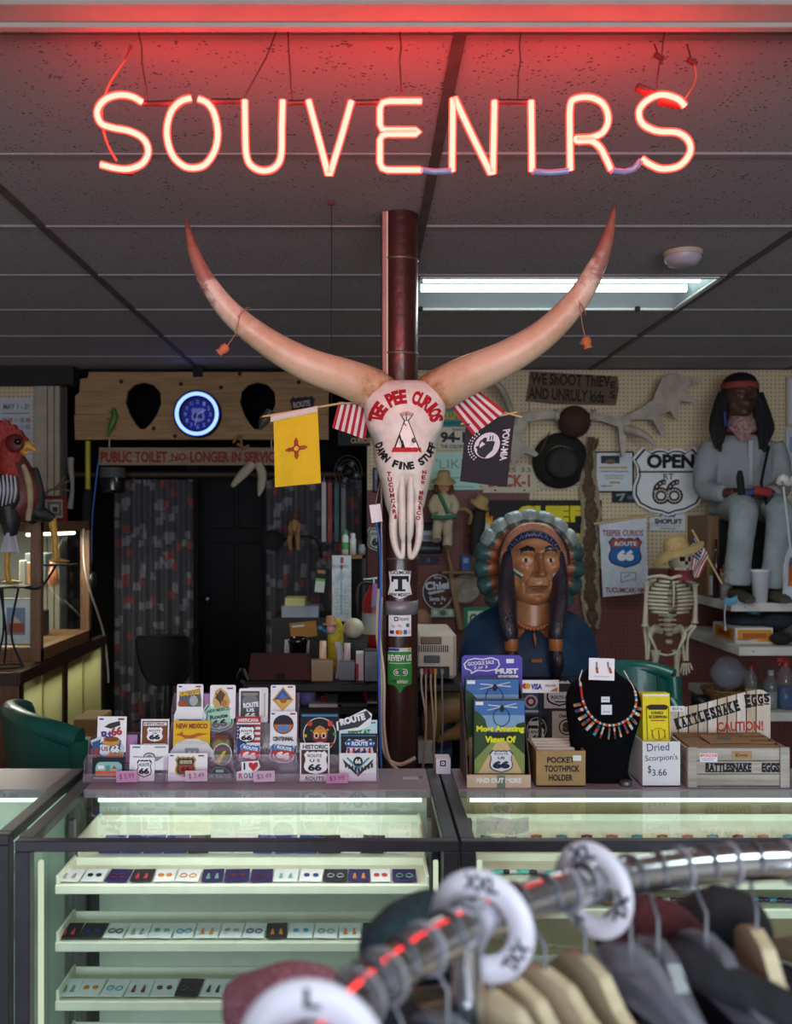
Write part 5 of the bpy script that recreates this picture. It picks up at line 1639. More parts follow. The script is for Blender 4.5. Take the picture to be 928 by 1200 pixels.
for i, ch in enumerate('EGGS'):
 x, y = 876 + 7.4 * i, 821.5 - 1.2 * i
 put_text(q,fr,ch,(x - 845) * kk,(845 - y) * kk,6.4 * kk,(16 - 1.8 * i) * kk,.0006,C('#16161e'),.07,.15)
 for yy in (-7, 6.5 - i * .8):
  q.sheet([((x - 845 + a) * kk,(845 - y + b) * kk) for a,b in [(-3.4,yy - .8),(3.4,yy - .8),(3.4,yy + .8),(-3.4,yy + .8)]],fr,.0005,C('#16161e'))
put_text(q,fr,'CAUTION!',(867 - 845) * kk,(845 - 851) * kk,54 * kk,11.5 * kk,.0006,C('#b03a2e'),.03,.03)
q.build('lettering', None, hb)
flat('warning_tag','white paper strip stuck on the header board below the red warning','label',(862,858.5,888,866),HD - .004,[('r',865,860.5,885,861.5,'#50525e'),('r',865,863,881,864,'#50525e')],'#e8e8ec',th=.001)
flat('price_strip','torn white price strip at the left end of the header board','label',(785,827.5,802,834),HD - .004,[('t','$3.47 ea',788,829,800,832.5,'#34364a',0)],'#e6e6ea',th=.001)
flat('card_reader_box','small white card reader box behind the counter joint','box',(511,889.5,528,907),2.405,[('rr',515.5,891,522.5,898,'#22222a',1.2),('rr',517,892.5,521,896.5,'#e6e4ee',.6),('rr',518.2,893.7,519.8,895.3,'#22222a',.3)],'#dcdae6',th=.05)
flat('name_plate','small clear plate with black clips lying on the counter deck by the pole','plate',(472,908,497,915),2.36,[('r',490,908.6,496,910.4,'#1c1c22'),('r',490,912.4,496,914.2,'#1c1c22')],'#a8acb2',th=.003,pitch=80)
# ================================================================ BACK COUNTER (behind the pole)
BD = 3.30
BCZ = P(0, 801, BD).z
bx0, bx1 = P(284, 0, BD).x, P(735, 0, BD).x
bcx = thing('back_counter','long black counter behind the pole carrying the register and the carved bust','counter',((bx0 + bx1) / 2,BD + .4,0))
M_bc_ = mat('black_laminate', '#17171b', .45, var=.15)
MB().b2((bx0,BD,BCZ - .03),(bx1,BD + .62,BCZ),.004).build('worktop',M_bc_,bcx)
for x in (bx0, P(455, 0, BD).x, P(608, 0, BD).x, bx1 - .02):
 MB().b2((x,BD + .02,0),(x + .02,BD + .6,BCZ - .03)).build('side_panel',M_bc_,bcx)
MB().b2((bx0 + .02,BD + .58,0),(bx1 - .02,BD + .6,BCZ - .03)).build('back_panel',M_bc_,bcx)
shz = P(0, 826, BD + .1).z
MB().b2((bx0 + .02,BD + .04,shz - .02),(P(455,0,BD).x,BD + .58,shz)).build('shelf',M_bc_,bcx)
shz2 = P(0, 895, BD + .1).z
MB().b2((P(455,0,BD).x + .02,BD + .04,shz2 - .02),(P(608,0,BD).x,BD + .58,shz2)).build('shelf',M_bc_,bcx)
MB().b2((P(608,0,BD).x + .02,BD + .01,0),(bx1 - .02,BD + .02,BCZ - .03)).build('front_panel',mat('dark_grey_panel','#2e2e34',.5,var=.1),bcx)
FP = BD + .004
flat('square_plate','blue square plate with a round badge under the payment sign','plate',(612,812.5,635,838),FP,[('o',622,822,8,8,2,'#c9ccd6'),('d',622,822,5,5,'#8c2a34'),('d',622,822,3,3,'#d8dae2'),('r',615,832,632,835,'#c9ccd6')],'#44597c',th=.004)
flat('square_plate','white plate with a black shield outline beside the blue plate','plate',(637.5,806,674,830),FP,[('s',640,795,671,828,K_),('s',642,797,669,826,'#d3d6dc'),('t','ROUTE 66',646,815,666,819,K_,.03),('r',650,821.5,663,823,K_)],'#d3d6dc',th=.004)
flat('square_plate','black route plate with a white arrow above the toothpick box','plate',(617,840,641,868.5),FP,[('o',629,854,11.5,13.6,.8,'#c9ccd0'),('p',[(620,845),(630,845),(630,843),(636,847.5),(630,852),(630,850),(620,850)],'#e2e4e6'),('s',619,853,638,868,'#e2e4e6'),('t','ROUTE',622,856,635,859,K_,.03),('t','66',624,861,634,867,K_,.06)],'#24252c',th=.004)
flat('square_plate','off-white Charter Member plate with a round black emblem','plate',(647,833.5,679,871),FP,[('t','CHARTER',655,837,673,841,K_,.05),('d',664,852,9.6,9.6,'#33302c'),('d',664,852,8,8,'#cdc9b8'),('t','S',659,846,669,858,'#4a4438',.09),('t','MEMBER',653,864,676,868.5,K_,.05)],'#cfccc0',th=.004)
q = MB()
for pts in ([P(378,818,BD + .1),P(385,825,BD + .08),P(426,825,BD + .08),P(428,812,BD + .12)],):
 q.tube(catmull(pts, 5), .008, 8)
q.tube(catmull([P(428,812,BD + .12),P(420,808,BD + .3),P(385,808,BD + .3),P(378,818,BD + .1)],5),.008,8)
q.tube([P(384, 826, BD + .09), P(427, 826, BD + .09)], .006, 6)
q.build('red_basket_rim',mat('red_plastic','#a52a32',.35),None,'red plastic tray on the shelf under the register counter','tray')
q = MB()
c = P(360, 826, BD + .12)
q.lathe([(.0,0),(.028,.001),(.033,.05),(.031,.05),(.027,.004),(0,.004)],(c.x,c.y,shz),n=18)
q.build('purple_cup',mat('purple_plastic','#8a78c0',.4),None,'purple plastic cup on the shelf under the counter','cup')
for i,(x,w_,c_) in enumerate(((362,40,'#c9c6c0'),(395,50,'#4a4c54'),(430,30,'#b8a890'))):
 q = MB()
 a = P(x, 860, BD + .06)
 q.b2((a.x,BD + .05,shz),(a.x + S(w_,BD),BD + .25,shz + .012 + .004 * i),.002)
 q.build('magazine',C(c_),None,('light grey','dark grey','tan')[i] + ' magazine lying on the shelf under the counter','magazine')
def pbox(mb, x0, y0, x1, y1, d, depth, ch=.003, m=None, base=None):
 a, b = P(x0, y1, d), P(x1, y0, d)
 mb.b2((a.x,d,base if base is not None else a.z),(b.x,d + depth,b.z),ch,m)
 return mb
t = thing('cash_register','black tilted register screen on the counter behind the sticker racks','register',P(328,801,BD + .1))
mb = MB()
fr = tilted(P(328, 781, BD + .08), pitch=28)
w_, h_ = S(38, BD), S(17, BD)
mb.prism([(-w_,-h_),(w_,-h_),(w_ * .93,h_),(-w_ * .93,h_)],fr,-.03,0,M_black)
mb.build('screen_back', None, t)
MB().b2((P(310,0,BD).x,BD + .08,BCZ),(P(350,0,BD).x,BD + .24,BCZ + .02),.004).build('base',M_black,t)
MB().box(P(329,792,BD + .062),(S(10,BD),.01,S(8,BD)),ch=.002).build('cable_hatch',M_blackmat,t)
MB().tube([P(295,767,BD + .13),P(352,768,BD + .13)],.005,6).build('edge',mat('pinkish_edge','#8a6470',.4),t)
q = MB()
q.tube(catmull([P(291,797,BD + .05),P(284,785,BD + .06),P(280,795,BD + .1),P(288,803,BD + .1)],6),.008,7)
q.build('coiled_cable',M_black,None,'thick black cable looped beside the register','cable')
q = MB()
c = P(349, 800, BD + .34)
q.lathe([(0,0),(.03,0),(.034,.09),(.037,.1),(.037,.115),(.03,.118),(.028,.1),(0,.095)],(c.x,c.y,BCZ),n=20)
q.build('black_mug',mat('gloss_black','#0d0f16',.12,var=.1),None,'shiny black cup on the register counter','cup')
def tape(label, x0, y0, x1, y1, d, col, wheel):
 t = thing('tape_dispenser',label,'tape dispenser',P((x0 + x1) / 2,y1,d + .1),group='tape dispensers')
 mb = MB()
 w_ = S(x1 - x0, d) / 2
 cx = P((x0 + x1) / 2, 0, d).x
 H = P(0, y0, d).z - BCZ
 prof = [(0,.0),(0,H * .92),(.01,H),(.03,H * .9),(.055,H * .55),(.09,H * .5),(.105,H * .8),(.115,H * .8),(.12,0)]
 fr = Frame((cx - w_, d, BCZ), (0, 1, 0), (0, 0, 1))
 mb.prism(prof, fr, 0, 2 * w_)
 bevel(mb.build('body',mat('tape_body_' + col[1:],col,.35,.3,var=.08),t),.008,2)
 q = MB()
 q.lathe([(.018,-.011),(.042,-.011),(.042,.011),(.018,.011),(.018,-.011)],(cx,d + .068,BCZ + H * 1.15),(1,0,0),24)
 q.build('tape_roll', mat('tape_roll_' + wheel[1:], wheel, .5), t)
 return t
tape('tan tape dispenser with a wide cream roll beside the register',365,772,390,797,BD + .03,'#8a7455','#e0c6a4')
tape('grey tape dispenser with a pink tag next to the tan one',397.5,774,415.5,795,BD + .05,'#6e7076','#d8c4c8')
q = MB()
pbox(q, 426, 762, 446, 803, BD + .02, .06, .005, base=BCZ)
q.build('metal_flask',mat('pewter','#6b6c72',.35,.8,var=.2,scale=30),None,'dented grey metal box beside the pole on the back counter','box')
q = MB()
fr = tilted(P(422, 782, BD + .1), roll=-4)
kk = BD / F
pbox(q, 417, 766, 426, 797, BD + .06, .08, .001, base=BCZ)
q.build('red_notepad',C('#d8d4d2'),None,'white and red notepad between the dispensers and metal box','notepad')
flat('red_strip','narrow red card in front of the notepad on the back counter','card',(417,778,420,797),BD + .055,col='#b0303a',th=.004)
q = MB()
q.grid(lambda u,v: P(392 + 8 * u + 3 * math.sin(v * 3),752 + 44 * v,BD + .09 + .02 * math.sin(u * 3 + v)),4,10)
q.grid(lambda u,v: P(392 + 8 * u + 3 * math.sin(v * 3),752 + 44 * v,BD + .095 + .02 * math.sin(u * 3 + v)),4,10)
q.build('receipt_paper',mat('receipt','#b8bcc4',.6),None,'curled strip of white receipt paper between the tape dispensers','paper')
t = thing('receipt_printer','low black box on the counter carrying the cream globe','printer',P(400,760,BD + .3))
MB().b2((P(388,0,BD + .3).x,BD + .25,BCZ),(P(432,0,BD + .3).x,BD + .45,P(0,752,BD + .25).z),.004).build('body',M_black,t)
flat('label_strip',None,None,(397,753.5,412,759),BD + .249,col='#5d7286',th=.001,parent=t)
c = P(414, 750, BD + .35)
q = MB()
q.ball((c.x,BD + .35,P(0,752,BD + .25).z + S(12,BD + .35)),(S(12.5,BD + .35),S(12.5,BD + .35),S(12,BD + .35)),20,14)
q.build('cream_globe',mat('cream_ceramic','#d2cdb4',.4,var=.06),None,'cream coloured ceramic globe on the black box behind the counter','ornament')
fig = thing('hat_figure','small pink-faced figure with a tan hat and yellow cape on the counter','figurine',P(387,752,BD + .2))
q = MB()
rings = []
for (y,hw,dp) in ((752,9,.02),(745,10,.024),(735,10,.024),(727,7,.018),(724,4,.01)):
 rings.append([P(393,y,BD + .2) + Vector((S(hw,BD) * math.cos(w),dp * math.sin(w),0)) for w in [2 * PI * i / 16 for i in range(16)]])
rings[0] = [Vector((p.x, p.y, BCZ + .001)) for p in rings[0]]
q.loft(rings)
q.build('cape',mat('yellow_mesh','#b8ae1e',.6,var=.3,scale=60),fig)
q = MB()
q.ball(P(388, 737, BD + .165), S(6, BD), 14, 10)
q.build('head', mat('pink_skin', '#c89aa4', .5), fig)
q = MB()
q.lathe([(0,.03),(S(5,BD),.028),(S(5.5,BD),.004),(S(10,BD),0),(S(10,BD),-.003),(0,-.003)],P(387,731,BD + .165),n=18)
q.build('hat', mat('tan_felt', '#b88a68', .8), fig)
q = MB()
q.ball(P(376, 736, BD + .17), (.014, .01, .01), 10, 8)
q.tube([P(377, 737, BD + .17), P(386, 742, BD + .18)], .006, 6)
q.build('arm', mat('blue_glove', '#2f7ea0', .5), fig)
SDp = 5.0
sc_ = thing('side_cabinet','dark cabinet with open shelves below the curtain, holding bottles and papers','cabinet',P(375,800,SDp + .2))
c0, c1 = P(318, 0, SDp).x, P(429, 0, SDp).x
zs = P(0, 724, SDp).z
M_dk = mat('dark_wood', '#241d1a', .6, var=.2)
MB().b2((c0,SDp,0),(P(388,0,SDp).x,SDp + .4,zs),.004).build('body',M_dk,sc_)
z655 = P(0, 651, SDp).z
MB().b2((P(398,0,SDp).x,SDp + .05,z655 - .02),(c1,SDp + .4,z655),.003).build('shelf',wood('shelf_wood','#6a4a2c','#8a6238',.6),sc_)
MB().b2((c1 - .02,SDp + .05,0),(c1,SDp + .4,z655)).build('side_panel',M_dk,sc_)
MB().b2((P(388,0,SDp).x,SDp + .36,0),(c1,SDp + .4,z655 - .02)).build('back_panel',M_dk,sc_)
MB().b2((P(388,0,SDp).x,SDp + .05,zs - .25),(c1 - .02,SDp + .36,zs - .23)).build('shelf',M_dk,sc_)
for i,(x,y0,w_,body,cap,lab) in enumerate(((404.5,621,8,'#d0d4cc','#3c8a4c','white spray bottle with a green band on the wooden shelf'),(413.5,625,8,'#c6c8c4','#d0d0cc','white capped bottle in the middle of the wooden shelf'),(424,638,9,'#8a8c8c','#9a9c9c','squat grey tin at the right end of the wooden shelf'))):
 t = thing('bottle',lab,'bottle' if i < 2 else 'tin',(P(x,0,SDp + .15).x,SDp + .15,z655),group='bottles on the wooden shelf')
 H = P(0, y0, SDp + .15).z - z655
 r = S(w_, SDp) / 2
 c = (P(x, 0, SDp + .15).x, SDp + .15, z655)
 MB().lathe([(0,0),(r,0),(r,H * .72),(r * .6,H * .82),(r * .6,H * .84),(0,H * .84)],c,n=16).build('body',mat('bottle_' + body[1:],body,.4),t)
 MB().lathe([(r * .75,H * .82),(r * .75,H),(0,H)],c,n=16).build('cap',mat('bottlecap_' + cap[1:],cap,.4),t)
 if i == 0:
  MB().lathe([(r * 1.01,H * .2),(r * 1.01,H * .5)],c,n=16).build('label',C('#4f9a5c'),t)
th_ = thing('thermometer','tall white wall thermometer with a red column and worn face','thermometer',P(400,728,SDp - .03))
flat('face',None,None,(389,651,411.5,728),SDp - .02,[('r',399,653,401.5,667,'#a03a34'),('d',400,675,4.5,5,'#b2b8be'),('r',399.7,667,400.7,720,'#9aa0a6')] + [('r',393,690 + 4 * i,397,690.6 + 4 * i,'#8a9096') for i in range(8)] + [('r',403,690 + 4 * i,407,690.6 + 4 * i,'#8a9096') for i in range(8)],
     m=mat('worn_white_tin','#c4ccd2',.5,var=.2,scale=40),th=.012,parent=th_)
flat('mounting_block',None,None,(395,655,406,722),SDp - .008,col='#3a3430',th=.012,parent=th_)
flat('calendar_card','small white card with a red numeral on the wooden shelf edge','card',(390,652,411,662),SDp - .035,[('t','1',399,653,402.5,660,'#a83c3c',.05)],'#c8ccd2',th=.002)
for i,(x0,y0,x1,y1,c_,lab,ro) in enumerate(((334,701,357,710.5,'#c8c484','rolled yellow notepad on top of the papers',0),(330,710.5,373,723.8,'#9aa0ac','stack of grey papers on the side cabinet',0),(340,729,371,747,'#b07a38','orange envelope leaning on the side cabinet',6),(333,750,362,780,'#c8ccc8','white document folder leaning behind the register',-2))):
 flat(('notepad','paper_stack','envelope','folder')[i],lab,'paper',(x0,y0,x1,y1),(SDp + .05,SDp + .02,SDp - .006,BD + .42)[i],[('r',x0 + 3,y0 + 3,x1 - 14,y0 + 5,'#d8d8d8')] if i == 2 else [],c_,th=.15 if i < 2 else .006,roll=ro,pitch=12 if i == 3 else 0)
flat('key_tag','black and green key tag packet hanging in front of the curtain','packet',(369,665,382,695),SDp - .05,[('r',370,680,381,694,'#c2c8b8'),('r',370,678,381,681,'#6aa83c'),('r',371,668,380,672,'#a86a4a')],'#1c1c20',th=.004,roll=-6)
# --- beige machine with its cables
bm_ = thing('beige_printer','beige receipt machine with vents and sockets on the back counter','printer',P(512,801,BD + .1))
M_beige = mat('beige_plastic', '#c8bcae', .5, var=.06)
MB().b2((P(487,0,BD + .02).x,BD + .02,P(0,797,BD).z),(P(535,0,BD + .02).x,BD + .3,P(0,742,BD).z),.012).build('body',M_beige,bm_)
for i in range(14):
 q = MB()
 x = P(491 + i * 2.6, 0, BD).x
 q.b2((x,BD + .016,P(0,765,BD).z),(x + .003,BD + .0215,P(0,757,BD).z))
 q.build('vent', M_blackmat, bm_)
MB().b2((P(493,0,BD).x,BD + .015,P(0,756,BD).z),(P(518,0,BD).x,BD + .0215,P(0,747,BD).z),.003).build('slot',mat('brown_slot','#6a5a48',.5),bm_)
MB().b2((P(497,0,BD).x,BD + .016,P(0,778,BD).z),(P(516,0,BD).x,BD + .0215,P(0,769,BD).z),.002).build('name_plate',mat('grey_plate','#4c4c52',.4),bm_)
MB().b2((P(489,0,BD).x,BD + .014,P(0,796,BD).z),(P(527,0,BD).x,BD + .0215,P(0,782,BD).z),.002).build('socket_panel',M_black,bm_)
for i,(x,c_) in enumerate(((494,'#d8d0c8'),(499,'#a83a3c'),(505,'#a83a3c'),(510,'#c8a04a'),(518,'#8a8c90'))):
 q = MB()
 p0 = P(x, 787, BD + .006)
 q.box(p0, (.012, .02, .02), ch=.003)
 q.build('plug', mat('plug_' + c_[1:], c_, .4), bm_)
for x,x2,y2,lab,c_ in ((494,499,870,'white cable hanging from the beige machine nearest the pole','#cfc6b8'),(499,495,905,'pinkish cable hanging from the first red plug','#c8a898'),(505,508,905,'second pinkish cable hanging beside it from the machine','#c4a494'),(510,507,880,'yellowish cable hanging from the beige machine','#c8b890'),(518,515,908,'grey cable hanging from the right end of the machine','#7a7c80')):
 cable('plug_cable',lab,[P(x,790,BD + .0),P(x,806,BD - .02),P((x + x2) / 2 + 2,(806 + y2) / 2,BD - .02),P(x2,y2,BD + .02)],.004,mat('cord_' + c_[1:],c_,.5),group='cables of the beige machine')
q = MB()
q.tube(catmull([P(505,868,BD + .12),P(507,845,BD + .12),P(520,830,BD + .12),P(540,826,BD + .12),P(552,838,BD + .12),P(540,856,BD + .12),P(525,862,BD + .12),P(512,868,BD + .12)],4),[.02,.045,.06,.065,.05,.03,.02,.01],12)
q.build('tan_pouch',mat('tan_leather','#8c7042',.55,var=.2),None,'tan leather horn-shaped pouch on the shelf below the machine','pouch')
q = MB()
pbox(q, 487, 840, 530, 895, BD + .2, .1, .003)
q.build('blue_carton',mat('blue_carton','#3a4e78',.7,var=.2),None,'faded blue carton on the shelf below the machine','box')
q = MB()
pbox(q, 490, 868, 508, 895, BD + .08, .08, .002)
q.build('white_carton',C('#c8ccd0'),None,'small white carton on the shelf in front of the blue one','box')
q = MB()
q.ball(P(493, 728, 5.93), (S(13, 5.9), .055, S(15, 5.9)), 16, 12)
q.build('clay_mask',mat('clay_mask','#a5755c',.6,var=.15),None,'brown clay head peeking out behind the pole above the machine','mask')
# ================================================================ CARVED WOODEN BUST
CD = 3.55
KC = CD / F
ch_ = thing('carved_bust','painted wooden carved bust with feather headdress and long dark braids','statue',P(622,801,CD + .05))
def painted(name, c1, c2, rough=.4, sc=9):
 return mat(name,c1,rough=rough,col2=c2,scale=sc,bump=.2,bscale=35,coat=.15)
M_skin = painted('carved_skin', '#9a6440', '#b8845a')
M_skin2 = painted('carved_skin_dark', '#6b3f26', '#7d4c30')
M_brow = painted('carved_brow', '#1a1a26', '#262636')
M_eyew = C('#c8b8a0')
M_iris = C('#1c2030')
M_stw = C('#d8d4cc')
M_stg = C('#1f5a4a')
M_lid = C('#c49a70')
FCX, FCY = 625.5, 661.5          # face centre in the photo
def head(mb,cx,cz,cy,hw,hh,dep,nu,nv,feats,mfn,yaw=0.0,jaw=.30):
 """closed head; (cx,cy,cz) centre, half width/height/depth; features push the front out (fractions of hw)"""
 def pt(u, v):
  a = (u - .5) * 2 * PI
  z = -1 + 2 * v
  t = math.acos(max(-1, min(1, z)))
  z = -math.cos(v * PI) * (1 - .0)
  r = max(1e-4, math.sin(v * PI)) ** .62
  wj = 1 - jaw * max(0, -z - .1) ** 1.3
  x = r * wj * math.sin(a)
  x = math.copysign(abs(x) ** .95, x)
  y = -r * math.cos(a) * (1 - .12 * max(0, -z))
  fx, fz = x, z
  if math.cos(a) > 0:
   y -= feats(fx, fz) * min(1, math.cos(a) * 3)
  X, Y, Z = x * hw, y * dep, z * hh
  c, s_ = math.cos(yaw), math.sin(yaw)
  return Vector((cx + X * c - Y * s_, cy + X * s_ + Y * c, cz + Z))
 def mf(u, v):
  a = (u - .5) * 2 * PI
  z = -math.cos(v * PI)
  r = math.sin(v * PI) ** .62
  x = r * (1 - jaw * max(0, -z - .1) ** 1.3) * math.sin(a)
  return mfn(x, z, math.cos(a) > 0)
 mb.grid(pt, nu, nv, None, True, mf)
g = lambda x, c, s: math.exp(-((x - c) / s) ** 2)
def seg_d(x, z, a, b):
 ax, az = a
 bx_, bz = b
 t = max(0,min(1,((x - ax) * (bx_ - ax) + (z - az) * (bz - az)) / ((bx_ - ax) ** 2 + (bz - az) ** 2)))
 return math.hypot(x - ax - t * (bx_ - ax), z - az - t * (bz - az))
def face_feats(x, z):
 ax = abs(x)
 f = 0.0
 if z < .34:
  t = max(0, min(1, (.34 - z) / .52))
  fall = 1 if z > -.2 else math.exp(-((z + .2) / .05) ** 2)
  f += (.10 + .26 * t) * math.exp(-(x / (.10 + .05 * t)) ** 4) * fall
  f += .13 * g(ax, .2, .10) * g(z, -.15, .08)
 f += .11 * g(z,.33,.09) * (1 if ax < .62 else math.exp(-((ax - .62) / .1) ** 2))      # brow
 f -= .15 * g(ax,.40,.19) * g(z,.15,.11)                                             # sockets
 f += .10 * g(ax,.40,.12) * g(z,.14,.065)                                            # eyeballs
 f += .035 * (g(seg_d(ax,z,(.26,.13),(.4,.21)),0,.02) + g(seg_d(ax,z,(.4,.21),(.56,.13)),0,.02) + g(seg_d(ax,z,(.26,.12),(.4,.05)),0,.025) + g(seg_d(ax,z,(.4,.05),(.56,.12)),0,.025))
 f += .10 * g(ax,.62,.16) * g(z,-.02,.12)                                            # cheekbones
 f -= .10 * g(ax,.60,.14) * g(z,-.38,.16)                                            # hollow cheeks
 f -= .07 * g(seg_d(ax,z,(.24,-.1),(.44,-.42)),0,.035)                            # folds
 f -= .05 * g(seg_d(ax, z, (.44, -.42), (.42, -.62)), 0, .035)
 f += .09 * g(z,-.40,.10) * g(x,0,.34)                                               # muzzle
 f += .07 * g(z,-.475,.03) * g(x,0,.25)                                              # lips
 f += .08 * g(z, -.575, .035) * g(x, 0, .22)
 f -= .09 * g(z, -.525 + .05 * ax, .014) * g(x, 0, .28)
 f -= .03 * g(x,0,.03) * g(z,-.36,.06)                                               # philtrum
 f += .13 * g(x,0,.22) * g(z,-.84,.13)                                               # chin
 f -= .05 * g(z, -.68, .04) * g(x, 0, .3)
 return f
def chief_mat(x, z, front):
 if not front:
  return M_skin
 ax = abs(x)
 zb_ = .335 + .07 * math.sin(min(1, max(0, (ax - .12) / .5)) * PI)
 if .13 < ax < .62 and abs(z - zb_) < .055:
  return M_brow
 e = ((ax - .40) / .13) ** 2 + ((z - .135) / .042) ** 2
 if e < 1:
  return M_iris if ((ax - .40) / .065) ** 2 + ((z - .14) / .06) ** 2 < 1 else M_eyew
 if e < 1.6:
  return M_lid
 d = seg_d(ax, z, (.95, -.06), (.52, -.26))
 side = (z + .06) - (ax - .95) * (.20 / .43)
 if .5 < ax < .96 and d < .055:
  return M_stw if side > 0 else M_stg
 if ax < .33 and -.60 < z < -.46 + .02 * (1 - ax) and abs(z + .525) < .075 * (1 - (ax / .36) ** 2):
  return M_skin2
 if ax < .13 and -.16 < z < .30:
  return painted('carved_nose', '#7a4a2c', '#93603c')
 return M_skin
mb = MB()
fc = P(FCX, FCY, CD)
head(mb,fc.x,fc.z,CD + .015,S(34,CD),S(49,CD),S(35,CD),120,110,lambda x,z: 1.55 * face_feats(x,z),chief_mat,yaw=.03,jaw=.26)
weld(mb.build('head', None, ch_))
mb = MB()
rings = []
for (y,hw,dp,yo) in ((690,19,.065,.03),(712,21,.07,.03),(735,26,.08,.03)):
 rings.append([P(625,y,CD) + Vector((S(hw,CD) * math.cos(w),yo + dp * math.sin(w),0)) for w in [2 * PI * i / 24 for i in range(24)]])
mb.loft(rings)
mb.build('neck', M_skin, ch_)
mb = MB()
rings = []
M_robe = mat('robe_paint','#102a42',rough=.55,col2='#214466',scale=7,bump=.25,bscale=30,spec=.3)
for (y,hw,dp,yo) in ((709,20,.04,.085),(712,34,.05,.08),(717,50,.062,.075),(725,65,.08,.065),(737,75,.112,.052),(755,81,.135,.044),(775,83.5,.145,.04),(790,84,.148,.04),(803,84,.15,.04)):
 z = max(P(0, y, CD).z, BCZ)
 rings.append([Vector((P(621.5,y,CD).x + S(hw,CD) * math.copysign(abs(math.cos(w)) ** .9,math.cos(w)),CD + yo + dp * math.sin(w),z)) for w in [2 * PI * i / 40 for i in range(40)]])
mb.loft(rings)
subsurf(mb.build('robe', M_robe, ch_), 1)
robe_b = BVHTree.FromPolygons([q for r in rings for q in r],[(j * 40 + i,j * 40 + (i + 1) % 40,(j + 1) * 40 + (i + 1) % 40,(j + 1) * 40 + i) for j in range(len(rings) - 1) for i in range(40)])
def on_robe(px, py, lift):
 p = P(px, py, CD - .08)
 h = robe_b.ray_cast(Vector((p.x, 2.5, p.z)), Vector((0, 1, 0)))
 return Vector((p.x,(h[0].y if h[0] is not None else CD - .05) - lift,p.z))
q = MB()
pts = [(606,713),(644,713),(640,728),(632,742),(626,752),(618,742),(610,728)]
pl = [on_robe(a, b, .004) for a, b in pts]
M_yoke = painted('collar_paint', '#8c5530', '#a86a40')
for side,tri in (('l',[(606,722),(612,722),(616,740),(608,748),(602,742)]),('r',[(644,722),(638,722),(634,740),(640,748),(647,742)])):
 q = MB()
 fv = [on_robe(a, b, .006) for a, b in tri]
 bv = [p + Vector((0, .02, 0)) for p in fv]
 n = len(tri)
 q.add(fv + bv,[tuple(range(n)),tuple(range(n,2 * n))[::-1]] + [(i,(i + 1) % n,n + (i + 1) % n,n + i) for i in range(n)])
 q.build('collar', M_yoke, ch_)
M_bead = painted('carved_bead', '#94512c', '#b06a40', .35)
for i in range(13):
 a = math.radians(200 + 140 * i / 12)
 x, y = 626 + 21 * math.cos(a), 722 - 15 * math.sin(a)
 p = on_robe(x, y, .012)
 q = MB()
 q.ball((p.x, min(p.y, CD - .075), p.z), S(2.7, CD), 10, 8)
 q.build('bead', M_bead, ch_)
q = MB()
a, b = on_robe(626, 742, .012), on_robe(626.5, 758, .012)
q.tube([a, a.lerp(b, .4), b], [.004, .01, .001], 10, flat=.6)
q.build('pendant',painted('pendant_paint','#9a5a28','#b8743a'),ch_)
p = on_robe(627, 773, .006)
MB().box(p,(S(14,CD),.012,S(5.5,CD)),ch=.003).build('toggle',painted('toggle_paint','#7a4c28','#946038'),ch_)
M_hair = mat('carved_hair','#15121c',.32,col2='#2c2638',scale=16,stretch=(6,6,.8),bump=.5,bscale=40,coat=.2)
for s_,xs_ in ((-1,(601,596,593.5,594,597,599)),(1,(649,653.5,656,655.5,652,651))):
 ys_ = (634, 655, 680, 705, 735, 752)
 ds_ = (.03, -.02, -.05, -.085, -.12, -.13)
 pts = [P(x, y, CD + dd_) for x, y, dd_ in zip(xs_, ys_, ds_)]
 q = MB()
 q.tube(catmull(pts,6),[.028,.033,.038,.044,.040,.030],18,flat=.75)
 q.build('braid', M_hair, ch_)
 q = MB()
 e = pts[-1]
 q.tube([e + Vector((0,0,.012)),e + Vector((0,0,0)),e - Vector((0,0,.018)),e - Vector((0,0,.03))],[.033,.034,.033,.032],18,flat=.75)
 q.build('braid_tie', painted('tie_paint', '#8e532c', '#b0703c'), ch_)
 q = MB()
 q.tube([e - Vector((0,0,.025)),e - Vector((0,.005,.05)),e - Vector((-.005 * s_,.005,.09)),Vector((e.x,e.y - .005,BCZ + .002))],[.028,.036,.034,.02],16,flat=.7)
 q.build('braid_end', M_hair, ch_)
q = MB()
arc = [math.radians(-8 + 196 * i / 24) for i in range(25)]
q.tube([P(625.5 + 35.5 * math.cos(a),656 - 37 * math.sin(a),CD + .0) for a in arc],.016,10,flat=1.4)
q.build('hair_frame', M_hair, ch_)
def brow_d(px_, py_):
 X_, Z_ = (px_ - FCX) / 34, (FCY - py_) / 49
 return CD + .015 - S(35,CD) * math.sqrt(max(.06,1 - X_ * X_ - .7 * Z_ * Z_))
def band(mb, rin, rout, yc, d, a0, a1, n, m, sx=1.0, thick=.02):
 rings = []
 for i in range(n + 1):
  a = math.radians(a0 + (a1 - a0) * i / n)
  c, s_ = math.cos(a), math.sin(a)
  bi,bo = (625.5 + rin[0] * c,yc - rin[1] * s_),(625.5 + rout[0] * c,yc - rout[1] * s_)
  pi_, po = P(*bi, brow_d(*bi) + d), P(*bo, brow_d(*bi) + d + .006)
  rings.append([pi_,po,po + Vector((0,thick,0)),pi_ + Vector((0,thick,0))])
 mb.loft(rings, True, m, True)
q = MB()
band(q,(30,26.5),(33.5,35.5),657,-.022,22,158,30,painted('headband_paint','#151a36','#28305a'),thick=.05)
hbd = q.build('headband', None, ch_)
q = MB()
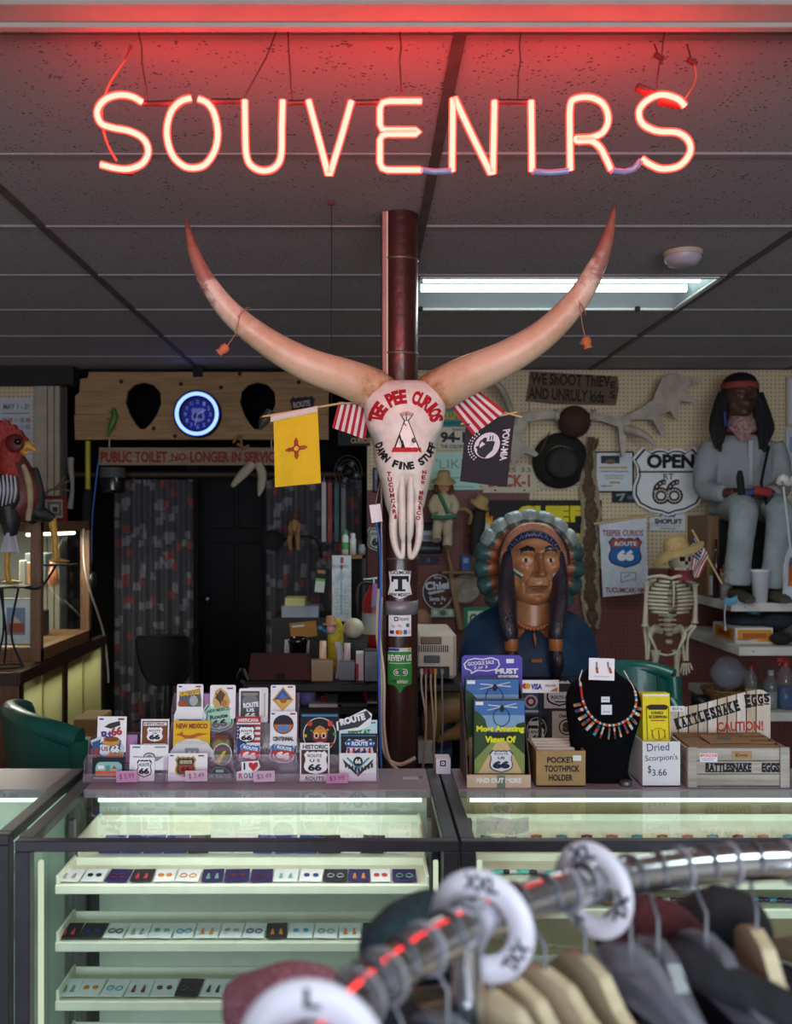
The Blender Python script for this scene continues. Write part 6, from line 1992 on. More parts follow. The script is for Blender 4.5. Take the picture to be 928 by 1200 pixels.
for i in range(9):
 a = math.radians(35 + 110 * i / 8)
 c, s_ = math.cos(a), math.sin(a)
 for k in (-1, 1):
  a2 = a + k * .075
  p0 = (625.5 + 33 * c, 657 - 34 * s_)
  p1 = (625.5 + 31 * math.cos(a2), 657 - 28 * math.sin(a2))
  p0, p1 = P(*p0, brow_d(*p1) - .018), P(*p1, brow_d(*p1) - .025)
  q.tube([p0, p1], .0016, 5)
q.build('zigzag', painted('zigzag_paint', '#6a6e9a', '#8084a8'), hbd)
M_capb = painted('cap_paint', '#8a5038', '#b07a60')
q = MB()
band(q,(33,34.5),(39,43.5),657,-.02,-10,190,60,M_capb,thick=.06)
cb = q.build('cap_band', None, ch_)
for i in range(44):
 a = math.radians(-5 + 190 * i / 43)
 q = MB()
 pi_ = (625.5 + 33.5 * math.cos(a), 657 - 35 * math.sin(a))
 q.tube([P(*pi_,brow_d(*pi_) - .021),P(625.5 + 38.5 * math.cos(a),657 - 43 * math.sin(a),brow_d(*pi_) - .015)],.0026,5)
 q.build('stitch', painted('stitch_paint', '#a06a50', '#bc8a70'), cb)
M_fo = painted('feather_green', '#1d3a38', '#3a5a58', .45, 10)
M_ft = painted('feather_tip', '#5a6a6c', '#98a09c', .45, 10)
M_fi = painted('feather_rust', '#7c3e20', '#a05a34', .5, 12)
NFE = 15
for i in range(NFE):
 deg = -42 + 264 * i / (NFE - 1)
 a = math.radians(deg)
 c, s_ = math.cos(a), math.sin(a)
 r0, r1 = 33, 61
 ctr = P(620 + (r0 + r1) / 2 * 1.03 * c,661 - (r0 + r1) / 2 * (1.02 if s_ > 0 else 1.2) * s_,CD + .055 + .02 * (1 - s_) + .012 * (i % 2))
 R = Euler((0, -a, 0)).to_matrix()
 top = s_ > .5
 ln, wd = S((r1 - r0) / 2 + 3, CD), S(14.2, CD)
 def fpt(u, v, R=R, ctr=ctr, ln=ln, wd=wd):
  th_, ph = 2 * PI * u, PI * v
  x = -math.cos(ph)
  rr = math.sin(ph) ** .55
  q_ = Vector((x * ln,rr * math.sin(th_) * .05,rr * math.cos(th_) * wd * (.8 + .2 * x)))
  q_ += Vector((0, .0035 * math.sin(rr * math.cos(th_) * 16), 0))
  return ctr + R @ q_
 q = MB()
 q.grid(fpt,28,24,None,True,lambda u,v: M_fi if v + .05 * math.sin(u * 40) < .52 else (M_ft if top and v > .6 else M_fo))
 q.build('feather', None, ch_)
# ================================================================ THINGS ON THE BACK WALL
WD = 5.965
flat('wooden_sign','dark wooden sign painted We Shoot Thieves and Unruly kids','sign',(617,436,724,474),WD,[('t','WE ShOOT ThIEV',622,438.5,715,452,'#120d0a',.03,-2),('t','AND UNRULY kids',619,456,708,470,'#120d0a',.03,-3),('t','E',715,447,721,455,'#120d0a',.03),('t','S',714,458,721,467,'#120d0a',.03)],
     m=wood('dark_sign_wood','#4c3a2a','#6e563e',.7),th=.02,shape='poly',pts=[(622,435),(724,441),(725,456),(722,475),(646,473),(616,470)])
sg = thing('route_shield_sign','white shield-shaped OPEN route 66 sign with a studded number','sign',P(783,604,WD))
flat('shield_plate',None,None,(741,523,825,605),WD - .03,[('s',743.5,525.5,822.5,602.5,'#17171a'),('s',745.5,527.5,820.5,600.5,'#d6d8da'),('r',748,552,818,554,'#17171a'),('t','OPEN',757.5,532,813.5,549,'#1b1718',.05),('t','RT',777,555,789,562,'#1b1718',.01)],'#d6d8da','shield',.02,parent=sg)
q = MB()
for i, (x, n_) in enumerate(((774.5, 0), (790, 1))):
 ring = [P(x + 7.2 * math.cos(a),581 - 7 * math.sin(a),WD - .035) for a in [2 * PI * k / 20 for k in range(20)]]
 q.tube(ring, .016, 8, closed=True)
 q.tube(catmull([P(x - 7.2,580,WD - .035),P(x - 5.5,571,WD - .035),P(x + .5,565.5,WD - .035),P(x + 5,565,WD - .035)],5),.016,8)
q.build('studded_number', mat('dark_bronze', '#2c2422', .5), sg)
q = MB()
for x in (774.5, 790):
 for k in range(14):
  a = 2 * PI * k / 14
  q.ball(P(x + 7.2 * math.cos(a),581 - 7 * math.sin(a),WD - .052),.0065,7,5)
 for (a, b) in ((-6.8, 576), (-4.5, 570), (-1, 566.8), (3.5, 565.3)):
  q.ball(P(x + a, b, WD - .052), .0065, 7, 5)
q.build('stud', mat('pale_stud', '#d8cfc0', .4), sg)
flat('mount_block',None,None,(770,555,796,590),WD - .01,col='#8a8678',th=.02,parent=sg)
def framed(label,box,d,fcol,elems,pcol,fw=3,cat='picture',name='framed_picture',parent=None):
 x0, y0, x1, y1 = box
 t = thing(name, label, cat, P((x0 + x1) / 2, y1, d))
 k = d / F
 mb = MB()
 c = P((x0 + x1) / 2, (y0 + y1) / 2, d)
 w, h, f_ = (x1 - x0) / 2 * k, (y1 - y0) / 2 * k, fw * k
 for cc,ss in (((0,h - f_ / 2),(2 * w,f_)),((0,-h + f_ / 2),(2 * w,f_)),((-w + f_ / 2,0),(f_,2 * h - 2 * f_)),((w - f_ / 2,0),(f_,2 * h - 2 * f_))):
  mb.box((c.x + cc[0], d, c.z + cc[1]), (ss[0], .02, ss[1]), ch=.003)
 mb.build('frame', C(fcol), t)
 flat('picture',None,None,(x0 + fw,y0 + fw,x1 - fw,y1 - fw),d + .002,elems,pcol,th=.006,parent=t)
 return t
framed('black framed certificate with a gold line and dark photo on top',(697,529,742.5,577),WD,'#1a1a1e',[('r',704,534,726,543,'#28303c'),('d',715,541,6,3,'#6a5a40'),('r',702,547,735,549,'#b8983c'),('t','Certificate of Recognition',703,551,736,554,'#2c3a4c',0),('r',708,557,731,557.8,'#7a8490'),('r',710,560,730,560.8,'#7a8490'),('r',714,564.5,726,566.5,'#b8983c'),('t','signed',704,568,716,571,'#2c3a4c',0)],'#c8ced4',1.6,'certificate')
flat('small_card','small black card with a slanted stroke under the certificate','card',(717.5,575.5,745,589),WD,[('p',[(722,579),(733,578),(728,587),(725,587),(729,580.5),(722,581.5)],'#8a949c'),('r',735,581,742,585,'#5a646c')],'#23262c',th=.01)
flat('notice_paper','white printed shoplifting notice under the route shield sign','notice',(761,588,803,622),WD,[('t','CASH',777,590,789,594,K_,.03),('t','IF YOU',772,600,791,606,K_,.04),('t','SHOPLIFT',767,608,799,614,K_,.04),('t','prosecution to the full',769,615.5,797,617.5,'#333338',0),('r',774,619,792,619.8,'#55585c')],'#c9ccd2',th=.006,roll=-1)
flat('notice_paper','small printed notice half hidden below the black hat','notice',(633,558,685,572),WD,[('r',638,561,680,562,'#55585c'),('r',638,565,676,566,'#55585c'),('r',638,568.5,680,569.5,'#55585c')],'#b4b0a4',th=.006,roll=2)
t = thing('printed_towel','white cloth banner printed with a red and blue route 66 shield','banner',P(732,700,5.9))
mb = MB()
TD = 5.86
fn = cloth(mb,(P(702,613,TD),P(757,607,TD),P(760.5,694,TD),P(707,700,TD)),1.0,.012,mat('white_cotton','#c6cad6',.85,bump=.1,bscale=200),14,18)
tl, tr_, br, bl = [(702, 613), (757, 607), (760.5, 694), (707, 700)]
oc = lambda a, b, c: fn(a, b, c)
def uv(x, y):
 v = (y - 610) / 87
 return ((x - (702 + 5 * v)) / 54.5, (y - 613 + (x - 702) * .11) / 87)
def towel_poly(pts, col, lift):
 mb.add([fn(*uv(x,y),lift) for x,y in pts],[tuple(range(len(pts)))],C(col))
def towel_text(txt, x0, y0, x1, y1, col, lift, bold):
 vs_, fs = text2d(txt, bold)
 mb.add([fn(*uv((x0 + x1) / 2 + a * (x1 - x0),(y0 + y1) / 2 - b * (y1 - y0)),lift) for a,b in vs_],fs,C(col))
towel_text('TEEPEE CURIOS', 706, 621, 753, 628, '#8c3436', .004, .02)
towel_poly(shield_pts(714,630,752,665),'#22242c',.004) if False else None
sp_ = lambda x0,y0,x1,y1: [(x,y0 + y1 - y) for x,y in shield_pts(x0,y0,x1,y1)]
towel_poly(sp_(713, 629, 752, 665), '#20242e', .004)
towel_poly(sp_(714.5, 630.5, 750.5, 663.5), '#2460a8', .006)
towel_poly([(715,634),(724,631),(732.5,633),(741,631),(750,634),(747.5,641),(717.5,641)],'#b04a3a',.008)
towel_text('ROUTE', 720, 634.5, 745, 639.5, '#e0dcd8', .010, .04)
towel_text('66', 723, 644, 742, 657, '#e4e6ea', .010, .08)
for pts in ([(727,670),(728,670),(728,682),(727,682)],[(727,670),(745,670),(745,671),(727,671)],[(744,670),(745,670),(745,680),(744,680)],[(728,681),(745,677),(745,678),(728,682)],[(731,676),(738,672),(738,673),(731,677)]):
 towel_poly(pts, '#8a8c94', .006)
towel_text('TUCUMCARI NM', 710, 688, 756, 694, '#8c3436', .004, .02)
mb.build('banner_cloth', None, t)
MB().cyl(P(696,614,TD),P(773,603,TD),.008,n=8).build('stick',mat('dowel','#c8aa78',.6),t)
MB().cyl(P(757,606,TD),Vector((P(757,606,TD).x,5.98,P(757,606,TD).z)),.005,n=6).build('hook',M_steel,t)
an = thing('antler_mount','large pale antlers on a brown skull plate hung on the pegboard','antlers',P(655,560,5.8))
M_ant = mat('antler','#8c8378',.6,col2='#b3a898',scale=12,bump=.3,bscale=40)
E8 = lambda x, y: (580 + x / 2.667, 420 + y / 2.667)
def antler(pts, d):
 fr = Frame(P(700, 480, d))
 k = d / F
 q = MB()
 q.prism([((a - 700) * k,(480 - b) * k) for a,b in [E8(*p) for p in pts]],fr,-.018,.018,M_ant)
 o = q.build('antler', None, an)
 bevel(o, .014, 3)
 return o
antler([(296,168),(345,178),(400,184),(440,165),(490,132),(505,95),(520,62),(560,45),(600,60),(650,62),(642,76),(604,86),(592,108),(628,130),(618,139),(576,134),(566,162),(572,190),(560,190),(545,165),(516,178),(528,235),(517,241),(490,192),(424,192),(412,215),(402,270),(407,302),(395,312),(388,270),(384,215),(335,198),(296,192)],5.84)
antler([(200,190),(150,190),(100,200),(82,235),(84,262),(108,275),(135,300),(126,308),(92,296),(64,318),(52,330),(46,300),(34,245),(58,195),(100,168),(150,164),(200,164)],5.84)
q = MB()
q.tube(catmull([P(*E8(412,222),5.8),P(*E8(450,232),5.74),P(*E8(480,250),5.7),P(*E8(500,275),5.68)],5),[.028,.026,.02,.004],10)
q.build('tine', M_ant, an)
q = MB()
q.tube(catmull([P(*E8(60,205),5.84),P(*E8(40,140),5.8),P(*E8(15,90),5.76),P(*E8(-10,70),5.74)],5),[.035,.04,.045,.03],10,flat=.5)
q.build('tine', M_ant, an)
q = MB()
q.ball(P(*E8(248,198),5.86),(S(19,5.86),.09,S(19,5.86)),20,14)
q.build('skull_plate',mat('brown_hide','#3c241c',.9,var=.35,scale=30,bump=.6,bscale=80),an)
for x in (190, 308):
 q = MB()
 a = P(*E8(x, 178), 5.84)
 q.tube([a + Vector((-.012,0,0)),a + Vector((.012,0,0))],.036,14)
 q.build('burr', M_ant, an)
ht = thing('black_hat','black wide-brimmed felt hat hanging below the antlers','hat',P(658,567,5.85))
hc = P(656.5, 540, 5.93)
MB().lathe([(S(33,5.9),-.004),(S(33,5.9),.004),(S(24,5.9),.02),(S(18.5,5.9),.022)],hc,(0,-1,-.12),32).build('brim',mat('black_felt','#15130f',.9,var=.2),ht)
MB().lathe([(S(19,5.9),.016),(S(18,5.9),.06),(S(17,5.9),.10),(S(13,5.9),.118),(S(6,5.9),.108),(0,.10)],hc + Vector((0,0,-.012)),(0,-1,-.12),28).build('crown',mat('grey_black_felt','#2e2b28',.9,var=.2),ht)
MB().lathe([(S(19.2,5.9),.018),(S(18.9,5.9),.038)],hc + Vector((0,0,-.012)),(0,-1,-.12),28).build('hat_band',M_blackmat,ht)
for i,(x,y,x2,y2,lab) in enumerate(((632,533,645,503,'brown feather left of the black hat'),(694,528,701,513,'short dark feather at the top of the fur strip'))):
 q = MB()
 a, b = P(x, y, 5.88), P(x2, y2, 5.9)
 q.tube([a,a.lerp(b,.3),a.lerp(b,.7),b],[.006,.022,.018,.002],8,flat=.25)
 q.build('feather',mat('brown_feather','#5c4326',.8,var=.3,scale=40),None,lab,'feather')
q = MB()
FUR = mat('fur_dark','#6a5540',.95,col2='#3f3024',scale=40,bump=.8,bscale=120)
FURW = mat('fur_pale','#b8a890',.95,col2='#93836c',scale=40,bump=.8,bscale=120)
cl = [(693,512,5),(691,530,7),(689,552,9),(690,575,11),(693,600,11.5),(692,625,12),(690,650,11.5),(691,675,11),(692,700,11.5),(694,722,10),(695,737,6)]
def fur_pt(u, v, s_):
 t = v * (len(cl) - 1)
 k = min(int(t), len(cl) - 2)
 f_ = t - k
 cx,cy,hw = [cl[k][i] + (cl[k + 1][i] - cl[k][i]) * f_ for i in range(3)]
 hw += 1.3 * noise.noise(Vector((v * 22, s_, 1.7)))
 a = (u - .5) * 2
 return P(cx + a * hw,cy,5.94 - s_ * .035 * (1 - a * a) + .01 * noise.noise(Vector((u * 5,v * 20,0))))
q.grid(lambda u,v: fur_pt(u,v,1),14,60,None,True,lambda u,v: FURW if abs(u - .5) > .3 + .06 * math.sin(v * 50) else FUR)
q.grid(lambda u, v: fur_pt(u, v, 0), 14, 60, FURW)
q.build('fur_strip',None,None,'long brown and white fur strip hanging beside the cloth banner','fur')
flat('licence_plate','teal and yellow licence plate mostly behind the striped flag','licence plate',(513,476,549,500),WD,[('t','COLUMBIA',514,482,548,492,'#c8a83a',.05),('r',514,494,548,498,'#2c6a70')],'#3d8488',th=.008)
flat('licence_plate','white 94-1 licence plate above the green paper','licence plate',(513,500.5,548,527),WD,[('t','94-1',516,506,545,519,'#26282c',.05),('t','THE COLONY',516,521,546,525.5,'#3a3c40',.03),('t','IDAHO',530,502,545,505,'#3a3c40',.02)],'#c9c4b4',th=.008)
flat('green_paper','pale green poster with outlined lettering behind the black flag','poster',(505,530,562,574),WD,[('t',"'LIKE",511,538,548,549,'#7a948c',0),('r',515,559,550,561,'#8aa49c'),('r',510,570,555,571,'#7a948c')],'#a9cfc4',th=.006)
flat('licence_plate','weathered white licence plate with red letters below the black flag','licence plate',(566,545,627,577.5),WD,[('t','IS 33',596,548,622,553.5,'#7a6a5a',.02),('t','BUCK-1',572,556,621,571,'#a04a40',.04),('d',580,574.5,1.4,1,'#3a2c28'),('d',614,574.5,1.4,1,'#3a2c28')],'#bdb7a2',th=.008)
flat('shop_sign','black sign with large yellow CHIEF lettering behind the carved headdress','sign',(573,586,705,651),WD,[('t','CHIEF',606,592.5,681,612,'#d8c81e',.08),('t','TS',662,625,681,644.5,'#d8c81e',.08)],'#131316',th=.015)
q = MB()
fr = Frame(P(566, 628, WD - .01))
kk = WD / F
for rr,c_,zz in ((18,'#d87a22',0),(13.5,'#e0b02a',.004),(10,'#d4d8dc',.008)):
 pts = []
 for i in range(36):
  a = 2 * PI * i / 36
  r_ = rr * (1.0 if i % 2 else (.82 if rr == 18 else 1))
  pts.append((r_ * math.cos(a) * kk, 1.7 * r_ * math.sin(a) * kk))
 q.prism(pts, fr, zz - .006, zz, C(c_))
q.build('sun_plaque',None,None,'orange and white sunburst plaque beside the black and yellow sign','plaque')
dl = thing('straw_hat_doll','cloth doll in a straw hat and green sash hung on a stick','doll',P(520,645,5.85))
DD = 5.82
M_dcl = mat('doll_cloth', '#b0a288', .85, var=.12)
M_straw = mat('straw','#a98a5c',.85,var=.2,scale=60,bump=.5,bscale=150)
rings = []
for (y,hw,dp) in ((578,4,.02),(582,9,.04),(592,12,.05),(601,13.5,.055),(606,14.5,.06)):
 rings.append([P(520,y,DD) + Vector((S(hw,DD) * math.cos(w),dp * math.sin(w),0)) for w in [2 * PI * i / 20 for i in range(20)]])
MB().loft(rings).build('tunic', M_dcl, dl)
for s_ in (-1, 1):
 q = MB()
 q.tube(catmull([P(520 + s_ * 8,583,DD),P(520 + s_ * 13,593,DD - .03),P(520 + s_ * 10,602,DD - .06)],4),[.03,.03,.022],10)
 q.build('arm', M_dcl, dl)
 q = MB()
 q.tube(catmull([P(520 + s_ * 5,604,DD),P(520 + s_ * 6 - 2,622,DD - .01),P(520 + s_ * 7 - 2,628,DD)],4),[.036,.03,.03],10)
 q.tube([P(520 + s_ * 7 - 2,627,DD),P(520 + s_ * 7 - (1 if s_ < 0 else 3),640 if s_ > 0 else 633,DD - .02)],[.028,.03],10)
 q.build('leg', M_dcl, dl)
q = MB()
q.tube(catmull([P(514,578,DD - .03),P(520,590,DD - .06),P(525,602,DD - .07)],4),.016,6,flat=.4)
q.tube([P(506,606,DD - .03),P(520,607,DD - .066),P(534,605,DD - .03)],.014,6)
q.build('sash', mat('green_sash', '#2f6a4c', .8), dl)
q = MB()
hcz = P(520, 568.5, DD)
head(q,hcz.x,hcz.z,DD,S(7.5,DD),S(10,DD),S(7.5,DD),40,36,face_feats,lambda x,z,f: C('#2a1a14') if (f and abs(abs(x) - .4) < .09 and abs(z - .14) < .05) else (C('#8c3a34') if f and abs(x) < .25 and abs(z + .52) < .05 else mat('doll_skin','#b88468',.5)))
weld(q.build('head', None, dl))
MB().lathe([(0,.05),(S(7,DD),.045),(S(8,DD),.0),(S(14,DD),-.016),(S(14.2,DD),-.022),(S(7,DD),-.008)],P(520,561,DD),(0,-.35,1),24).build('hat',M_straw,dl)
for s_ in (-1, 1):
 MB().tube([P(520 + s_ * 8,566,DD),P(520 + s_ * 9,577,DD)],[.014,.018],8).build('braid',mat('doll_hair','#4a2c1c',.8),dl)
MB().cyl(P(523,640,DD + .06),P(530,672,DD + .1),.012,n=8).build('stick',mat('stick_wood','#8a6a48',.7),dl)
MB().cyl(P(520,585,DD + .03),Vector((P(520,585,DD).x,5.985,P(520,585,DD).z)),.006,n=6).build('hook',M_steel,dl)
pu = thing('dark_puppet','dark figure with a tan hat leaning beside the doll','doll',P(562,650,5.8))
rings = []
for (y,cx,hw,dp) in ((592,562,3,.02),(598,562,7,.04),(615,560,9,.05),(635,557,8,.05),(650,556,6,.04)):
 rings.append([P(cx,y,DD) + Vector((S(hw,DD) * math.cos(w),dp * math.sin(w),0)) for w in [2 * PI * i / 18 for i in range(18)]])
MB().loft(rings).build('coat',mat('dark_coat','#1f1a1a',.8,var=.2),pu)
MB().ball(P(561,593,DD - .01),(S(5,DD),.03,S(6,DD)),12,10).build('head',mat('dark_wood_face','#3c2a22',.6),pu)
MB().lathe([(0,.045),(S(7,DD),.04),(S(8,DD),.0),(S(12,DD),-.01),(S(12.2,DD),-.016),(S(6,DD),-.008)],P(563.5,589,DD - .02),(.5,-.5,1),22).build('hat',M_straw,pu)
q = MB()
q.tube(catmull([P(535,598,DD - .02),P(545,597,DD - .04),P(552,603,DD - .03),P(550,614,DD)],4),.012,8)
q.build('arm', mat('stick_wood', '#8a6a48', .7), pu)
q = MB()
q.tube([P(560,620,DD),Vector((P(560,620,DD).x,5.985,P(560,620,DD).z))],.006,6)
q.build('hook', M_steel, pu)
framed('small black framed picture to the right of the hanging skull',(488,612,518,649),WD,'#17171a',[('r',494,622,510,634,'#c4ccd4'),('r',496,627,508,633,'#7a8a8c'),('r',489,641,516,644,'#6a7074')],'#2b2c32',2.5)
flat('wrist_watch','dark wrist watch strap pinned on the red pegboard','watch',(491,652,514,661),WD,[('r',498,652.5,506,660.5,'#2c3038'),('d',502,656.5,2.6,2.8,'#4a5a70')],'#3a3048',th=.015)
sgn = flat('round_sign','round brown sign with white script lettering on the red pegboard','sign',(494.5,672,532,715),WD,[('o',513,693.5,18,20.8,1.2,'#b8bcc4'),('t','THE',508,675.5,518,678.5,'#c8ccd4',.02),('t','Chief',498,681,528,691,'#c4cad8',.04,4),('p',[(501,694),(520,691),(521,693),(503,697)],'#b8bcc4'),('t','Santa Fe',503,699,522,704,'#c8ccd4',.02),('d',509,707,1,1,'#c8ccd4'),('d',517,707,1,1,'#c8ccd4')],'#4a2f2c','ellipse',.012)
q = MB()
c = P(545, 690, WD - .02)
q.lathe([(0,.012),(S(14,WD),.012),(S(16.5,WD),.018),(S(17.5,WD),.01),(S(17,WD),-.02),(0,-.02)],c,(0.1,-1,0),28,sy=1.0)
q.build('hide_drum',mat('hide','#96897a',.7,col2='#6a5e50',scale=18),None,'round hide drum with a painted scene beside the round sign','drum')
q = MB()
q.tube([P(528,668,WD - .02),P(533,700,WD - .03),P(540,737,WD - .02)],.02,8)
q.build('wooden_stick',mat('stick_wood','#8a6a48',.7),None,'wooden stick leaning behind the round drum','stick')
flat('banknote_frame','small framed banknote under the round brown sign','picture',(503,711.5,535,725),WD,[('r',505,713.5,533,723,'#9cac98'),('d',519,718,4,3.6,'#5a6a58'),('d',510,718,2.5,3,'#c4ccc0'),('d',528,718,2.5,3,'#c4ccc0')],'#3a3c3c',th=.012)
flat('licence_plate','green and white licence plate fragment beside the carved shoulder','licence plate',(543,711.5,575,737),WD,[('r',548,716,575,733,'#c8d0c8'),('t','C',550,719,558,731,'#2f6a4c',.05)],'#2f7a54',th=.008)
sh = thing('wall_shelf','tiny wooden wall shelf holding a blue booklet','shelf',P(537,672,5.9))
a, b = P(517, 672, 5.9), P(557, 669, 5.9)
MB().b2((a.x,5.88,a.z),(b.x,5.98,b.z)).build('board',wood('shelf_wood','#6a4a2c','#8a6238',.6),sh)
flat('booklet','blue booklet standing on the tiny wall shelf','booklet',(541,651,551,668.5),5.92,[('r',543,654,549,660,'#8aa8d0')],'#2f5a98',th=.02)
flat('dark_plaque','black route curios plaque behind the left striped flag','sign',(396,500,434,522),5.93,[('t','CURIOS',411,513,434,519.5,'#a88a6a',.04)],'#141417',th=.03)
flat('shield_badge','small white route 66 shield on the red pegboard left of the pole','sign',(430.5,617,452,646),WD,[('s',431.5,618.5,451,644.5,'#26282c'),('s',432.8,620,449.7,643,'#c2c6bc'),('t','ROUTE',435,624,448,627,'#26282c',.03),('t','66',435.5,630,449,640,'#26282c',.06)],'#c2c6bc','shield',.012)
framed('small blue picture in a dark frame beside the pegboard edge',(437,548,450,577),WD,'#22242a',[('r',440,562,447,574,'#5a5a8a')],'#7a8ab0',2)
fe = thing('fire_extinguisher','red fire extinguisher with a purple tag hanging left of the pole','fire extinguisher',P(437,760,4.6))
ED = 4.6
e0, e1 = P(438, 757, ED), P(438, 690, ED)
MB().lathe([(0,0),(S(13,ED),0),(S(13.5,ED),.01),(S(13.5,ED),e1.z - e0.z - .06),(S(9,ED),e1.z - e0.z - .02),(S(5,ED),e1.z - e0.z),(S(5,ED),e1.z - e0.z + .02),(0,e1.z - e0.z + .02)],e0,n=24).build('cylinder',mat('extinguisher_red','#9c1c1e',.3),fe)
MB().lathe([(S(13.7,ED),.06),(S(13.7,ED),.16)],e0,n=24).build('label',C('#b8bcb0'),fe)
q = MB()
q.tube([e1 + Vector((0,0,.02)),e1 + Vector((0,0,.045))],.016,10)
q.tube([e1 + Vector((-.05,-.01,.045)),e1 + Vector((.03,0,.05))],.008,8)
q.tube([e1 + Vector((-.05,-.01,.03)),e1 + Vector((.01,0,.03))],.007,8)
q.build('handle', M_steel, fe)
q = MB()
q.tube(catmull([e1 + Vector((-.01,-.02,.03)),e1 + Vector((-.07,-.03,.02)),e1 + Vector((-.075,-.03,-.1)),e1 + Vector((-.06,-.02,-.18))],5),.009,8)
q.build('hose', M_black, fe)
flat('purple_tag',None,None,(436,684,448,712),ED - .075,[('r',438,700,446,710,'#8a8a9a')],'#9a72b0',th=.002,parent=fe,roll=-4)
fb = thing('bracket_post','black metal stand that carries the fire extinguisher','stand',(e0.x,ED,0))
MB().lathe([(0,0),(.09,0),(.09,.01),(.02,.015),(.02,e0.z - .012),(.05,e0.z - .01),(.05,e0.z - .001),(0,e0.z - .001)],(e0.x,ED,0),n=20).build('column',M_black,fb)
# ================================================================ CORNER SHELVES AND WHAT STANDS ON THEM
SX = 2.03
M_shelf = mat('shelf_paint', '#c2bfba', .6, var=.08, scale=6)
SH_ = [(1.160, 1.985, 5.2), (.950, 1.95, 5.0), (.60, 2.02, 5.05)]
for z, x0, yf in SH_:
 t = thing('corner_shelf',{1.160: 'upper white wall shelf where the seated figure rests its feet',.950: 'middle white wall shelf with the yellow box and grey fur',.60: 'lower white wall shelf holding the basket and bottles'}[z],'shelf',((x0 + XR) / 2,5.5,z),group='white shelves in the right corner')
 MB().b2((x0, yf, z - .022), (XR, 5.98, z)).build('board', M_shelf, t)
 MB().b2((x0,yf - .012,z - .045),(XR,yf,z),.002).build('front_lip',M_shelf,t)
 MB().b2((x0 - .012,yf - .012,z - .045),(x0,5.98,z),.002).build('side_lip',M_shelf,t)
 for y in (5.3, 5.85):
  MB().b2((XR - .3,y,z - .14),(XR,y + .012,z - .022)).build('bracket',M_greymetal,t)
 for q_ in ((x0 + .06, yf - .0125),):
  MB().lathe([(0,0),(.004,.001)],(q_[0],q_[1],z - .022),(0,-1,0),8).build('screw',M_dark,t)
Z1, Z2, Z3 = 1.160, .950, .60
st_ = thing('speaker_box','wooden speaker box with a black front used as a seat','box',(P(872,0,5.8).x,5.8,Z1))
a, b = P(829, 0, 5.62), P(917, 606, 5.62)
seat_z = P(0, 604, 5.62).z
MB().b2((a.x,5.62,Z1),(b.x,5.97,seat_z),.004).build('cabinet',wood('walnut','#6a4c34','#86643f',.5,'z'),st_)
MB().b2((P(842,0,5.62).x,5.612,Z1 + .015),(b.x - .02,5.62,seat_z - .02),.002).build('grille',M_blackmat,st_)
# ---------------------------------------------------------------- seated mannequin
mq = thing('mannequin','seated mannequin in a grey shirt, jeans, red headband and neckerchief','mannequin',(P(868,0,5.5).x,5.5,seat_z))
MD = 5.72
def ring_e(cx, cy, d, hw, dp, n=24, tilt=0.0):
 c = P(cx, cy, d)
 return [c + Vector((S(hw,d) * math.cos(w),dp * math.sin(w),tilt * math.sin(w))) for w in [2 * PI * i / n for i in range(n)]]
M_dskin = mat('mannequin_skin', '#4a2f26', .5, var=.15)
M_shirt = mat('grey_shirt','#8f9096',.85,var=.1,scale=8,bump=.25,bscale=30)
M_jean = mat('pale_jeans','#7d868c',.85,col2='#989ea0',scale=6,bump=.3,bscale=40)
armL = [P(838,521,MD),P(829,540,MD - .01),P(826,570,MD - .06),P(842,578,MD - .2),P(862,577,MD - .31)]
armR = [P(904,521,MD),P(911,540,MD - .01),P(914,568,MD - .06),P(908,578,MD - .2),P(897,580,MD - .32)]
legL = [P(852,592,MD - .02),P(862,594,MD - .22),P(870,597,MD - .42),P(870,612,MD - .45),P(866,650,MD - .44),P(864,684,MD - .42)]
legR = [P(889,592,MD - .02),P(902,595,MD - .22),P(914,599,MD - .42),P(914,614,MD - .45),P(909,655,MD - .44),P(905,688,MD - .42)]
mb = MB()
hc = P(867, 465, MD - .02)
def mq_face(x, z):
 return face_feats(x, z) * 1.7
head(mb,hc.x,hc.z,MD - .02,S(18.5,MD),S(26,MD),S(20,MD),56,52,mq_face,lambda x,z,f: M_dskin,yaw=.1)
mb.loft([ring_e(868,488,MD,9,.05),ring_e(869,500,MD,10,.055),ring_e(870,512,MD,26,.08)],m=M_dskin)
mb.loft([ring_e(870,513,MD,30,.07),ring_e(870,525,MD,36,.10),ring_e(870,550,MD,32,.10),ring_e(869,575,MD,29,.10),ring_e(869,596,MD,32,.11)],m=M_dskin)
for arm in (armL, armR):
 mb.tube(catmull(arm,5),[.045,.046,.042,.034,.028],14,m=M_dskin)
for lg in (legL, legR):
 mb.tube(catmull(lg,4),[.075,.072,.06,.055,.045,.035],14,m=M_dskin)
for arm, s_ in ((armL, 1), (armR, -1)):
 w = arm[-1]
 mb.ball(w + Vector((s_ * .03,-.02,-.008)),(.046,.034,.02),12,8,m=M_dskin)
 for k in range(4):
  b0 = w + Vector((s_ * .055, -.045 + k * .018, -.008))
  L = (.034, .042, .044, .036)[k]
  mb.tube([b0,b0 + Vector((s_ * L * .6,-.006,.004)),b0 + Vector((s_ * L,-.008,-.012)),b0 + Vector((s_ * L * 1.15,-.006,-.03))],[.0095,.009,.0085,.007],8,m=M_dskin)
 t0 = w + Vector((s_ * .02, -.045, .0))
 mb.tube([t0,t0 + Vector((s_ * .018,-.022,.012)),t0 + Vector((s_ * .04,-.03,.014))],[.011,.01,.008],8,m=M_dskin)
body = mb.build('body', M_dskin, mq)
fuse(body, .0075, 1)
mb = MB()
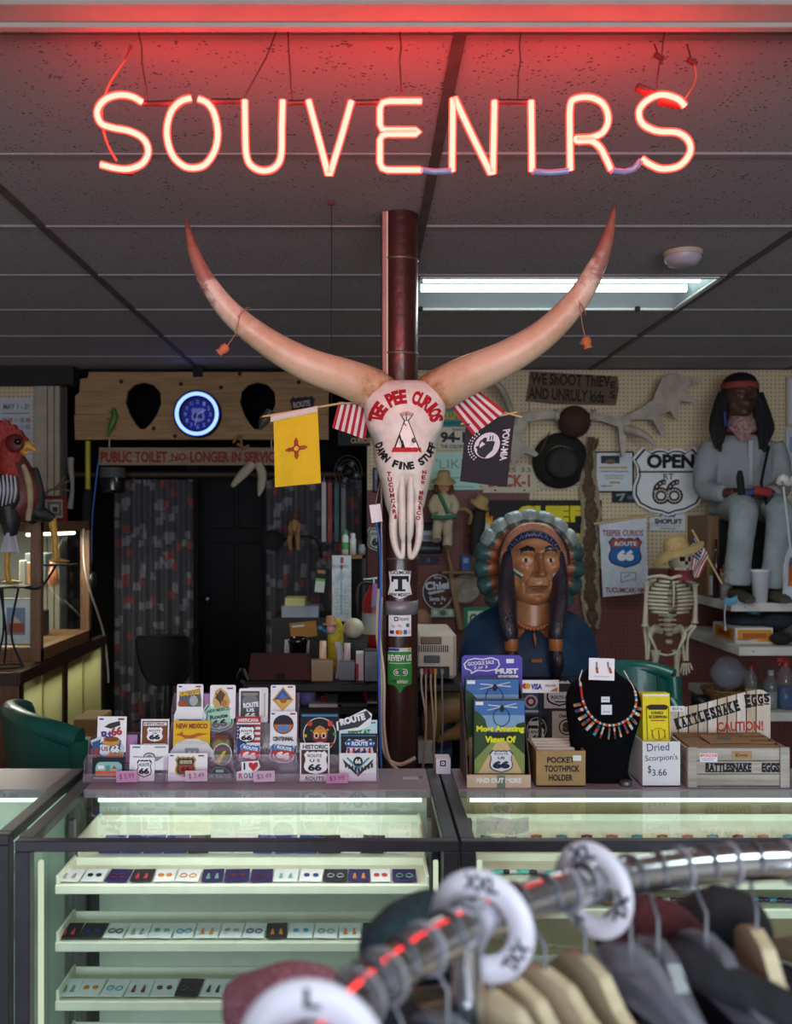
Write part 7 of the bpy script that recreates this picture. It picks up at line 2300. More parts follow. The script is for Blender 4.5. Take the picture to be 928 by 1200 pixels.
mb.loft([ring_e(869,509,MD,17,.07),ring_e(870,513,MD,30,.085),ring_e(870,519,MD,38,.105),ring_e(870,532,MD,39,.125),ring_e(870,552,MD,36,.13),ring_e(869,572,MD,33.5,.135),ring_e(868,588,MD,35,.15)])
for arm in (armL, armR):
 w = catmull(arm, 5)[:-3]
 mb.tube(w, [.07, .073, .068, .06, .052], 16)
sh_o = mb.build('shirt', M_shirt, mq)
fuse(sh_o, .012, 3)
tx_ = bpy.data.textures.new('cloth_folds', 'CLOUDS')
tx_.noise_scale = .09
dm = sh_o.modifiers.new('folds', 'DISPLACE')
dm.texture = tx_
dm.strength = .012
dm.mid_level = .5
MB().b2((P(869,0,MD).x - .014,MD - .142,P(0,570,MD).z),(P(869,0,MD).x + .014,MD - .128,P(0,518,MD).z),.004).build('placket',mat('placket','#a5a6aa',.85),mq)
q = MB()
fr = Frame(P(893, 523, MD - .112))
pts = [((.030 if i % 2 == 0 else .013) * math.cos(PI / 2 + i * PI / 6),(.030 if i % 2 == 0 else .013) * math.sin(PI / 2 + i * PI / 6)) for i in range(12)]
q.prism(pts, fr, -.01, .004)
q.build('star_badge', M_greymetal, mq)
mb = MB()
mb.loft([ring_e(868,582,MD,34,.13),ring_e(868,592,MD,37,.155),ring_e(868,600,MD,37,.155),ring_e(868,603,MD,33,.12)])
for lg in (legL, legR):
 w = catmull(lg, 4)
 mb.tube(w, [.09, .09, .08, .074, .066, .074], 18)
je = mb.build('jeans', M_jean, mq)
fuse(je, .012, 3)
dm = je.modifiers.new('folds', 'DISPLACE')
dm.texture = tx_
dm.strength = .012
for lg, s_ in ((legL, -1), (legR, 1)):
 a = lg[-1]
 q = MB()
 rr = []
 for (dy,hw,h,zz) in ((.05,.03,.05,0),(.03,.042,.075,0),(-.03,.045,.07,0),(-.09,.048,.055,0),(-.14,.044,.045,0),(-.17,.026,.03,0)):
  rr.append([Vector((a.x + hw * math.cos(w),a.y + dy,Z1 + .001 + h / 2 + h / 2 * math.sin(w))) for w in [2 * PI * i / 16 for i in range(16)]])
 q.loft(rr)
 q.build('shoe', mat('olive_leather', '#3f3a2c', .6, var=.15), mq)
q = MB()
M_mh = mat('black_hair','#0f0d10',.6,var=.3,scale=30,stretch=(5,5,1),bump=.6,bscale=60)
def hair_pt(u, v):
 a = (u - .5) * 2 * PI
 z = 1.06 - v * 1.1
 r = max(.001, 1 - abs(z / 1.085) ** 3.2) ** .42 * 1.13
 front = math.cos(a) > .25
 if front and z < .42:
  z = .42 + (z - .42) * .02
 return Vector((hc.x + S(18.5,MD) * r * math.sin(a),hc.y - S(20,MD) * r * math.cos(a),hc.z + S(26,MD) * z))
q.grid(hair_pt, 36, 20)
for s_, xx in ((-1, (848, 843, 841, 842)), (1, (887, 893, 897, 896))):
 q.tube(catmull([P(xx[0],466,MD - .02),P(xx[1],485,MD - .04),P(xx[2],502,MD - .075),P(xx[3],522,MD - .13)],5),[.04,.045,.045,.02],14,flat=.6)
 for k_, (dx_, dy_) in enumerate(((-4, 4), (4, -3), (1, 7))):
  q.tube(catmull([P(xx[0] + dx_ * .4,462,MD - .01),P(xx[1] + dx_,486,MD - .05),P(xx[2] + dx_ * 1.2,503,MD - .085),P(xx[3] + dx_ * .8 - s_ * 1,522 + dy_,MD - .135)],5),[.03,.032,.028,.008],10)
q.build('hair', M_mh, mq)
q = MB()
rr = []
for i in range(36):
 a = 2 * PI * i / 36
 rr.append(Vector((hc.x + S(19.6,MD) * math.sin(a),hc.y - S(21.5,MD) * math.cos(a),P(0,453.5,MD).z)))
q.tube(rr, .021, 8, closed=True, flat=.35, up=(0, 0, 1))
q.build('headband', mat('red_headband', '#8c3a26', .8), mq)
q = MB()
q.loft([ring_e(868,486,MD,12,.065),ring_e(868,494,MD - .005,17,.085),ring_e(868,504,MD - .01,19,.10),ring_e(868,508,MD - .012,13,.09)],m=mat('bandana','#7a2a2c',.8,col2='#b09a94',scale=60))
q.add([P(853,500,MD - .115),P(884,500,MD - .115),P(874,517,MD - .15),P(868,517,MD - .15)],[(0,1,2,3)],mat('bandana','#7a2a2c',.8))
q.build('neckerchief', None, mq)
q = MB()
q.tube([P(849, 483, MD - .12), P(850, 500, MD - .135)], .009, 6)
q.build('hair_tie', mat('blue_ribbon', '#2c3a78', .6), mq)
q = MB()
q.tube([P(901,523,MD - .15),P(896,545,MD - .2),P(892,565,MD - .28),P(893,585,MD - .33)],.008,6)
q.build('black_cane',M_black,None,'thin black cane resting against the mannequin shirt','cane')
ty = thing('toy_pistol','red and blue painted toy on the lap of the mannequin','toy',P(888,583,MD - .42))
MB().box(P(893,576,MD - .40),(S(22,5.1),.05,S(11,5.1)),Euler((0,.15,0)).to_matrix(),.008).build('body',mat('toy_red','#8c2420',.4,var=.2,scale=40),ty)
MB().box(P(877,577,MD - .40),(S(14,5.1),.04,S(8,5.1)),Euler((0,-.1,0)).to_matrix(),.006).build('front_piece',mat('toy_blue','#2c3468',.4,var=.3,scale=60),ty)
MB().box(P(901,586,MD - .40),(S(8,5.1),.04,S(16,5.1)),ch=.006).build('grip',M_black,ty)
q = MB()
q.tube([P(869,580,MD - .42),P(867,560,MD - .41),P(867,552,MD - .40)],[.02,.022,.012],8)
q.build('black_glove',M_blackmat,None,'black knob standing up from the mannequin hand','toy')
q = MB()
q.tube(catmull([P(912,567,5.0),P(918,561,4.98),P(923,566,4.98),P(931,563,5.0),P(936,570,5.0)],4),[.014,.03,.02,.03,.014],10)
q.tube([P(918,570,5.0),P(926,640,5.05),Vector((P(928,0,5.1).x,5.22,Z1 + .002))],.006,6)
q.build('white_figurine',mat('glossy_white','#c4c0be',.25),None,'glossy white curled ornament on a thin wire at the right edge','ornament')
framed('pale framed picture high on the wall at the right edge',(921,441,960,500),WD,'#b0aa9c',[('r',930,450,950,490,'#9aa0a4')],'#c0c2c0',3)
flat('wall_poster','pale blue poster below the framed picture at the right edge','poster',(921,502,960,566),WD,[('r',925,512,960,530,'#8a98b4')],'#b6bcc8',th=.006)
def cup(name,label,x,y0,y1,d,r0,r1,m,zb_,cat='cup',group=None):
 c = P(x, 0, d)
 H = P(0, y0, d).z - zb_
 q = MB()
 q.lathe([(0,.0),(S(r0,d),0),(S(r1,d) * .97,H * .93),(S(r1,d) * 1.05,H * .94),(S(r1,d) * 1.05,H),(S(r1,d) * .95,H),(S(r0,d) * .9,.008),(0,.008)],(c.x,d,zb_),n=24)
 return q.build(name, m, None, label, cat, group)
cup('foam_cup','white foam drinking cup on the upper shelf by the mannequin shoes',890.5,667.5,703,5.24,8,10.5,mat('foam','#cfd0d4',.6,var=.03),Z1)
flat('small_white_box','small white card box on the upper shelf','box',(833,675,843.5,697.5),5.58,col='#c2c6cc',th=.03)
pc = cup('pencil_cup','decorated route 66 cup holding red and yellow pencils',851,672,698,5.4,6.5,7,mat('pencil_cup','#8a7a78',.5,col2='#b0a8a0',scale=30),Z1)
for i in range(4):
 q = MB()
 a = Vector((P(848 + i * 2, 0, 5.4).x, 5.4, Z1 + .01))
 b = P(845 + i * 4, 668 - (i % 2) * 2, 5.4)
 q.tube([a, b], .004, 6, m=mat('pencil_yellow', '#c8a23a', .5))
 q.ball(b, .009, 8, 6, m=mat('pencil_red', '#a8342c', .5))
 q.build('pencil',None,None,'yellow pencil with a red tip in the decorated cup','pencil','pencils in the decorated cup')
for i,(x,y0,w_,c_,lab) in enumerate(((822,632,7,'#3a1c1a','dark red glass bottle on the upper shelf behind the small flag'),(829,660,9,'#5a5c5e','clear glass jar on the upper shelf behind the white box'))):
 q = MB()
 H = P(0, y0, 5.6).z - Z1
 r = S(w_ / 2, 5.6)
 q.lathe([(0,0),(r,0),(r,H * .6),(r * .45,H * .75),(r * .45,H),(0,H)],(2.02 if i == 0 else 2.035,5.54 - .09 * i,Z1),n=16)
 q.build('bottle',mat('bottle_glass_' + c_[1:],c_,.12,var=.1,spec=.8),None,lab,'bottle')
flat('postcard','tall pale card with a colourful totem picture on the upper shelf','postcard',(918,642,945,702),5.22,[('r',921,648,942,690,'#a8bcd0'),('p',[(924,655),(930,650),(932,665),(929,684),(923,688)],'#9a4a2c'),('d',926,660,3,3,'#2f5a90'),('d',926,684,4,3,'#b06a34')],'#bcc6d2',th=.01)
fl = thing('small_flag','small American flag on a wooden stick in front of the skeleton shoulder','flag',P(820,690,5.3))
mb = MB()
FDp = 5.32
qa = [P(814,627,FDp),P(832,654,FDp),P(818,676,FDp + .02),P(803,683,FDp + .03)]
def flag_pt(u, v):
 p = qa[0].lerp(qa[1], u).lerp(qa[3].lerp(qa[2], u), v)
 return p + Vector((0, .014 * math.sin(u * 7 + v * 4), 0))
FW,FR,FB = mat('white_cloth','#d9d3d3',.85),mat('red_cloth','#a5222c',.85),mat('blue_cloth','#27335c',.85)
mb.grid(flag_pt,13,12,None,True,lambda u,v: FB if (u < .55 and v < .45) else (FR if int(u * 13) % 2 == 0 else FW))
mb.grid(lambda u,v: flag_pt(u,v) + Vector((0,.002,0)),13,12,None,True,lambda u,v: FB if (u < .55 and v < .45) else (FR if int(u * 13) % 2 == 0 else FW))
for i in range(5):
 for j in range(4):
  p = flag_pt(.06 + i * .1, .06 + j * .1)
  mb.ball(p + Vector((0, -.003, 0)), .0045, 6, 4, m=FW)
mb.build('flag_cloth', None, fl)
MB().cyl(P(811,621,FDp),P(846,684,FDp + .02),.006,n=8).build('stick',mat('dowel','#c8aa78',.6),fl)
q = MB()
a, b = P(799, 740, 5.1), P(842, 722, 5.1)
fr = Frame((P(822, 0, 5.15).x, 5.12, Z2 + .045))
mb = MB()
x0_ = SX - .06
mb.b2((x0_,5.12,Z2),(x0_ + .2,5.45,Z2 + .085),.002,m=C('#c8c2b8'))
art(mb,Frame((x0_ + .1,5.12,Z2 + .0425)),[('r',-20,-7,20,7,'#c8862c'),('r',-14,-3,14,3,'#a0562c')],0,0,.0045,.002,.001)
frs = Frame((x0_, 5.28, Z2 + .0425), (0, -1, 0), (0, 0, 1))
art(mb,frs,[('r',-30,-7,30,7,'#c8862c'),('r',-20,-3,20,3,'#a0562c')],0,0,.0045,.002,.001)
mb.build('yellow_carton',None,None,'white and orange carton on the left end of the middle shelf','box')
q = MB()
q.ball((x0_ + .14, 5.3, Z2 + .105), (.13, .12, .04), 18, 10)
q.ball((x0_ + .26, 5.22, Z2 + .105), (.1, .09, .045), 16, 10)
q.build('navy_cap',mat('navy_cloth','#191d2c',.85,var=.25),None,'navy blue cloth cap lying on the carton','cap')
q = MB()
q.ball((x0_ + .22, 5.07, Z2 + .034), (.06, .04, .033), 14, 10)
q.build('black_pouch',M_blackmat,None,'small black pouch at the front of the middle shelf','pouch')
q = MB()
for i,(dx,dy,r) in enumerate(((.33,.12,.075),(.42,.1,.07),(.52,.13,.08),(.62,.1,.075),(.37,.2,.08),(.55,.22,.09))):
 q.ball((x0_ + dx,5.0 + dy + .08,Z2 + r * .75 + .014),(r,r,r * .75),14,10)
fz = q.build('grey_fur',mat('grey_fur','#5c544c',.95,col2='#352f2a',scale=50,bump=1.0,bscale=90),None,'shaggy grey fur pelt heaped on the middle shelf','fur')
fuse(fz, .012, 1)
dm = fz.modifiers.new('shag', 'DISPLACE')
tf = bpy.data.textures.new('shag', 'CLOUDS')
tf.noise_scale = .018
dm.texture = tf
dm.strength = .035
q = MB()
c = (P(887, 0, 5.25).x, 5.3, Z2 + .12)
q.lathe([(0,0),(.036,0),(.038,.05),(.036,.054),(0,.054)],c,n=24)
q.build('teal_lid',mat('teal_plastic','#1c6a78',.4),None,'teal screw lid sitting on the grey fur','lid')
flat('paper_slip','white and orange paper slip on the middle shelf edge','paper',(864,748.5,888,753),5.04,[('r',866,749,878,750.5,'#b8683a')],'#c6c8cc',th=.002,pitch=70)
mk = thing('face_mask','pale blue face mask hanging from the upper shelf edge','face mask',P(856,700,5.17))
q = MB()
q.grid(lambda u,v: P(849 + 15 * u,699 + 9 * v + 2 * math.sin(u * 4),5.175 - .01 * math.sin(v * PI)),8,5)
q.build('mask_cloth', mat('mask_blue', '#5a9cb8', .7), mk)
MB().tube(catmull([P(850,708,5.17),P(849,722,5.16),P(850,735,5.16)],4),.004,6).build('ear_loop',mat('mask_string','#b4bcc4',.8),mk)
MB().box(P(850,737,5.16),(.014,.01,.02),ch=.003).build('tag',mat('mask_string','#b4bcc4',.8),mk)
q = MB()
q.grid(lambda u,v: P(862 + 22 * u,702 + 3 * u + 6 * v,5.178),4,2,C('#9aa2b0'))
q.build('shelf_tape',None,None,'strip of printed tape along the upper shelf edge','tape')
bk = thing('wicker_basket','shallow wicker basket with plastic bags on the lower shelf','basket',(P(852,0,5.3).x,5.3,Z3))
c = Vector((P(850, 0, 5.32).x, 5.32, Z3))
M_wick = mat('wicker', '#7a5a34', .7, var=.25, scale=50)
for i in range(6):
 z = .006 + i * .014
 r = .085 + .008 * i
 q = MB()
 q.tube([c + Vector((r * math.cos(w),r * math.sin(w),z + .003 * math.cos(w * 12 + i * PI))) for w in [2 * PI * k / 48 for k in range(48)]],.007,6,closed=True)
 q.build('cane_ring', M_wick, bk)
for k in range(20):
 w = 2 * PI * k / 20
 q = MB()
 q.tube([c + Vector((.085 * math.cos(w),.085 * math.sin(w),.0)),c + Vector((.13 * math.cos(w),.13 * math.sin(w),.085))],.004,5)
 q.build('cane_stake', M_wick, bk)
q = MB()
q.lathe([(0, .004), (.085, .004), (.085, 0), (0, 0)], c, n=24)
q.build('base', M_wick, bk)
M_film = glass('clear_bag',(.9,.93,.96),1.3,.15,haze=.18,haze_col=(.6,.65,.75))
q = MB()
q.ball(c + Vector((.02, .0, .16)), (.10, .09, .09), 18, 12)
for v in q.v:
 v += noise.noise_vector(v * 18) * .014
q.build('plastic_bag',M_film,None,'puffed clear plastic bag in the wicker basket','bag')
q = MB()
q.lathe([(0,0),(.05,0),(.052,.05),(.0,.055)],(c.x - .16,5.25,Z3),n=20)
q.build('black_jar',M_black,None,'squat black jar at the left end of the lower shelf','jar')
for x,y0,w_,c_,cc,lab in ((880,778,14,'#a8953a','#8c2c26','bottle of yellow liquid with a red cap on the lower shelf'),(903,785,16,'#8a9294','#9aa0a2','clear empty bottle in the middle of the lower shelf'),(920,772,19,'#1c4a7c','#a03428','spray bottle half filled with blue liquid at the right edge')):
 t = thing('bottle', lab, 'bottle', (P(x, 0, 5.15).x, 5.15, Z3))
 H = P(0, y0, 5.15).z - Z3
 r = S(w_ / 2, 5.15)
 c2 = (P(x, 0, 5.15).x, 5.15, Z3)
 MB().lathe([(0,0),(r,0),(r,H * .7),(r * .4,H * .85),(r * .4,H * .9),(0,H * .9)],c2,n=18).build('body',glass('bottle_clear',(.85,.9,.92),1.4,.03,haze=.08),t)
 MB().lathe([(0,.004),(r * .93,.004),(r * .93,H * .45),(0,H * .45)],c2,n=18).build('liquid',mat('liquid_' + c_[1:],c_,.2),t)
 q = MB()
 q.lathe([(r * .45, H * .86), (r * .45, H), (0, H)], c2, n=14)
 if 'spray' in lab:
  q.box((c2[0] - .02, 5.15, Z3 + H * .98), (.06, .02, .03), ch=.005)
  q.tube([(c2[0] - .02,5.15,Z3 + H * .96),(c2[0] - .035,5.15,Z3 + H * .86)],.006,6)
 q.build('cap', mat('cap_' + cc[1:], cc, .4), t)
# ================================================================ SKELETON IN A STRAW HAT
sk = thing('skeleton','plastic skeleton wearing a straw hat and red scarf beside the shelves','skeleton',P(785,800,5.0))
KD = 4.95
M_bn = mat('plastic_bone', '#b3aa94', .55, var=.15, scale=20)
mb = MB()
sc = P(797, 656, KD)
def skull_f(x, z):
 ax = abs(x)
 f = -.35 * g(ax, .38, .2) * g(z, .08, .2)
 f -= .28 * g(x, 0, .13) * g(z, -.22, .15)
 f += .1 * g(z, -.62, .2) * g(x, 0, .4)
 return f
head(mb,sc.x,sc.z,KD,S(13,KD),S(17,KD),S(15,KD),44,40,skull_f,lambda x,z,f: C('#241d18') if f and ((abs(abs(x) - .38) < .17 and abs(z - .08) < .15) or (abs(x) < .1 and abs(z + .22) < .11) or (abs(x) < .34 and abs(z + .62) < .025)) else M_bn,yaw=.25,jaw=.35)
weld(mb.build('skull', None, sk))
for i in range(9):
 q = MB()
 q.box(P(791 + i * 1.55,666.5,KD - .058),(.0058,.006,.012),ch=.001)
 q.build('tooth', mat('tooth', '#cfc7b2', .4), sk)
for i in range(9):
 q = MB()
 q.ball(P(786 - i * .3,676 + i * 9.5,KD + .06),(.022,.02,.014),10,6)
 q.build('vertebra', M_bn, sk)
for i in range(4):
 q = MB()
 p = P(782, 721 + i * 5.5, KD + .02)
 q.ball(p, (.03, .026, .012), 12, 6)
 q.tube([p - Vector((.045, 0, 0)), p + Vector((.045, 0, 0))], .005, 6)
 q.build('vertebra', M_bn, sk)
for i in range(9):
 y = 678 + i * 4.5
 hw = (13, 18, 22, 25, 27, 27.5, 27, 25, 22)[i]
 for s_ in (-1, 1):
  pts = []
  for k in range(9):
   a = -PI / 2 + s_ * PI * (k / 8) * .93
   x = 785 + hw * math.cos(a + PI / 2 - PI / 2 * 0) * 0 + s_ * hw * math.sin(PI * k / 8 * .93)
   dpt = .06 - .12 * (1 - math.cos(PI * k / 8 * .93)) / 2 * 1.15
   pts.append(P(x + (3 if k > 6 else 0),y + 5.0 * (k / 8) * (1 if k < 6 else .9),KD + dpt))
  q = MB()
  q.tube(catmull(pts, 2), .0075, 6, flat=.6)
  q.build('rib', M_bn, sk)
q = MB()
q.tube([P(789,681,KD - .075),P(789.5,695,KD - .082),P(789,712,KD - .078)],[.014,.011,.008],8,flat=.5)
q.build('breastbone', M_bn, sk)
for s_ in (-1, 1):
 q = MB()
 q.tube(catmull([P(786,678,KD - .05),P(786 + s_ * 12,675,KD - .05),P(786 + s_ * 27,677,KD - .01)],4),.009,8)
 q.build('collarbone', M_bn, sk)
 q = MB()
 q.tube(catmull([P(786 + s_ * 22,680,KD + .06),P(786 + s_ * 20,700,KD + .07)],4),[.03,.008],8,flat=.3)
 q.build('shoulder_blade', M_bn, sk)
for s_ in (-1, 1):
 q = MB()
 q.tube(catmull([P(782 + s_ * 6,740,KD + .05),P(782 + s_ * 15,737,KD + .03),P(782 + s_ * 20,745,KD - .01),P(782 + s_ * 15,757,KD - .03),P(782 + s_ * 11,765,KD - .03),P(782,768,KD - .04)],4),[.016,.026,.022,.014,.011,.010],8,flat=.55)
 q.build('hip_bone', M_bn, sk)
for name,pts in (('l',[(758,684,-.02),(757,705,-.02),(756,734,-.02)]),('r',[(814,684,-.01),(815,705,0),(814,730,.0)])):
 q = MB()
 w = [P(x, y, KD + d_) for x, y, d_ in pts]
 q.tube([w[0],w[0].lerp(w[1],.2),w[1],w[1].lerp(w[2],.85),w[2]],[.022,.013,.011,.014,.02],10)
 q.build('upper_arm', M_bn, sk)
for pts in ([(755,735),(757,755),(758,773)],[(760,735),(760.5,755),(759,772)],[(812,733),(800,745),(802,774)],[(815,733),(806,748),(805,774)]):
 q = MB()
 w = [P(x, y, KD - .01) for x, y in pts]
 q.tube(catmull(w, 3), [.011, .007, .010], 8)
 q.build('forearm', M_bn, sk)
for cx, cy, dr in ((758, 776, 1), (804, 777, 1)):
 for k in range(5):
  q = MB()
  a = P(cx - 4 + k * 2, cy, KD - .01)
  e = P(cx - 7 + k * 3.6, cy + (12, 14, 14, 12, 8)[k], KD - .01)
  q.tube([a,a.lerp(e,.45),a.lerp(e,.5),e],[.006,.0045,.006,.004],6)
  q.build('finger', M_bn, sk)
for x in (768, 793):
 q = MB()
 a = P(x, 762, KD - .02)
 q.tube([a,a - Vector((0,0,.06)),Vector((a.x,a.y,.47)),Vector((a.x,a.y,.43))],[.026,.014,.014,.024],10)
 q.build('thigh_bone', M_bn, sk)
 q = MB()
 q.tube([Vector((a.x,a.y,.43)),Vector((a.x,a.y,.38)),Vector((a.x,a.y,.06)),Vector((a.x,a.y - .02,.03))],[.024,.012,.010,.018],10)
 q.build('shin_bone', M_bn, sk)
 q = MB()
 q.tube([Vector((a.x,a.y + .03,.022)),Vector((a.x,a.y - .05,.03)),Vector((a.x,a.y - .13,.012))],[.02,.018,.011],8,flat=.9)
 q.build('foot', M_bn, sk)
for x in (761, 812):
 q = MB()
 q.tube([P(757 if x < 780 else 814,684,KD - .01),P(768 if x < 780 else 804,680,KD + .03)],.01,6)
 q.build('shoulder_joint', M_bn, sk)
q = MB()
q.loft([[P(797 + 14 * math.cos(w),668 + yy,KD + .01) + Vector((0,.07 * math.sin(w),0)) for w in [2 * PI * i / 20 for i in range(20)]] for yy in (0,6)] + [[P(798 + 16 * math.cos(w),679,KD + .01) + Vector((0,.075 * math.sin(w),0)) for w in [2 * PI * i / 20 for i in range(20)]]],caps=False)
q.build('scarf', mat('red_scarf', '#6e1f2a', .8, var=.2), sk)
hs = thing('straw_hat','floppy tan straw hat on the skeleton','hat',P(788,650,KD))
axh = Vector((-.25, .06, 1)).normalized()
hb0 = P(793, 643, KD)
def brim(u, v):
 a = 2 * PI * u
 r = S(14.5 + 17 * v, KD)
 droop = -.03 * v * v * (1 + .9 * math.cos(a - PI * 1.05)) + .01 * v * math.cos(3 * a)
 e1 = axh.orthogonal().normalized()
 e1 = (Vector((1, 0, 0)) - axh * axh.x).normalized()
 e2 = axh.cross(e1)
 return hb0 + e1 * (r * math.cos(a)) + e2 * (r * .9 * math.sin(a)) + axh * droop
q = MB()
q.grid(brim, 44, 6)
q.grid(lambda u, v: brim(u, v) - axh * .004, 44, 6)
q.build('brim', M_straw, hs)
MB().lathe([(S(14.7,KD),-.004),(S(14.3,KD),.025),(S(12.5,KD),.05),(S(8.5,KD),.066),(0,.07)],hb0,axh,30).build('crown',M_straw,hs)
M_vinyl = mat('green_vinyl','#0f5a50',.35,var=.15,scale=6,bump=.1,bscale=60,coat=.2)
def green_chair(label, loc, yaw, W=.52, H=.97):
 t = thing('green_chair',label,'chair',loc,(0,0,yaw),group='green vinyl armchairs')
 q = MB()
 q.box((0, 0, .43), (W - .06, .46, .12), ch=.03)
 q.build('seat', M_vinyl, t, local=True)
 def bp(u, v):
  x = (u - .5) * W
  wrap = (abs(u - .5) * 2) ** 3 * .10
  return Vector((x,.22 - wrap + .06 * v,.40 + (H - .40) * v - .03 * (abs(u - .5) * 2) ** 4 * v))
 q = MB()
 q.grid(bp, 20, 10)
 q.grid(lambda u, v: bp(u, v) + Vector((0, .07, 0)), 20, 10)
 edge = [bp(u / 20, 1) for u in range(21)]
 q.tube([p + Vector((0, .035, 0)) for p in edge], .036, 10)
 for u in (0, 1):
  q.tube([bp(u,v / 6) + Vector((0,.035,0)) for v in range(7)],.036,10)
 q.build('backrest', M_vinyl, t, local=True)
 q = MB()
 q.tube([bp(.12,0) + Vector((0,-.006,0)),bp(.12,.5) + Vector((0,-.006,0)),bp(.13,.97) + Vector((0,-.004,0))],.006,6)
 q.tube([bp(.88,0) + Vector((0,-.006,0)),bp(.88,.5) + Vector((0,-.006,0)),bp(.87,.97) + Vector((0,-.004,0))],.006,6)
 q.build('piping', mat('dark_piping', '#0a3a34', .4), t, local=True)
 for s_ in (-1, 1):
  q = MB()
  q.tube(catmull([(s_ * W * .48,.2,.78),(s_ * W * .5,.05,.68),(s_ * W * .5,-.2,.64),(s_ * W * .49,-.24,.5),(s_ * W * .48,-.22,.40)],5),.035,10)
  q.build('armrest', M_vinyl, t, local=True)
  for y in (-.2, .2):
   q = MB()
   q.tube([(s_ * (W / 2 - .06),y,.38),(s_ * (W / 2 - .04),y * 1.1,0)],[.02,.014],10)
   q.build('leg',wood('chair_leg_wood','#3a241a','#4c3020',.5,'z'),t,local=True)
 return t
p = P(756, 0, 4.1)
green_chair('green vinyl armchair behind the yellow packets and necklace bust',(p.x,4.15,0),.15,.50,EYE - (789 - CY) / F * 4.3)
p = P(40, 0, 3.35)
green_chair('green vinyl armchair at the left behind the sticker racks',(-.86,3.3,0),PI - .95,.56,EYE - (829 - CY) / F * 3.3)
# ================================================================ LEFT BACK: BOARD, SIGN, CURTAINS
WB = 5.86
kk = WB / F
brd = thing('plank_board','rough plank board with two teardrop holes under the ceiling edge','board',P(240,516,WB))
M_bw = wood('board_wood', '#7c6144', '#a8865c', .75, 'x', 4, .5)
fr = Frame(P(240, 476, WB))
up = [(152,486),(147,472),(149,459),(157,451),(168,448),(180,451),(188,460),(189,473),(184,486)]
lo = [(184,486),(178,495),(170,503),(164,503),(158,496),(152,486)]
sh_ = lambda p, dx: [(a + dx, b) for a, b in p]
top = [(88,485.6)] + up + sh_(up,134) + [(385,485.6),(385,436),(104,436),(103,443),(94,444),(93,460),(88,464)]
bot = [(87,486.4),(88,515),(385,515),(385,486.4)] + sh_(lo,134) + lo
for o in (top, bot):
 q = MB()
 q.prism([((a - 240) * kk,(476 - b) * kk) for a,b in o],fr,-.03,.0,M_bw)
 q.build('plank', None, brd)
for x in (232, 376):
 p = P(x, 438, WB)
 MB().b2((p.x - .03,WB - .006,p.z - .02),(p.x + .03,WB + .03,CEIL - .001)).build('hanger_plate',M_blackmat,brd)
for i,(x,y) in enumerate(((212,450),(259,454),(142,447),(281,438),(180,502),(350,448),(205,511))):
 MB().lathe([(0,.003),(.012,.002),(.014,-.001)],P(x,y,WB),(0,-1,0),8).build('knot',M_dark,brd)
ck = thing('neon_clock','round wall clock with a glowing blue ring and route shield face','clock',P(232,513,WB - .05))
c = P(232.5, 486, WB - .005)
MB().lathe([(0,0),(S(27.5,WB),0),(S(27.5,WB),.05),(S(26,WB),.06),(S(20,WB),.045),(S(20,WB),.012),(0,.012)],c,(0,-1,0),40).build('case',M_blackmat,ck)
MB().tube([c + Vector((S(23.3,WB) * math.cos(a),-.058,S(23.3,WB) * math.sin(a))) for a in [2 * PI * i / 48 for i in range(48)]],.011,10,closed=True).build('glow_ring',emission('blue_neon',(.15,.25,1.0),3.4),ck)
el = [('d',0,0,19.8,19.8,'#1f2f8a'),('s',-8,-8,8,9,'#8a90c0'),('t','66',-5.5,-2.5,5.5,5,'#20284c',.06)]
for i in range(12):
 a = math.radians(90 - 30 * (i + 1))
 el.append(('t',str(i + 1),14.5 * math.cos(a) - 1.6,-14.5 * math.sin(a) - 2.4,14.5 * math.cos(a) + 1.6,-14.5 * math.sin(a) + 2.4,'#9aa2d0',.02))
el += [('l',(0,0),(9,-5),1,'#d8dcec'),('l',(0,0),(-3,13),.8,'#d8dcec')]
q = MB()
art(q, Frame(c + Vector((0, -.014, 0))), el, 0, 0, kk, .001, .001)
q.build('dial', None, ck)
q = MB()
for pts,r in (([(133,478),(134,490),(130,500),(126,512)],[.012,.022,.02,.004]),([(134,483),(139,488)],[.007,.005]),([(133,493),(125,491)],[.007,.005]),([(131,498),(136,502)],[.007,.004]),([(134,485),(127,482)],[.007,.004])):
 q.tube(catmull([P(x, y, WB - .018) for x, y in pts], 4), r, 8)
q.build('toy_lizard',mat('lizard_green','#3f6a24',.5,var=.3,scale=60),None,'green toy lizard clinging to the plank board','toy')
flat('shield_plaque','black route shield plaque on the right end of the plank board','plaque',(340,464,370,495),WB - .005,[('t','ROUTE',344,470,364,477,'#a8a498',.04,4)],'#19191b','shield',.012,roll=4)
for pts,r,lab in (([(272,570),(284,556),(297,543)],[.012,.03,.026],'pale rib bone hanging at a slant under the toilet sign'),([(302,543),(307,555),(306,570),(303,581)],[.024,.028,.024,.006],'pale curved rib bone hanging upright under the toilet sign')):
 q = MB()
 q.tube(catmull([P(x,y,WB - .05) for x,y in pts],5),r,10,flat=.4)
 q.build('rib_bone',mat('old_bone','#9a917e',.6,var=.15),None,lab,'bone')
q = MB()
q.tube(catmull([P(304,504,WB - .02),P(309,494,WB - .03),P(317,481,WB - .03)],4),[.004,.03,.026],10)
q.build('cow_horn',mat('grey_horn','#57524c',.4,var=.2),None,'small grey horn beside the right teardrop hole','horn')
q = MB()
for pts in ([(273,519),(281,510),(284,524),(292,522)],[(278,520),(287,527)]):
 q.tube(catmull([P(x, y, WB - .02) for x, y in pts], 4), .008, 6)
q.build('rope_toy',mat('rope','#8a6236',.8),None,'knotted brown rope toy between the board and the toilet sign','toy')
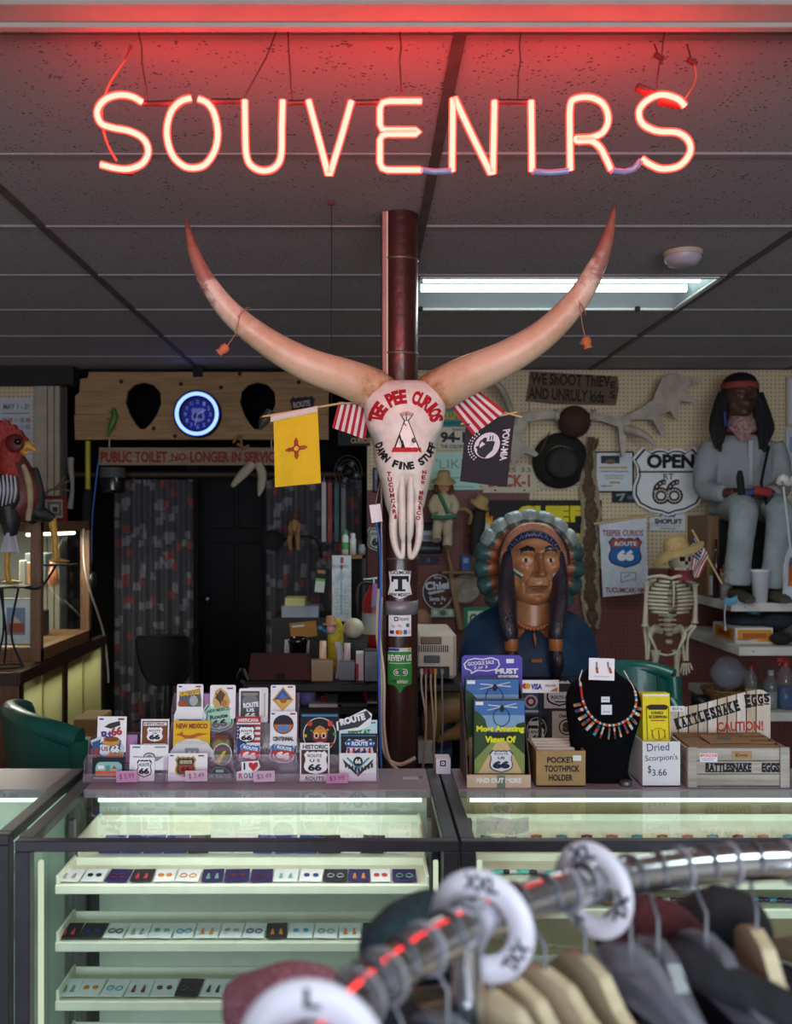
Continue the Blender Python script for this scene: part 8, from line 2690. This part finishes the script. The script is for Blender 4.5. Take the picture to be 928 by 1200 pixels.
flat('toilet_sign','narrow wooden sign lettered Public Toilet No Longer In Service','sign',(116,524.5,332,545),WB,[('t','PUBLIC TOILET',118,529,196,542,'#7c2422',.04),('t','NO',201,531,218,540,'#7c2422',.03),('l',(196,541),(222,537),1,'#6a2220'),('t','LONGER IN SERVICE',223,529,328,542,'#7c2422',.04)],m=wood('sign_plank','#74604c','#94806a',.75),th=.025)
q = MB()
for x in (128, 318):
 a = P(x, 526, WB + .012)
 q.tube([a, Vector((a.x, a.y, P(0, 512, WB).z))], .005, 5)
q.build('hook',M_steel,[o for o in bpy.data.objects if o.name == 'toilet_sign'][0])
rd = thing('curtain_rod','dark horizontal pipe below the toilet sign carrying the curtains','rod',P(260,550,6.15))
a, b = P(74, 556, 6.2), P(428, 556, 6.2)
MB().cyl(a,b,.02,n=10).build('pipe',mat('rusty_pipe','#4a3a28',.6,.4,var=.3),rd)
def curtain_mat():
 m = mat('printed_curtain', '#434148', .9, var=.2, scale=6)
 nt = m.node_tree
 b_ = nt.nodes['Principled BSDF']
 src = b_.inputs['Base Color'].links[0].from_socket
 tc = nt.nodes.new('ShaderNodeTexCoord')
 mp = nt.nodes.new('ShaderNodeMapping')
 mp.inputs['Scale'].default_value = (20, 1, 16)
 nt.links.new(tc.outputs['Object'], mp.inputs[0])
 br_ = nt.nodes.new('ShaderNodeTexVoronoi')
 br_.distance = 'CHEBYCHEV'
 br_.inputs['Scale'].default_value = 1.0
 nt.links.new(mp.outputs[0], br_.inputs['Vector'])
 rp = nt.nodes.new('ShaderNodeValToRGB')
 rp.color_ramp.interpolation = 'CONSTANT'
 e = rp.color_ramp.elements
 e[0].color,e[1].position,e[1].color = (.02,.02,.03,1),.40,(1,1,1,1)
 nt.links.new(br_.outputs['Distance'], rp.inputs[0])
 r2 = nt.nodes.new('ShaderNodeValToRGB')
 r2.color_ramp.interpolation = 'CONSTANT'
 e = r2.color_ramp.elements
 e[0].color,e[1].position,e[1].color = (.16,.16,.18,1),.70,(.20,.05,.05,1)
 x = e.new(.36)
 x.color = (.05, .05, .06, 1)
 x = e.new(.82)
 x.color = (.14, .14, .16, 1)
 nt.links.new(br_.outputs['Color'], r2.inputs[0])
 for blend, other in (('MULTIPLY', r2.outputs[0]),):
  mx = nt.nodes.new('ShaderNodeMix')
  mx.data_type = 'RGBA'
  nt.links.new(rp.outputs[0], mx.inputs[0])
  nt.links.new(other, mx.inputs[6])
  nt.links.new(src, mx.inputs[7])
  nt.links.new(mx.outputs[2], b_.inputs['Base Color'])
 return m
M_cur = curtain_mat()
for x0,x1,lab in ((134,226,'printed grey curtain left of the dark doorway'),(312,424,'printed grey curtain right of the dark doorway')):
 q = MB()
 a, b = P(x0, 560, 6.25), P(x1, 560, 6.25)
 zt = P(0, 562, 6.25).z
 nf = (x1 - x0) / 13
 f_ = lambda u,v: Vector((a.x + (b.x - a.x) * u,6.25 + .03 * math.sin(u * nf * 2 * PI) * (.5 + .5 * v),zt + (.04 - zt) * v))
 q.grid(f_, 80, 8)
 q.grid(lambda u, v: f_(u, v) + Vector((0, .003, 0)), 80, 8)
 q.build('curtain',M_cur,None,lab,'curtain','printed curtains at the back')
 for i in range(6):
  p = f_((i + .5) / 6, 0)
  q = MB()
  q.tube([p + Vector((0,0,-.01)),Vector((p.x,6.22,a.z + .01))],.004,5)
  q.build('ring', M_steel, rd)
q = MB()
c = P(320, 633, 6.18)
q.lathe([(0,0),(S(11,6.1),0),(S(12.5,6.1),.03),(S(11.5,6.1),.03),(S(10,6.1),.008),(0,.008)],c,(0,-1,0),24)
q.tube(catmull([c + Vector((.06,0,0)),P(345,629,6.16),P(370,632,6.16),P(376,655,6.16)],5),.009,7)
q.build('black_pan',M_blackmat,None,'black pan with a curved handle hanging before the right curtain','pan')
wp = thing('wooden_puppet','jointed wooden puppet with a brown hat hanging before the curtain','puppet',P(345,645,6.1))
M_pw = mat('puppet_wood', '#8a6640', .6, var=.15)
HDp = 6.1
MB().ball(P(346,604,HDp),(S(5,HDp),.025,S(6,HDp)),12,8).build('head',mat('puppet_hat','#4c3322',.7),wp)
MB().tube([P(346,609,HDp),P(345,616,HDp),P(345,622,HDp)],[.02,.035,.03],10).build('torso',M_pw,wp)
for s_ in (-1, 1):
 MB().tube([P(345 + s_ * 4,612,HDp),P(345 + s_ * 6,620,HDp - .03),P(345 + s_ * 3,627,HDp - .04)],[.012,.012,.01],8).build('arm',M_pw,wp)
 MB().tube([P(345 + s_ * 3,622,HDp),P(345 + s_ * 5 - 1,633,HDp - .02),P(345 + s_ * 4.5,644,HDp)],[.02,.017,.014],8).build('leg',M_pw,wp)
MB().tube([P(346,600,HDp),Vector((P(346,0,HDp).x,6.19,a.z))],.002,4).build('string',M_string,wp)
for i,(x,c_,lab) in enumerate(((377,'#b8b4b8','white ribbon'),(384,'#8c3a3a','dark red ribbon'),(392,'#3a5a6a','blue ribbon'),(400,'#6a6a70','grey ribbon'))):
 q = MB()
 q.grid(lambda u,v: P(x + 5 * u,565 + 70 * v,6.14 + .01 * math.sin(v * 6 + u)),2,10)
 q.grid(lambda u,v: P(x + 5 * u,565 + 70 * v,6.145 + .01 * math.sin(v * 6 + u)),2,10)
 q.tube([P(x + 2.5,565,6.14),Vector((P(x + 2.5,0,6.14).x,6.18,a.z))],.004,4)
 q.build('ribbon',mat('ribbon_' + c_[1:],c_,.6),None,lab + ' hanging from the pipe by the right curtain','ribbon','ribbons on the pipe')
fan = thing('black_fan','round black fan hanging at the right end of the pipe','fan',P(408,575,6.0))
c = P(408, 553, 6.02)
for r in (16, 12, 8, 4):
 MB().tube([c + Vector((S(r,6) * math.cos(w),-.03 * (1 - r / 20),S(r * 1.2,6) * math.sin(w))) for w in [2 * PI * i / 28 for i in range(28)]],.004,5,closed=True).build('cage_ring',M_black,fan)
MB().lathe([(0,.05),(.03,.045),(.04,0),(.05,-.06),(0,-.1)],c,(0,-1,0),16).build('motor',M_black,fan)
for i in range(4):
 R = Euler((0, i * PI / 2 + .4, 0)).to_matrix()
 q = MB()
 q.ball(c + R @ Vector((.05, 0, 0)), (.035, .006, .022), 10, 6, R)
 q.build('blade', mat('fan_blade', '#2a2c30', .35), fan)
MB().tube([c + Vector((0,.06,0)),Vector((c.x,6.2,a.z))],.008,6).build('bracket',M_black,fan)
t = thing('canister_lamp','black canister lamp hanging below the toilet sign end','lamp',P(132,580,5.95))
c = P(132, 578, 5.95)
H = S(33, 5.95)
MB().lathe([(0,0),(S(14,6),0),(S(14.5,6),.02),(S(14.5,6),H),(S(10,6),H + .03),(0,H + .03)],c,n=24).build('can',mat('gloss_can','#16181b',.2),t)
MB().lathe([(S(14.7,6),H * .55),(S(14.7,6),H * .9)],c,n=24).build('label_band',C('#4a4c50'),t)
MB().tube([c + Vector((0,0,H + .02)),Vector((c.x,6.19,a.z - .02))],.01,6).build('stem',M_black,t)
q = MB()
q.cyl(P(103,517,5.93),P(103,574,5.93),.016,n=10,m=mat('yellow_handle','#a8a228',.5))
q.tube([P(103,574,5.93),P(102,585,5.92),Vector((P(102,0,5.93).x,5.93,.002))],[.025,.03,.03],10,m=M_blackmat)
q.build('yellow_broom',None,None,'yellow-handled black mop standing beside the cream post','mop')
q = MB()
q.tube(catmull([P(83,537,5.93),P(83,550,5.92),P(85,570,5.93),P(82,596,5.93)],4),[.022,.018,.012,.02],8)
q.build('white_handset',mat('handset','#8c8a88',.5),None,'grey telephone handset hanging on the wall by the cream post','telephone')
cable('cable','thin blue cable running down the back wall left of the curtain',[P(118,525,5.9),P(113,560,5.9),P(108,610,5.9),P(107,660,5.9)],.005,mat('blue_wire','#1c5fb8',.4))
flat('wall_calendar','grey printed calendar poster on the pegboard behind the rooster','poster',(-6,466,38,560),5.975,[('t','MAY 1 - 31',4,473,34,480,'#6a6c74',.03),('r',2,484,34,485,'#6a6c74')] + [('r',3 + (i % 5) * 7,490 + (i // 5) * 8,8 + (i % 5) * 7,495 + (i // 5) * 8,('#8a8e98','#9a7478','#a4a8b0')[i % 3]) for i in range(25)],'#b4b8c0',th=.006)
# ================================================================ LEFT GLASS CABINETS
M_cabw = wood('cabinet_wood', '#5a3a24', '#7a5436', .5, 'z', 6)
M_trimw = wood('dark_trim_wood', '#2c1a14', '#3f261c', .45, 'y', 6)
CXF = -1.5
lc = thing('counter_cabinet','low wooden counter with glowing frosted panels along the left wall','cabinet',(-1.9,4.9,0))
B = lambda nm,lo_,hi_,m,t_,ch=.002: MB().b2(lo_,hi_,ch).build(nm,m,t_)
B('base', (-2.3, 4.19, 0), (CXF, 5.56, .1), M_trimw, lc)
B('back_panel', (-2.3, 4.19, .1), (-2.26, 5.56, .9), M_cabw, lc)
B('end_panel', (-2.3, 4.19, .1), (CXF, 4.21, .9), M_cabw, lc)
B('end_panel', (-2.3, 5.54, .1), (CXF, 5.56, .9), M_cabw, lc)
B('top_rail',(CXF - .03,4.17,.89),(CXF + .012,5.58,.945),M_trimw,lc)
B('top_rail', (-2.3, 4.165, .89), (CXF, 4.19, .945), M_trimw, lc)
B('glass_top',(-2.3,4.19,.935),(CXF - .03,5.56,.947),M_cglass,lc,0)
for y in (4.19, 4.82, 5.53):
 B('stile', (CXF - .03, y, .1), (CXF, y + .06, .89), M_trimw, lc)
m = bpy.data.materials.new('frosted_panel')
m.use_nodes = True
nt = m.node_tree
nt.nodes.clear()
o_ = nt.nodes.new('ShaderNodeOutputMaterial')
tl_ = nt.nodes.new('ShaderNodeBsdfTranslucent')
tl_.inputs[0].default_value = (.72, .74, .56, 1)
gl_ = nt.nodes.new('ShaderNodeBsdfGlossy')
gl_.inputs['Roughness'].default_value = .25
mx = nt.nodes.new('ShaderNodeMixShader')
mx.inputs[0].default_value = .06
nt.links.new(tl_.outputs[0], mx.inputs[1])
nt.links.new(gl_.outputs[0], mx.inputs[2])
nt.links.new(mx.outputs[0], o_.inputs[0])
for y0,y1,dx in ((4.25,4.55,0),(4.53,4.82,.008),(4.88,5.2,0),(5.18,5.53,.008)):
 B('frosted_pane',(CXF - .024 + dx,y0,.1),(CXF - .019 + dx,y1,.89),m,lc,0)
area_light('cabinet_light',(-1.62,4.88,.88),(0,math.radians(20),0),.06,1.2,2.4,(1.0,.92,.62))
uc = thing('glass_cabinet','wood-framed glass cabinet standing on the left counter','cabinet',(-1.9,4.88,.947))
z0, z1 = .948, 1.602
for x,y in ((CXF - .05,4.47),(CXF - .05,5.26),(-2.3,4.47),(-2.3,5.26)):
 B('post', (x, y, z0), (x + .05, y + .04, z1), M_cabw, uc)
B('top', (-2.3, 4.47, z1 - .05), (CXF, 5.3, z1), M_cabw, uc)
B('bottom', (-2.3, 4.47, z0), (CXF, 5.3, z0 + .06), M_cabw, uc)
B('back_panel',(-2.3,4.51,z0 + .06),(-2.285,5.26,z1 - .05),mat('cabinet_mirror','#a8b4b8',.15,.8),uc)
B('shelf',(-2.28,4.5,1.275),(CXF - .03,5.27,1.283),M_cglass,uc,0)
for y0, y1, dx in ((4.51, 4.9, 0), (4.88, 5.26, .008)):
 B('side_pane',(CXF - .03 + dx,y0,z0 + .06),(CXF - .025 + dx,y1,z1 - .05),M_cglass,uc,0)
B('front_pane',(-2.25,4.49,z0 + .06),(CXF - .05,4.495,z1 - .05),M_cglass,uc,0)
MB().cyl((CXF - .08,4.52,z1 - .065),(CXF - .08,5.25,z1 - .065),.008,n=8).build('light_tube',emission('cabinet_tube',(1,.93,.75),5),uc)
area_light('cabinet_light',(-1.85,4.88,z1 - .06),(0,0,0),.5,.7,20,(1.0,.93,.78))
framed('white matted photograph of a red shop inside the glass cabinet',(-2,701,38,756),4.53,'#8a8078',[('r',2,708,32,748,'#d8dade'),('r',8,712,30,744,'#7a8ab0'),('r',10,730,29,741,'#a8503c'),('p',[(12,730),(18,722),(26,730)],'#d0b8b0')],'#d6d8dc',1.5,'picture')
for i,(x,y,z,w_,h_,c_,nm,lab) in enumerate(((-1.62,4.66,1.008,.05,.17,'#c8ccc8','box','tall white box on the cabinet floor'),(-1.62,4.80,1.008,.09,.10,'#5a5c60','box','grey box on the cabinet floor'),(-1.66,5.02,1.008,.12,.13,'#33312f','box','black box on the cabinet floor at the far end'),
             (-1.62,4.62,1.284,.03,.13,'#b8b4a4','box','narrow cream packet on the cabinet shelf'),(-1.64,4.86,1.284,.07,.11,'#6a4a2c','box','brown carved box on the cabinet shelf'),(-1.66,5.08,1.284,.11,.15,'#3c4448','box','dark blue box on the cabinet shelf'),(-1.75,4.55,1.284,.06,.1,'#a8783c','box','amber box on the cabinet shelf behind the front pane'))):
 q = MB()
 q.box((x - w_ / 2, y, z + h_ / 2), (w_, w_, h_), ch=.004)
 q.build('boxed_curio',mat('curio_' + c_[1:],c_,.5,var=.2),None,lab,'box')
for i,(y,c_,lab) in enumerate(((4.73,'#8c5a3c','small brown doll on the cabinet shelf'),(4.96,'#b0643c','small orange doll on the cabinet shelf'))):
 t = thing('small_doll', lab, 'doll', (-1.6, y, 1.284))
 MB().lathe([(0,0),(.03,0),(.022,.05),(.01,.085),(0,.085)],(-1.6,y,1.284),n=14).build('robe',mat('curio_' + c_[1:],c_,.6),t)
 MB().ball((-1.6,y,1.284 + .1),.02,12,8).build('head',mat('doll_skin','#b88468',.5),t)
framed('red framed picture on top of the glass cabinet',(48,581,78,611),4.85,'#7a1c1c',[('r',56,588,72,604,'#6a6a66'),('r',59,591,69,601,'#b4b0a4'),('r',62,594,68,600,'#4a3a34')],'#a8a49a',4)
q = MB()
for pts in ([(52,578),(66,571),(82,563)],[(60,574),(70,573),(84,576)],[(66,571),(72,564),(76,558)],[(52,578),(56,590),(58,611)]):
 q.tube(catmull([P(x, y, 5.0) for x, y in pts], 3), .005, 5)
q.build('dry_twig',mat('twig','#6a5c4a',.9),None,'dry bare twig leaning on the glass cabinet top','twig')
cable('cable','white power cord hanging down the far side of the glass cabinet',[P(98,620,5.1),P(99,660,4.95),P(105,690,5.0),P(115,720,5.3),P(122,745,5.56),P(126,780,5.6),P(127,800,5.6)],.006,M_wire)
MB().lathe([(0,0),(S(9,5.5),0),(S(9,5.5),.02),(0,.02)],(CXF + .002,5.29,P(0,679,5.3).z),(1,0,0),20).build('wall_dial',mat('dial_dark','#1c1c1e',.4),None,'small round dark dial at the far corner of the glass cabinet','dial')
RD = 4.34
rs = thing('carved_rooster','carved painted rooster with a red comb and yellow legs','rooster',P(20,684,RD))
M_rr = mat('rooster_red','#8c1f1c',.5,col2='#a83a2c',scale=40,bump=.8,bscale=120)
M_rb = mat('rooster_brown','#4c2420',.5,col2='#6a2c24',scale=14,bump=.3,bscale=60)
M_rk = mat('rooster_black', '#17171a', .5, var=.3, bump=.3, bscale=60)
M_yl = mat('rooster_yellow', '#b8862a', .45, var=.2, scale=40)
def tb(nm, pts, r, m_, t_=rs, flat_=1.0, n=16, sub=5):
 q = MB()
 q.tube(catmull([P(x,y,RD + d_) for x,y,d_ in pts],sub),r,n,flat=flat_)
 return q.build(nm, m_, t_)
tb('body',[(-50,560,0),(-30,580,0),(-5,590,0),(20,590,0),(26,575,0),(20,553,0),(15,538,0)],[.02,.07,.10,.095,.085,.068,.052],M_rb)
tb('neck',[(20,560,-.01),(14,545,-.01),(13,530,-.01),(14,520,-.01),(16,512,-.01)],[.066,.057,.05,.046,.02],M_rr)
tb('breast',[(41,548,.01),(44,575,.01),(42,600,.01),(34,611,.01)],[.012,.03,.036,.02],M_rk)
tb('breast_stripe',[(27,545,-.05),(33,562,-.055),(35,585,-.055),(33,610,-.045)],[.01,.016,.016,.012],mat('rooster_cream','#a08a68',.6,var=.2,scale=40))
tb('wing',[(-14,560,-.085),(0,572,-.095),(8,585,-.095),(4,600,-.085)],[.03,.062,.06,.015],M_rk,flat_=.35)
for i in range(6):
 x = -6 + i * 4.6
 tb('wing_feather',[(x,556 + abs(i - 3),-.118),(x + 1.5,575,-.124),(x - 1,596 - i * 1.5,-.115)],[.004,.007,.003],mat('rooster_silver','#a8a8b0',.4,var=.1),n=8)
q = MB()
fr = Frame(P(10, 510, RD))
kr = RD / F
cmb = [(-22,-6),(-16,8),(-10,13),(-6,10),(-2,13),(3,8),(7,9),(11,4),(15,4),(18,-1),(22,-3),(22,-9),(12,-12),(0,-11)]
q.prism([(a_ * kr,(b_ * 1.35 + 1) * kr) for a_,b_ in cmb],fr,-.016,.016,M_rr)
bevel(q.build('comb', None, rs), .008, 2)
q = MB()
q.tube([P(24,525,RD - .01),P(34,522,RD - .01),P(43,529,RD - .01)],[.034,.022,.003],12,flat=.7)
q.tube([P(27,530,RD - .01),P(34,531,RD - .01)],[.014,.004],10,flat=.7)
q.build('beak', M_yl, rs)
MB().ball(P(17,519.5,RD - .055),(.042,.016,.042),16,10).build('eye_patch',mat('rooster_dark_red','#5c1414',.5),rs)
MB().ball(P(21,517.5,RD - .068),.016,12,8).build('eye',mat('gloss_black','#0d0f16',.12),rs)
tb('wattle',[(24,533,-.02),(22,545,-.025),(19,550,-.02)],[.014,.03,.01],M_rr,flat_=.5)
tb('thigh',[(10,594,-.06),(12,612,-.06),(12,628,-.06)],[.05,.045,.026],M_rk)
tb('thigh',[(38,600,.0),(52,604,.02),(63,609,.03)],[.04,.034,.018],M_rk)
for i in range(7):
 x = 2 + i * 3.2
 tb('leg_feather',[(12 + (x - 12) * .5,624,-.07 - .02 * math.sin(i)),(x,647,-.075)],[.005,.008],mat('rooster_silver','#a8a8b0',.4),n=6)
tb('leg',[(10,640,-.06),(8,662,-.06),(10,681,-.06)],[.014,.011,.012],M_yl)
tb('leg',[(61,608,.03),(64,630,.03),(65,656,.03)],[.02,.014,.013],M_yl)
zf1, zf2 = P(0, 683.5, RD - .06).z, P(0, 658.5, RD + .03).z
for cx, cy, dz_ in ((10, 682, -.06), (65, 657, .03)):
 for k in (-1, 0, 1):
  tb('toe',[(cx,cy,dz_),(cx + 9,cy,dz_ + k * .04),(cx + 16 - abs(k) * 3,cy + .6,dz_ + k * .06)],[.010,.007,.003],M_yl,n=8)
 tb('toe',[(cx,cy,dz_),(cx - 8,cy + .5,dz_ + .01)],[.009,.003],M_yl,n=8)
isd = thing('iron_stand','black wrought iron stand under the rooster on the left counter','stand',(P(8,0,4.3).x,4.3,.948))
sx_ = P(8, 0, 4.3).x
MB().tube([(sx_ + .07 * math.cos(w),4.3 + .07 * math.sin(w),.954) for w in [2 * PI * i / 24 for i in range(24)]],.005,6,closed=True).build('base_ring',M_blackmat,isd)
for k in range(3):
 w = 2 * PI * k / 3
 MB().tube(catmull([(sx_ + .07 * math.cos(w),4.3 + .07 * math.sin(w),.955),(sx_ + .02 * math.cos(w),4.3 + .02 * math.sin(w),1.1),(sx_ + .05 * math.cos(w + .5),4.3 + .05 * math.sin(w + .5),zf1 - .02)],6),.005,6).build('scroll_leg',M_blackmat,isd)
px1, px2 = P(12, 0, RD - .06).x, P(66, 0, RD + .03).x
MB().b2((px1 - .07,RD - .13,zf1 - .018),(px1 + .08,RD + .0,zf1 - .012)).build('foot_plate',M_blackmat,isd)
MB().b2((px2 - .05,RD - .03,zf2 - .016),(px2 + .08,RD + .10,zf2 - .010)).build('foot_plate',M_blackmat,isd)
MB().tube(catmull([(px1 + .06,RD - .05,zf1 - .02),(px2 - .06,RD + .0,zf1 - .02),(px2,RD + .03,zf2 - .014)],5),.006,6).build('arm',M_blackmat,isd)
oc_ = thing('office_chair','black office chair with a rounded back before the left curtain','chair',(P(195,0,4.6).x,4.55,0))
OD = 4.5
rings = []
for (y,x0,x1) in ((744,163,222),(747,160,228),(755,161,229.5),(770,163,229),(785,167,227),(796,173,222),(802,184,212)):
 ca, cb_ = P(x0, y, OD), P(x1, y, OD)
 n = 20
 rings.append([Vector(((ca.x + cb_.x) / 2 + (cb_.x - ca.x) / 2 * math.cos(w),OD + .035 * math.sin(w) - .05 * (math.cos(w)) ** 2,ca.z)) for w in [2 * PI * i / n for i in range(n)]])
q = MB()
q.loft(rings)
subsurf(q.build('backrest',mat('black_vinyl','#08080a',.55,var=.15,spec=.2),oc_),1)
ox_ = P(195, 0, OD).x
q = MB()
q.box((ox_, OD + .28, .47), (.46, .44, .09), ch=.03)
q.build('seat', mat('black_vinyl'), oc_)
MB().tube(catmull([(ox_,OD + .04,P(0,790,OD).z),(ox_,OD + .03,.55),(ox_,OD + .18,.42)],5),.022,8).build('back_bar',M_black,oc_)
MB().cyl((ox_,OD + .28,.1),(ox_,OD + .28,.43),.025,n=12).build('column',M_greymetal,oc_)
for k in range(5):
 w = 2 * PI * k / 5
 e = Vector((ox_ + .28 * math.cos(w),OD + .28 + .28 * math.sin(w),.06))
 MB().tube([(ox_,OD + .28,.11),e],[.025,.016],8).build('leg',M_black,oc_)
 MB().ball(e - Vector((0,0,.03)),.03,10,8).build('caster',M_black,oc_)
q = MB()
pbox(q, 86, 843, 116, 880, 3.9, .2, .004, base=0)
q.build('cardboard_carton',M_card,None,'tall cardboard carton behind the left sticker rack','box')
# ================================================================ ROUND CLOTHES RACK IN THE FOREGROUND
RC, RR, RZ = Vector((.40, .393, 0)), .457, 1.3
rk = thing('clothes_rack','round chrome clothes rack in the foreground','clothes rack',(RC.x,RC.y,0))
ringp = lambda deg,r=RR,z=RZ: Vector((RC.x + r * math.cos(math.radians(deg)),RC.y + r * math.sin(math.radians(deg)),z))
MB().tube([ringp(i * 4) for i in range(90)],.0155,16,closed=True).build('rail',M_chrome,rk)
for dg in (15, 105 + 30, 255):
 e = ringp(dg)
 MB().cyl((e.x,e.y,0),(e.x,e.y,RZ - .012),.012,n=12).build('upright',M_chrome,rk)
for dg in (15, 135, 255):
 MB().tube([(RC.x,RC.y,.12),ringp(dg,RR,.12)],.010,8).build('spoke',M_chrome,rk)
M_disc = mat('white_plastic', '#d6d2e0', .4, var=.04)
for dg,rad,txt,lab in ((133,.042,'XXL','white round size divider in the middle of the rail'),(117.5,.039,'XL','white round size divider furthest along the rail'),(160,.044,'L','white round size divider nearest the camera')):
 c = ringp(dg)
 tg = Vector((-math.sin(math.radians(dg)),math.cos(math.radians(dg)),0))
 vc = Vector((-c.x, -c.y, 0)).normalized()
 tg = -tg if tg.dot(vc) < 0 else tg
 tg = (tg + vc * (.35 if dg < 120 else .75)).normalized()          # hangs loosely, turned a little off the rail
 t = thing('size_divider',lab,'size divider',c,group='size dividers on the rail')
 c = c - Vector((0, 0, .005))
 MB().lathe([(.0225,-.0015),(rad,-.0015),(rad,.0015),(.0225,.0015),(.0225,-.0015)],c,tg,36).build('ring',M_disc,t)
 fd = -tg if tg.y > 0 else tg
 fd = tg if tg.dot(Vector((0, 0, EYE)) - c) > 0 else -tg
 uu = Vector((0, 0, 1)).cross(fd)
 for k in range(3):
  q = MB()
  a = math.radians(90 - 120 * k + (20 if dg < 130 else 0))
  up_ = Vector((0, 0, 1)) * math.sin(a) + uu * math.cos(a)
  fq = Frame(c + up_ * (rad * .77) + fd * .002,up_.cross(fd) * -1 if False else fd.cross(up_) * -1,up_)
  put_text(q,fq,txt,0,0,.028 if len(txt) > 1 else .01,.012,0 if fq.n.dot(fd) > 0 else 0,C('#2a2a36'),.04)
  q.build('size_letters', None, t)
M_hw = wood('hanger_wood', '#a89678', '#c4b496', .5, 'x', 8, .1)
M_clear = glass('clear_hanger',(.92,.93,.97),1.45,.05,haze=.12,haze_col=(.7,.7,.8))
G = {'navy': ('#16182a','#2a3048'),'grey tweed': ('#34364a','#9092ac'),'black': ('#0c0c10','#1c1c24'),'dark red plaid': ('#2a0e12','#5c1f24'),'pink knit': ('#6a2a38','#b07a88'),'teal knit': ('#101c22','#2c4a54'),'charcoal': ('#1a1a22','#3c3c4a')}
HOOD = {128: (.13,.028,.05,.042,'teal knit'),138: (.18,-.025,.075,.042,'pink knit'),97: (.09,.005,.045,.04,'black'),103: (.085,-.005,.05,.042,'dark red plaid')}
def fabric(gn_):
 return mat('fabric_' + gn_.replace(' ','_'),G[gn_][0],.9,col2=G[gn_][1],scale=260 if 'tweed' in gn_ or 'knit' in gn_ else 60,bump=.5,bscale=300)
def hanger(dg,wooden,gname,lab,swing=0.0,collar=False,drop=.0,w=.42):
 p = ringp(dg)
 t = thing('coat_hanger',lab + (' on a wooden hanger' if wooden else ' on a clear hanger'),'garment',(p.x,p.y,RZ - .1),(0,0,math.radians(dg + swing)),group='garments on the round rack')
 z0_ = .1 + .0155
 M_h = M_hw if wooden else M_clear
 q = MB()
 hk = [(.0175 * math.cos(a),0,.1 + .0175 * math.sin(a)) for a in [math.radians(190 - 23 * i) for i in range(10)]] + [(.012,0,.072),(0,0,.06),(0,0,.025)]
 q.tube([Vector(v) for v in hk], .0018, 6)
 q.build('hook', M_greymetal, t, local=True)
 q = MB()
 top = [(-w / 2,-.062),(-w * .36,-.03),(-w * .2,-.002),(-.045,.018),(-.026,.036),(0,.042),(.026,.036),(.045,.018),(w * .2,-.002),(w * .36,-.03),(w / 2,-.062)]
 bt = [(w / 2,-.078),(w * .36,-.05),(w * .2,-.026),(.04,-.012),(0,-.006),(-.04,-.012),(-w * .2,-.026),(-w * .36,-.05),(-w / 2,-.078)]
 q.prism(top + bt,Frame((0,0,0),(1,0,0),(0,0,1)),-.006,.006,M_h)
 bevel(q.build('hanger_body', None, t, local=True), .003, 2)
 if gname:
  c1, c2 = G[gname]
  m_ = fabric(gname)
  prof_ = [(-.012,.085,.030),(-.022,.115,.032),(-.036,.15,.032),(-.05,.185,.032),(-.062,.215,.033),(-.075,.232,.036),(-.13,.24,.04),(-.25,.235,.045),(-.42,.235,.05),(-.62,.24,.052)]
  n = 40
  rings = []
  sd_ = dg * 1.7
  for zz, hw, dp in prof_:
   rings.append([Vector((hw * math.copysign(abs(math.cos(a)) ** .8,math.cos(a)),dp * .5 * math.copysign(abs(math.sin(a)) ** .8,math.sin(a)) + .007 * noise.noise(Vector((math.cos(a) * 3 + sd_,zz * 6,math.sin(a)))),zz - .012 + .008 * noise.noise(Vector((math.cos(a) * 4,sd_,zz * 9))))) for a in [2 * PI * i / n for i in range(n)]])
  q = MB()
  q.loft(rings, caps=False)
  q.build('garment', m_, t, local=True)
  if dg in HOOD:
   hx, hz, rx_, rz_, gh = HOOD[dg]
   q = MB()
   q.ball((hx, 0, hz), (rx_, .05, rz_), 28, 18)
   for v in q.v:
    v += noise.noise_vector(Vector((v.x * 14 + dg,v.y * 14,v.z * 14))) * .018
   q.build('hood', fabric(gh), t, local=True)
  if collar:
   q = MB()
   q.tube(catmull([(-.10,-.03,-.03),(-.08,-.03,.0),(0,.02,.02),(.08,-.03,.0),(.10,-.03,-.03)],6),.02,12,flat=.6)
   q.build('collar', m_, t, local=True)
 return t
for dg,wd,gn,lab,sw,col_ in ((64,1,'navy','navy top far round the right of the rail',2,0),(71,1,'black','black top round the right of the rail',-3,0),(78,0,'charcoal','charcoal knit just right of the tweed',3,0),(88,1,'grey tweed','grey tweed top at the right edge',6,0),(97,1,'grey tweed','grey tweed jacket with pale shoulders',-8,0),(103,0,'black','black hooded top with a raised collar',4,1),(109,0,'grey tweed','blue-grey tweed top between the clear hangers',-10,0),(112.5,0,'dark red plaid','dark red plaid shirt beside the tweed',8,0),(118.5,1,'navy','navy top under the far divider',-6,0),
        (124,1,'dark red plaid','dark red plaid top left of the far divider',5,0),(128,1,'navy','dark navy shirt just right of the middle divider',-4,0),(131.5,1,'charcoal','charcoal shirt under the middle divider',2,0),(138,0,'teal knit','dark teal knit left of the middle divider',-3,1),(145,0,'pink knit','pink and black knit behind the rail',-14,0),(150,0,'black','black jacket nearest the camera',4,0)):
 hanger(dg, wd, gn, lab, sw, col_)
for dg in (93.5, 100, 106, 114.5, 121, 135, 141.5, 148, 152, 158):
 c = ringp(dg)
 tg = Vector((-math.sin(math.radians(dg)),math.cos(math.radians(dg)),0))
 e1 = tg.cross(Vector((0, 0, 1)))
 q = MB()
 q.tube([c + e1 * (.018 * math.cos(a)) + Vector((0,0,.018 * math.sin(a))) for a in [2 * PI * i / 20 for i in range(20)]],.0016,6,closed=True)
 q.build('rail_collar', mat('grey_clip', '#8c8a92', .4), rk)
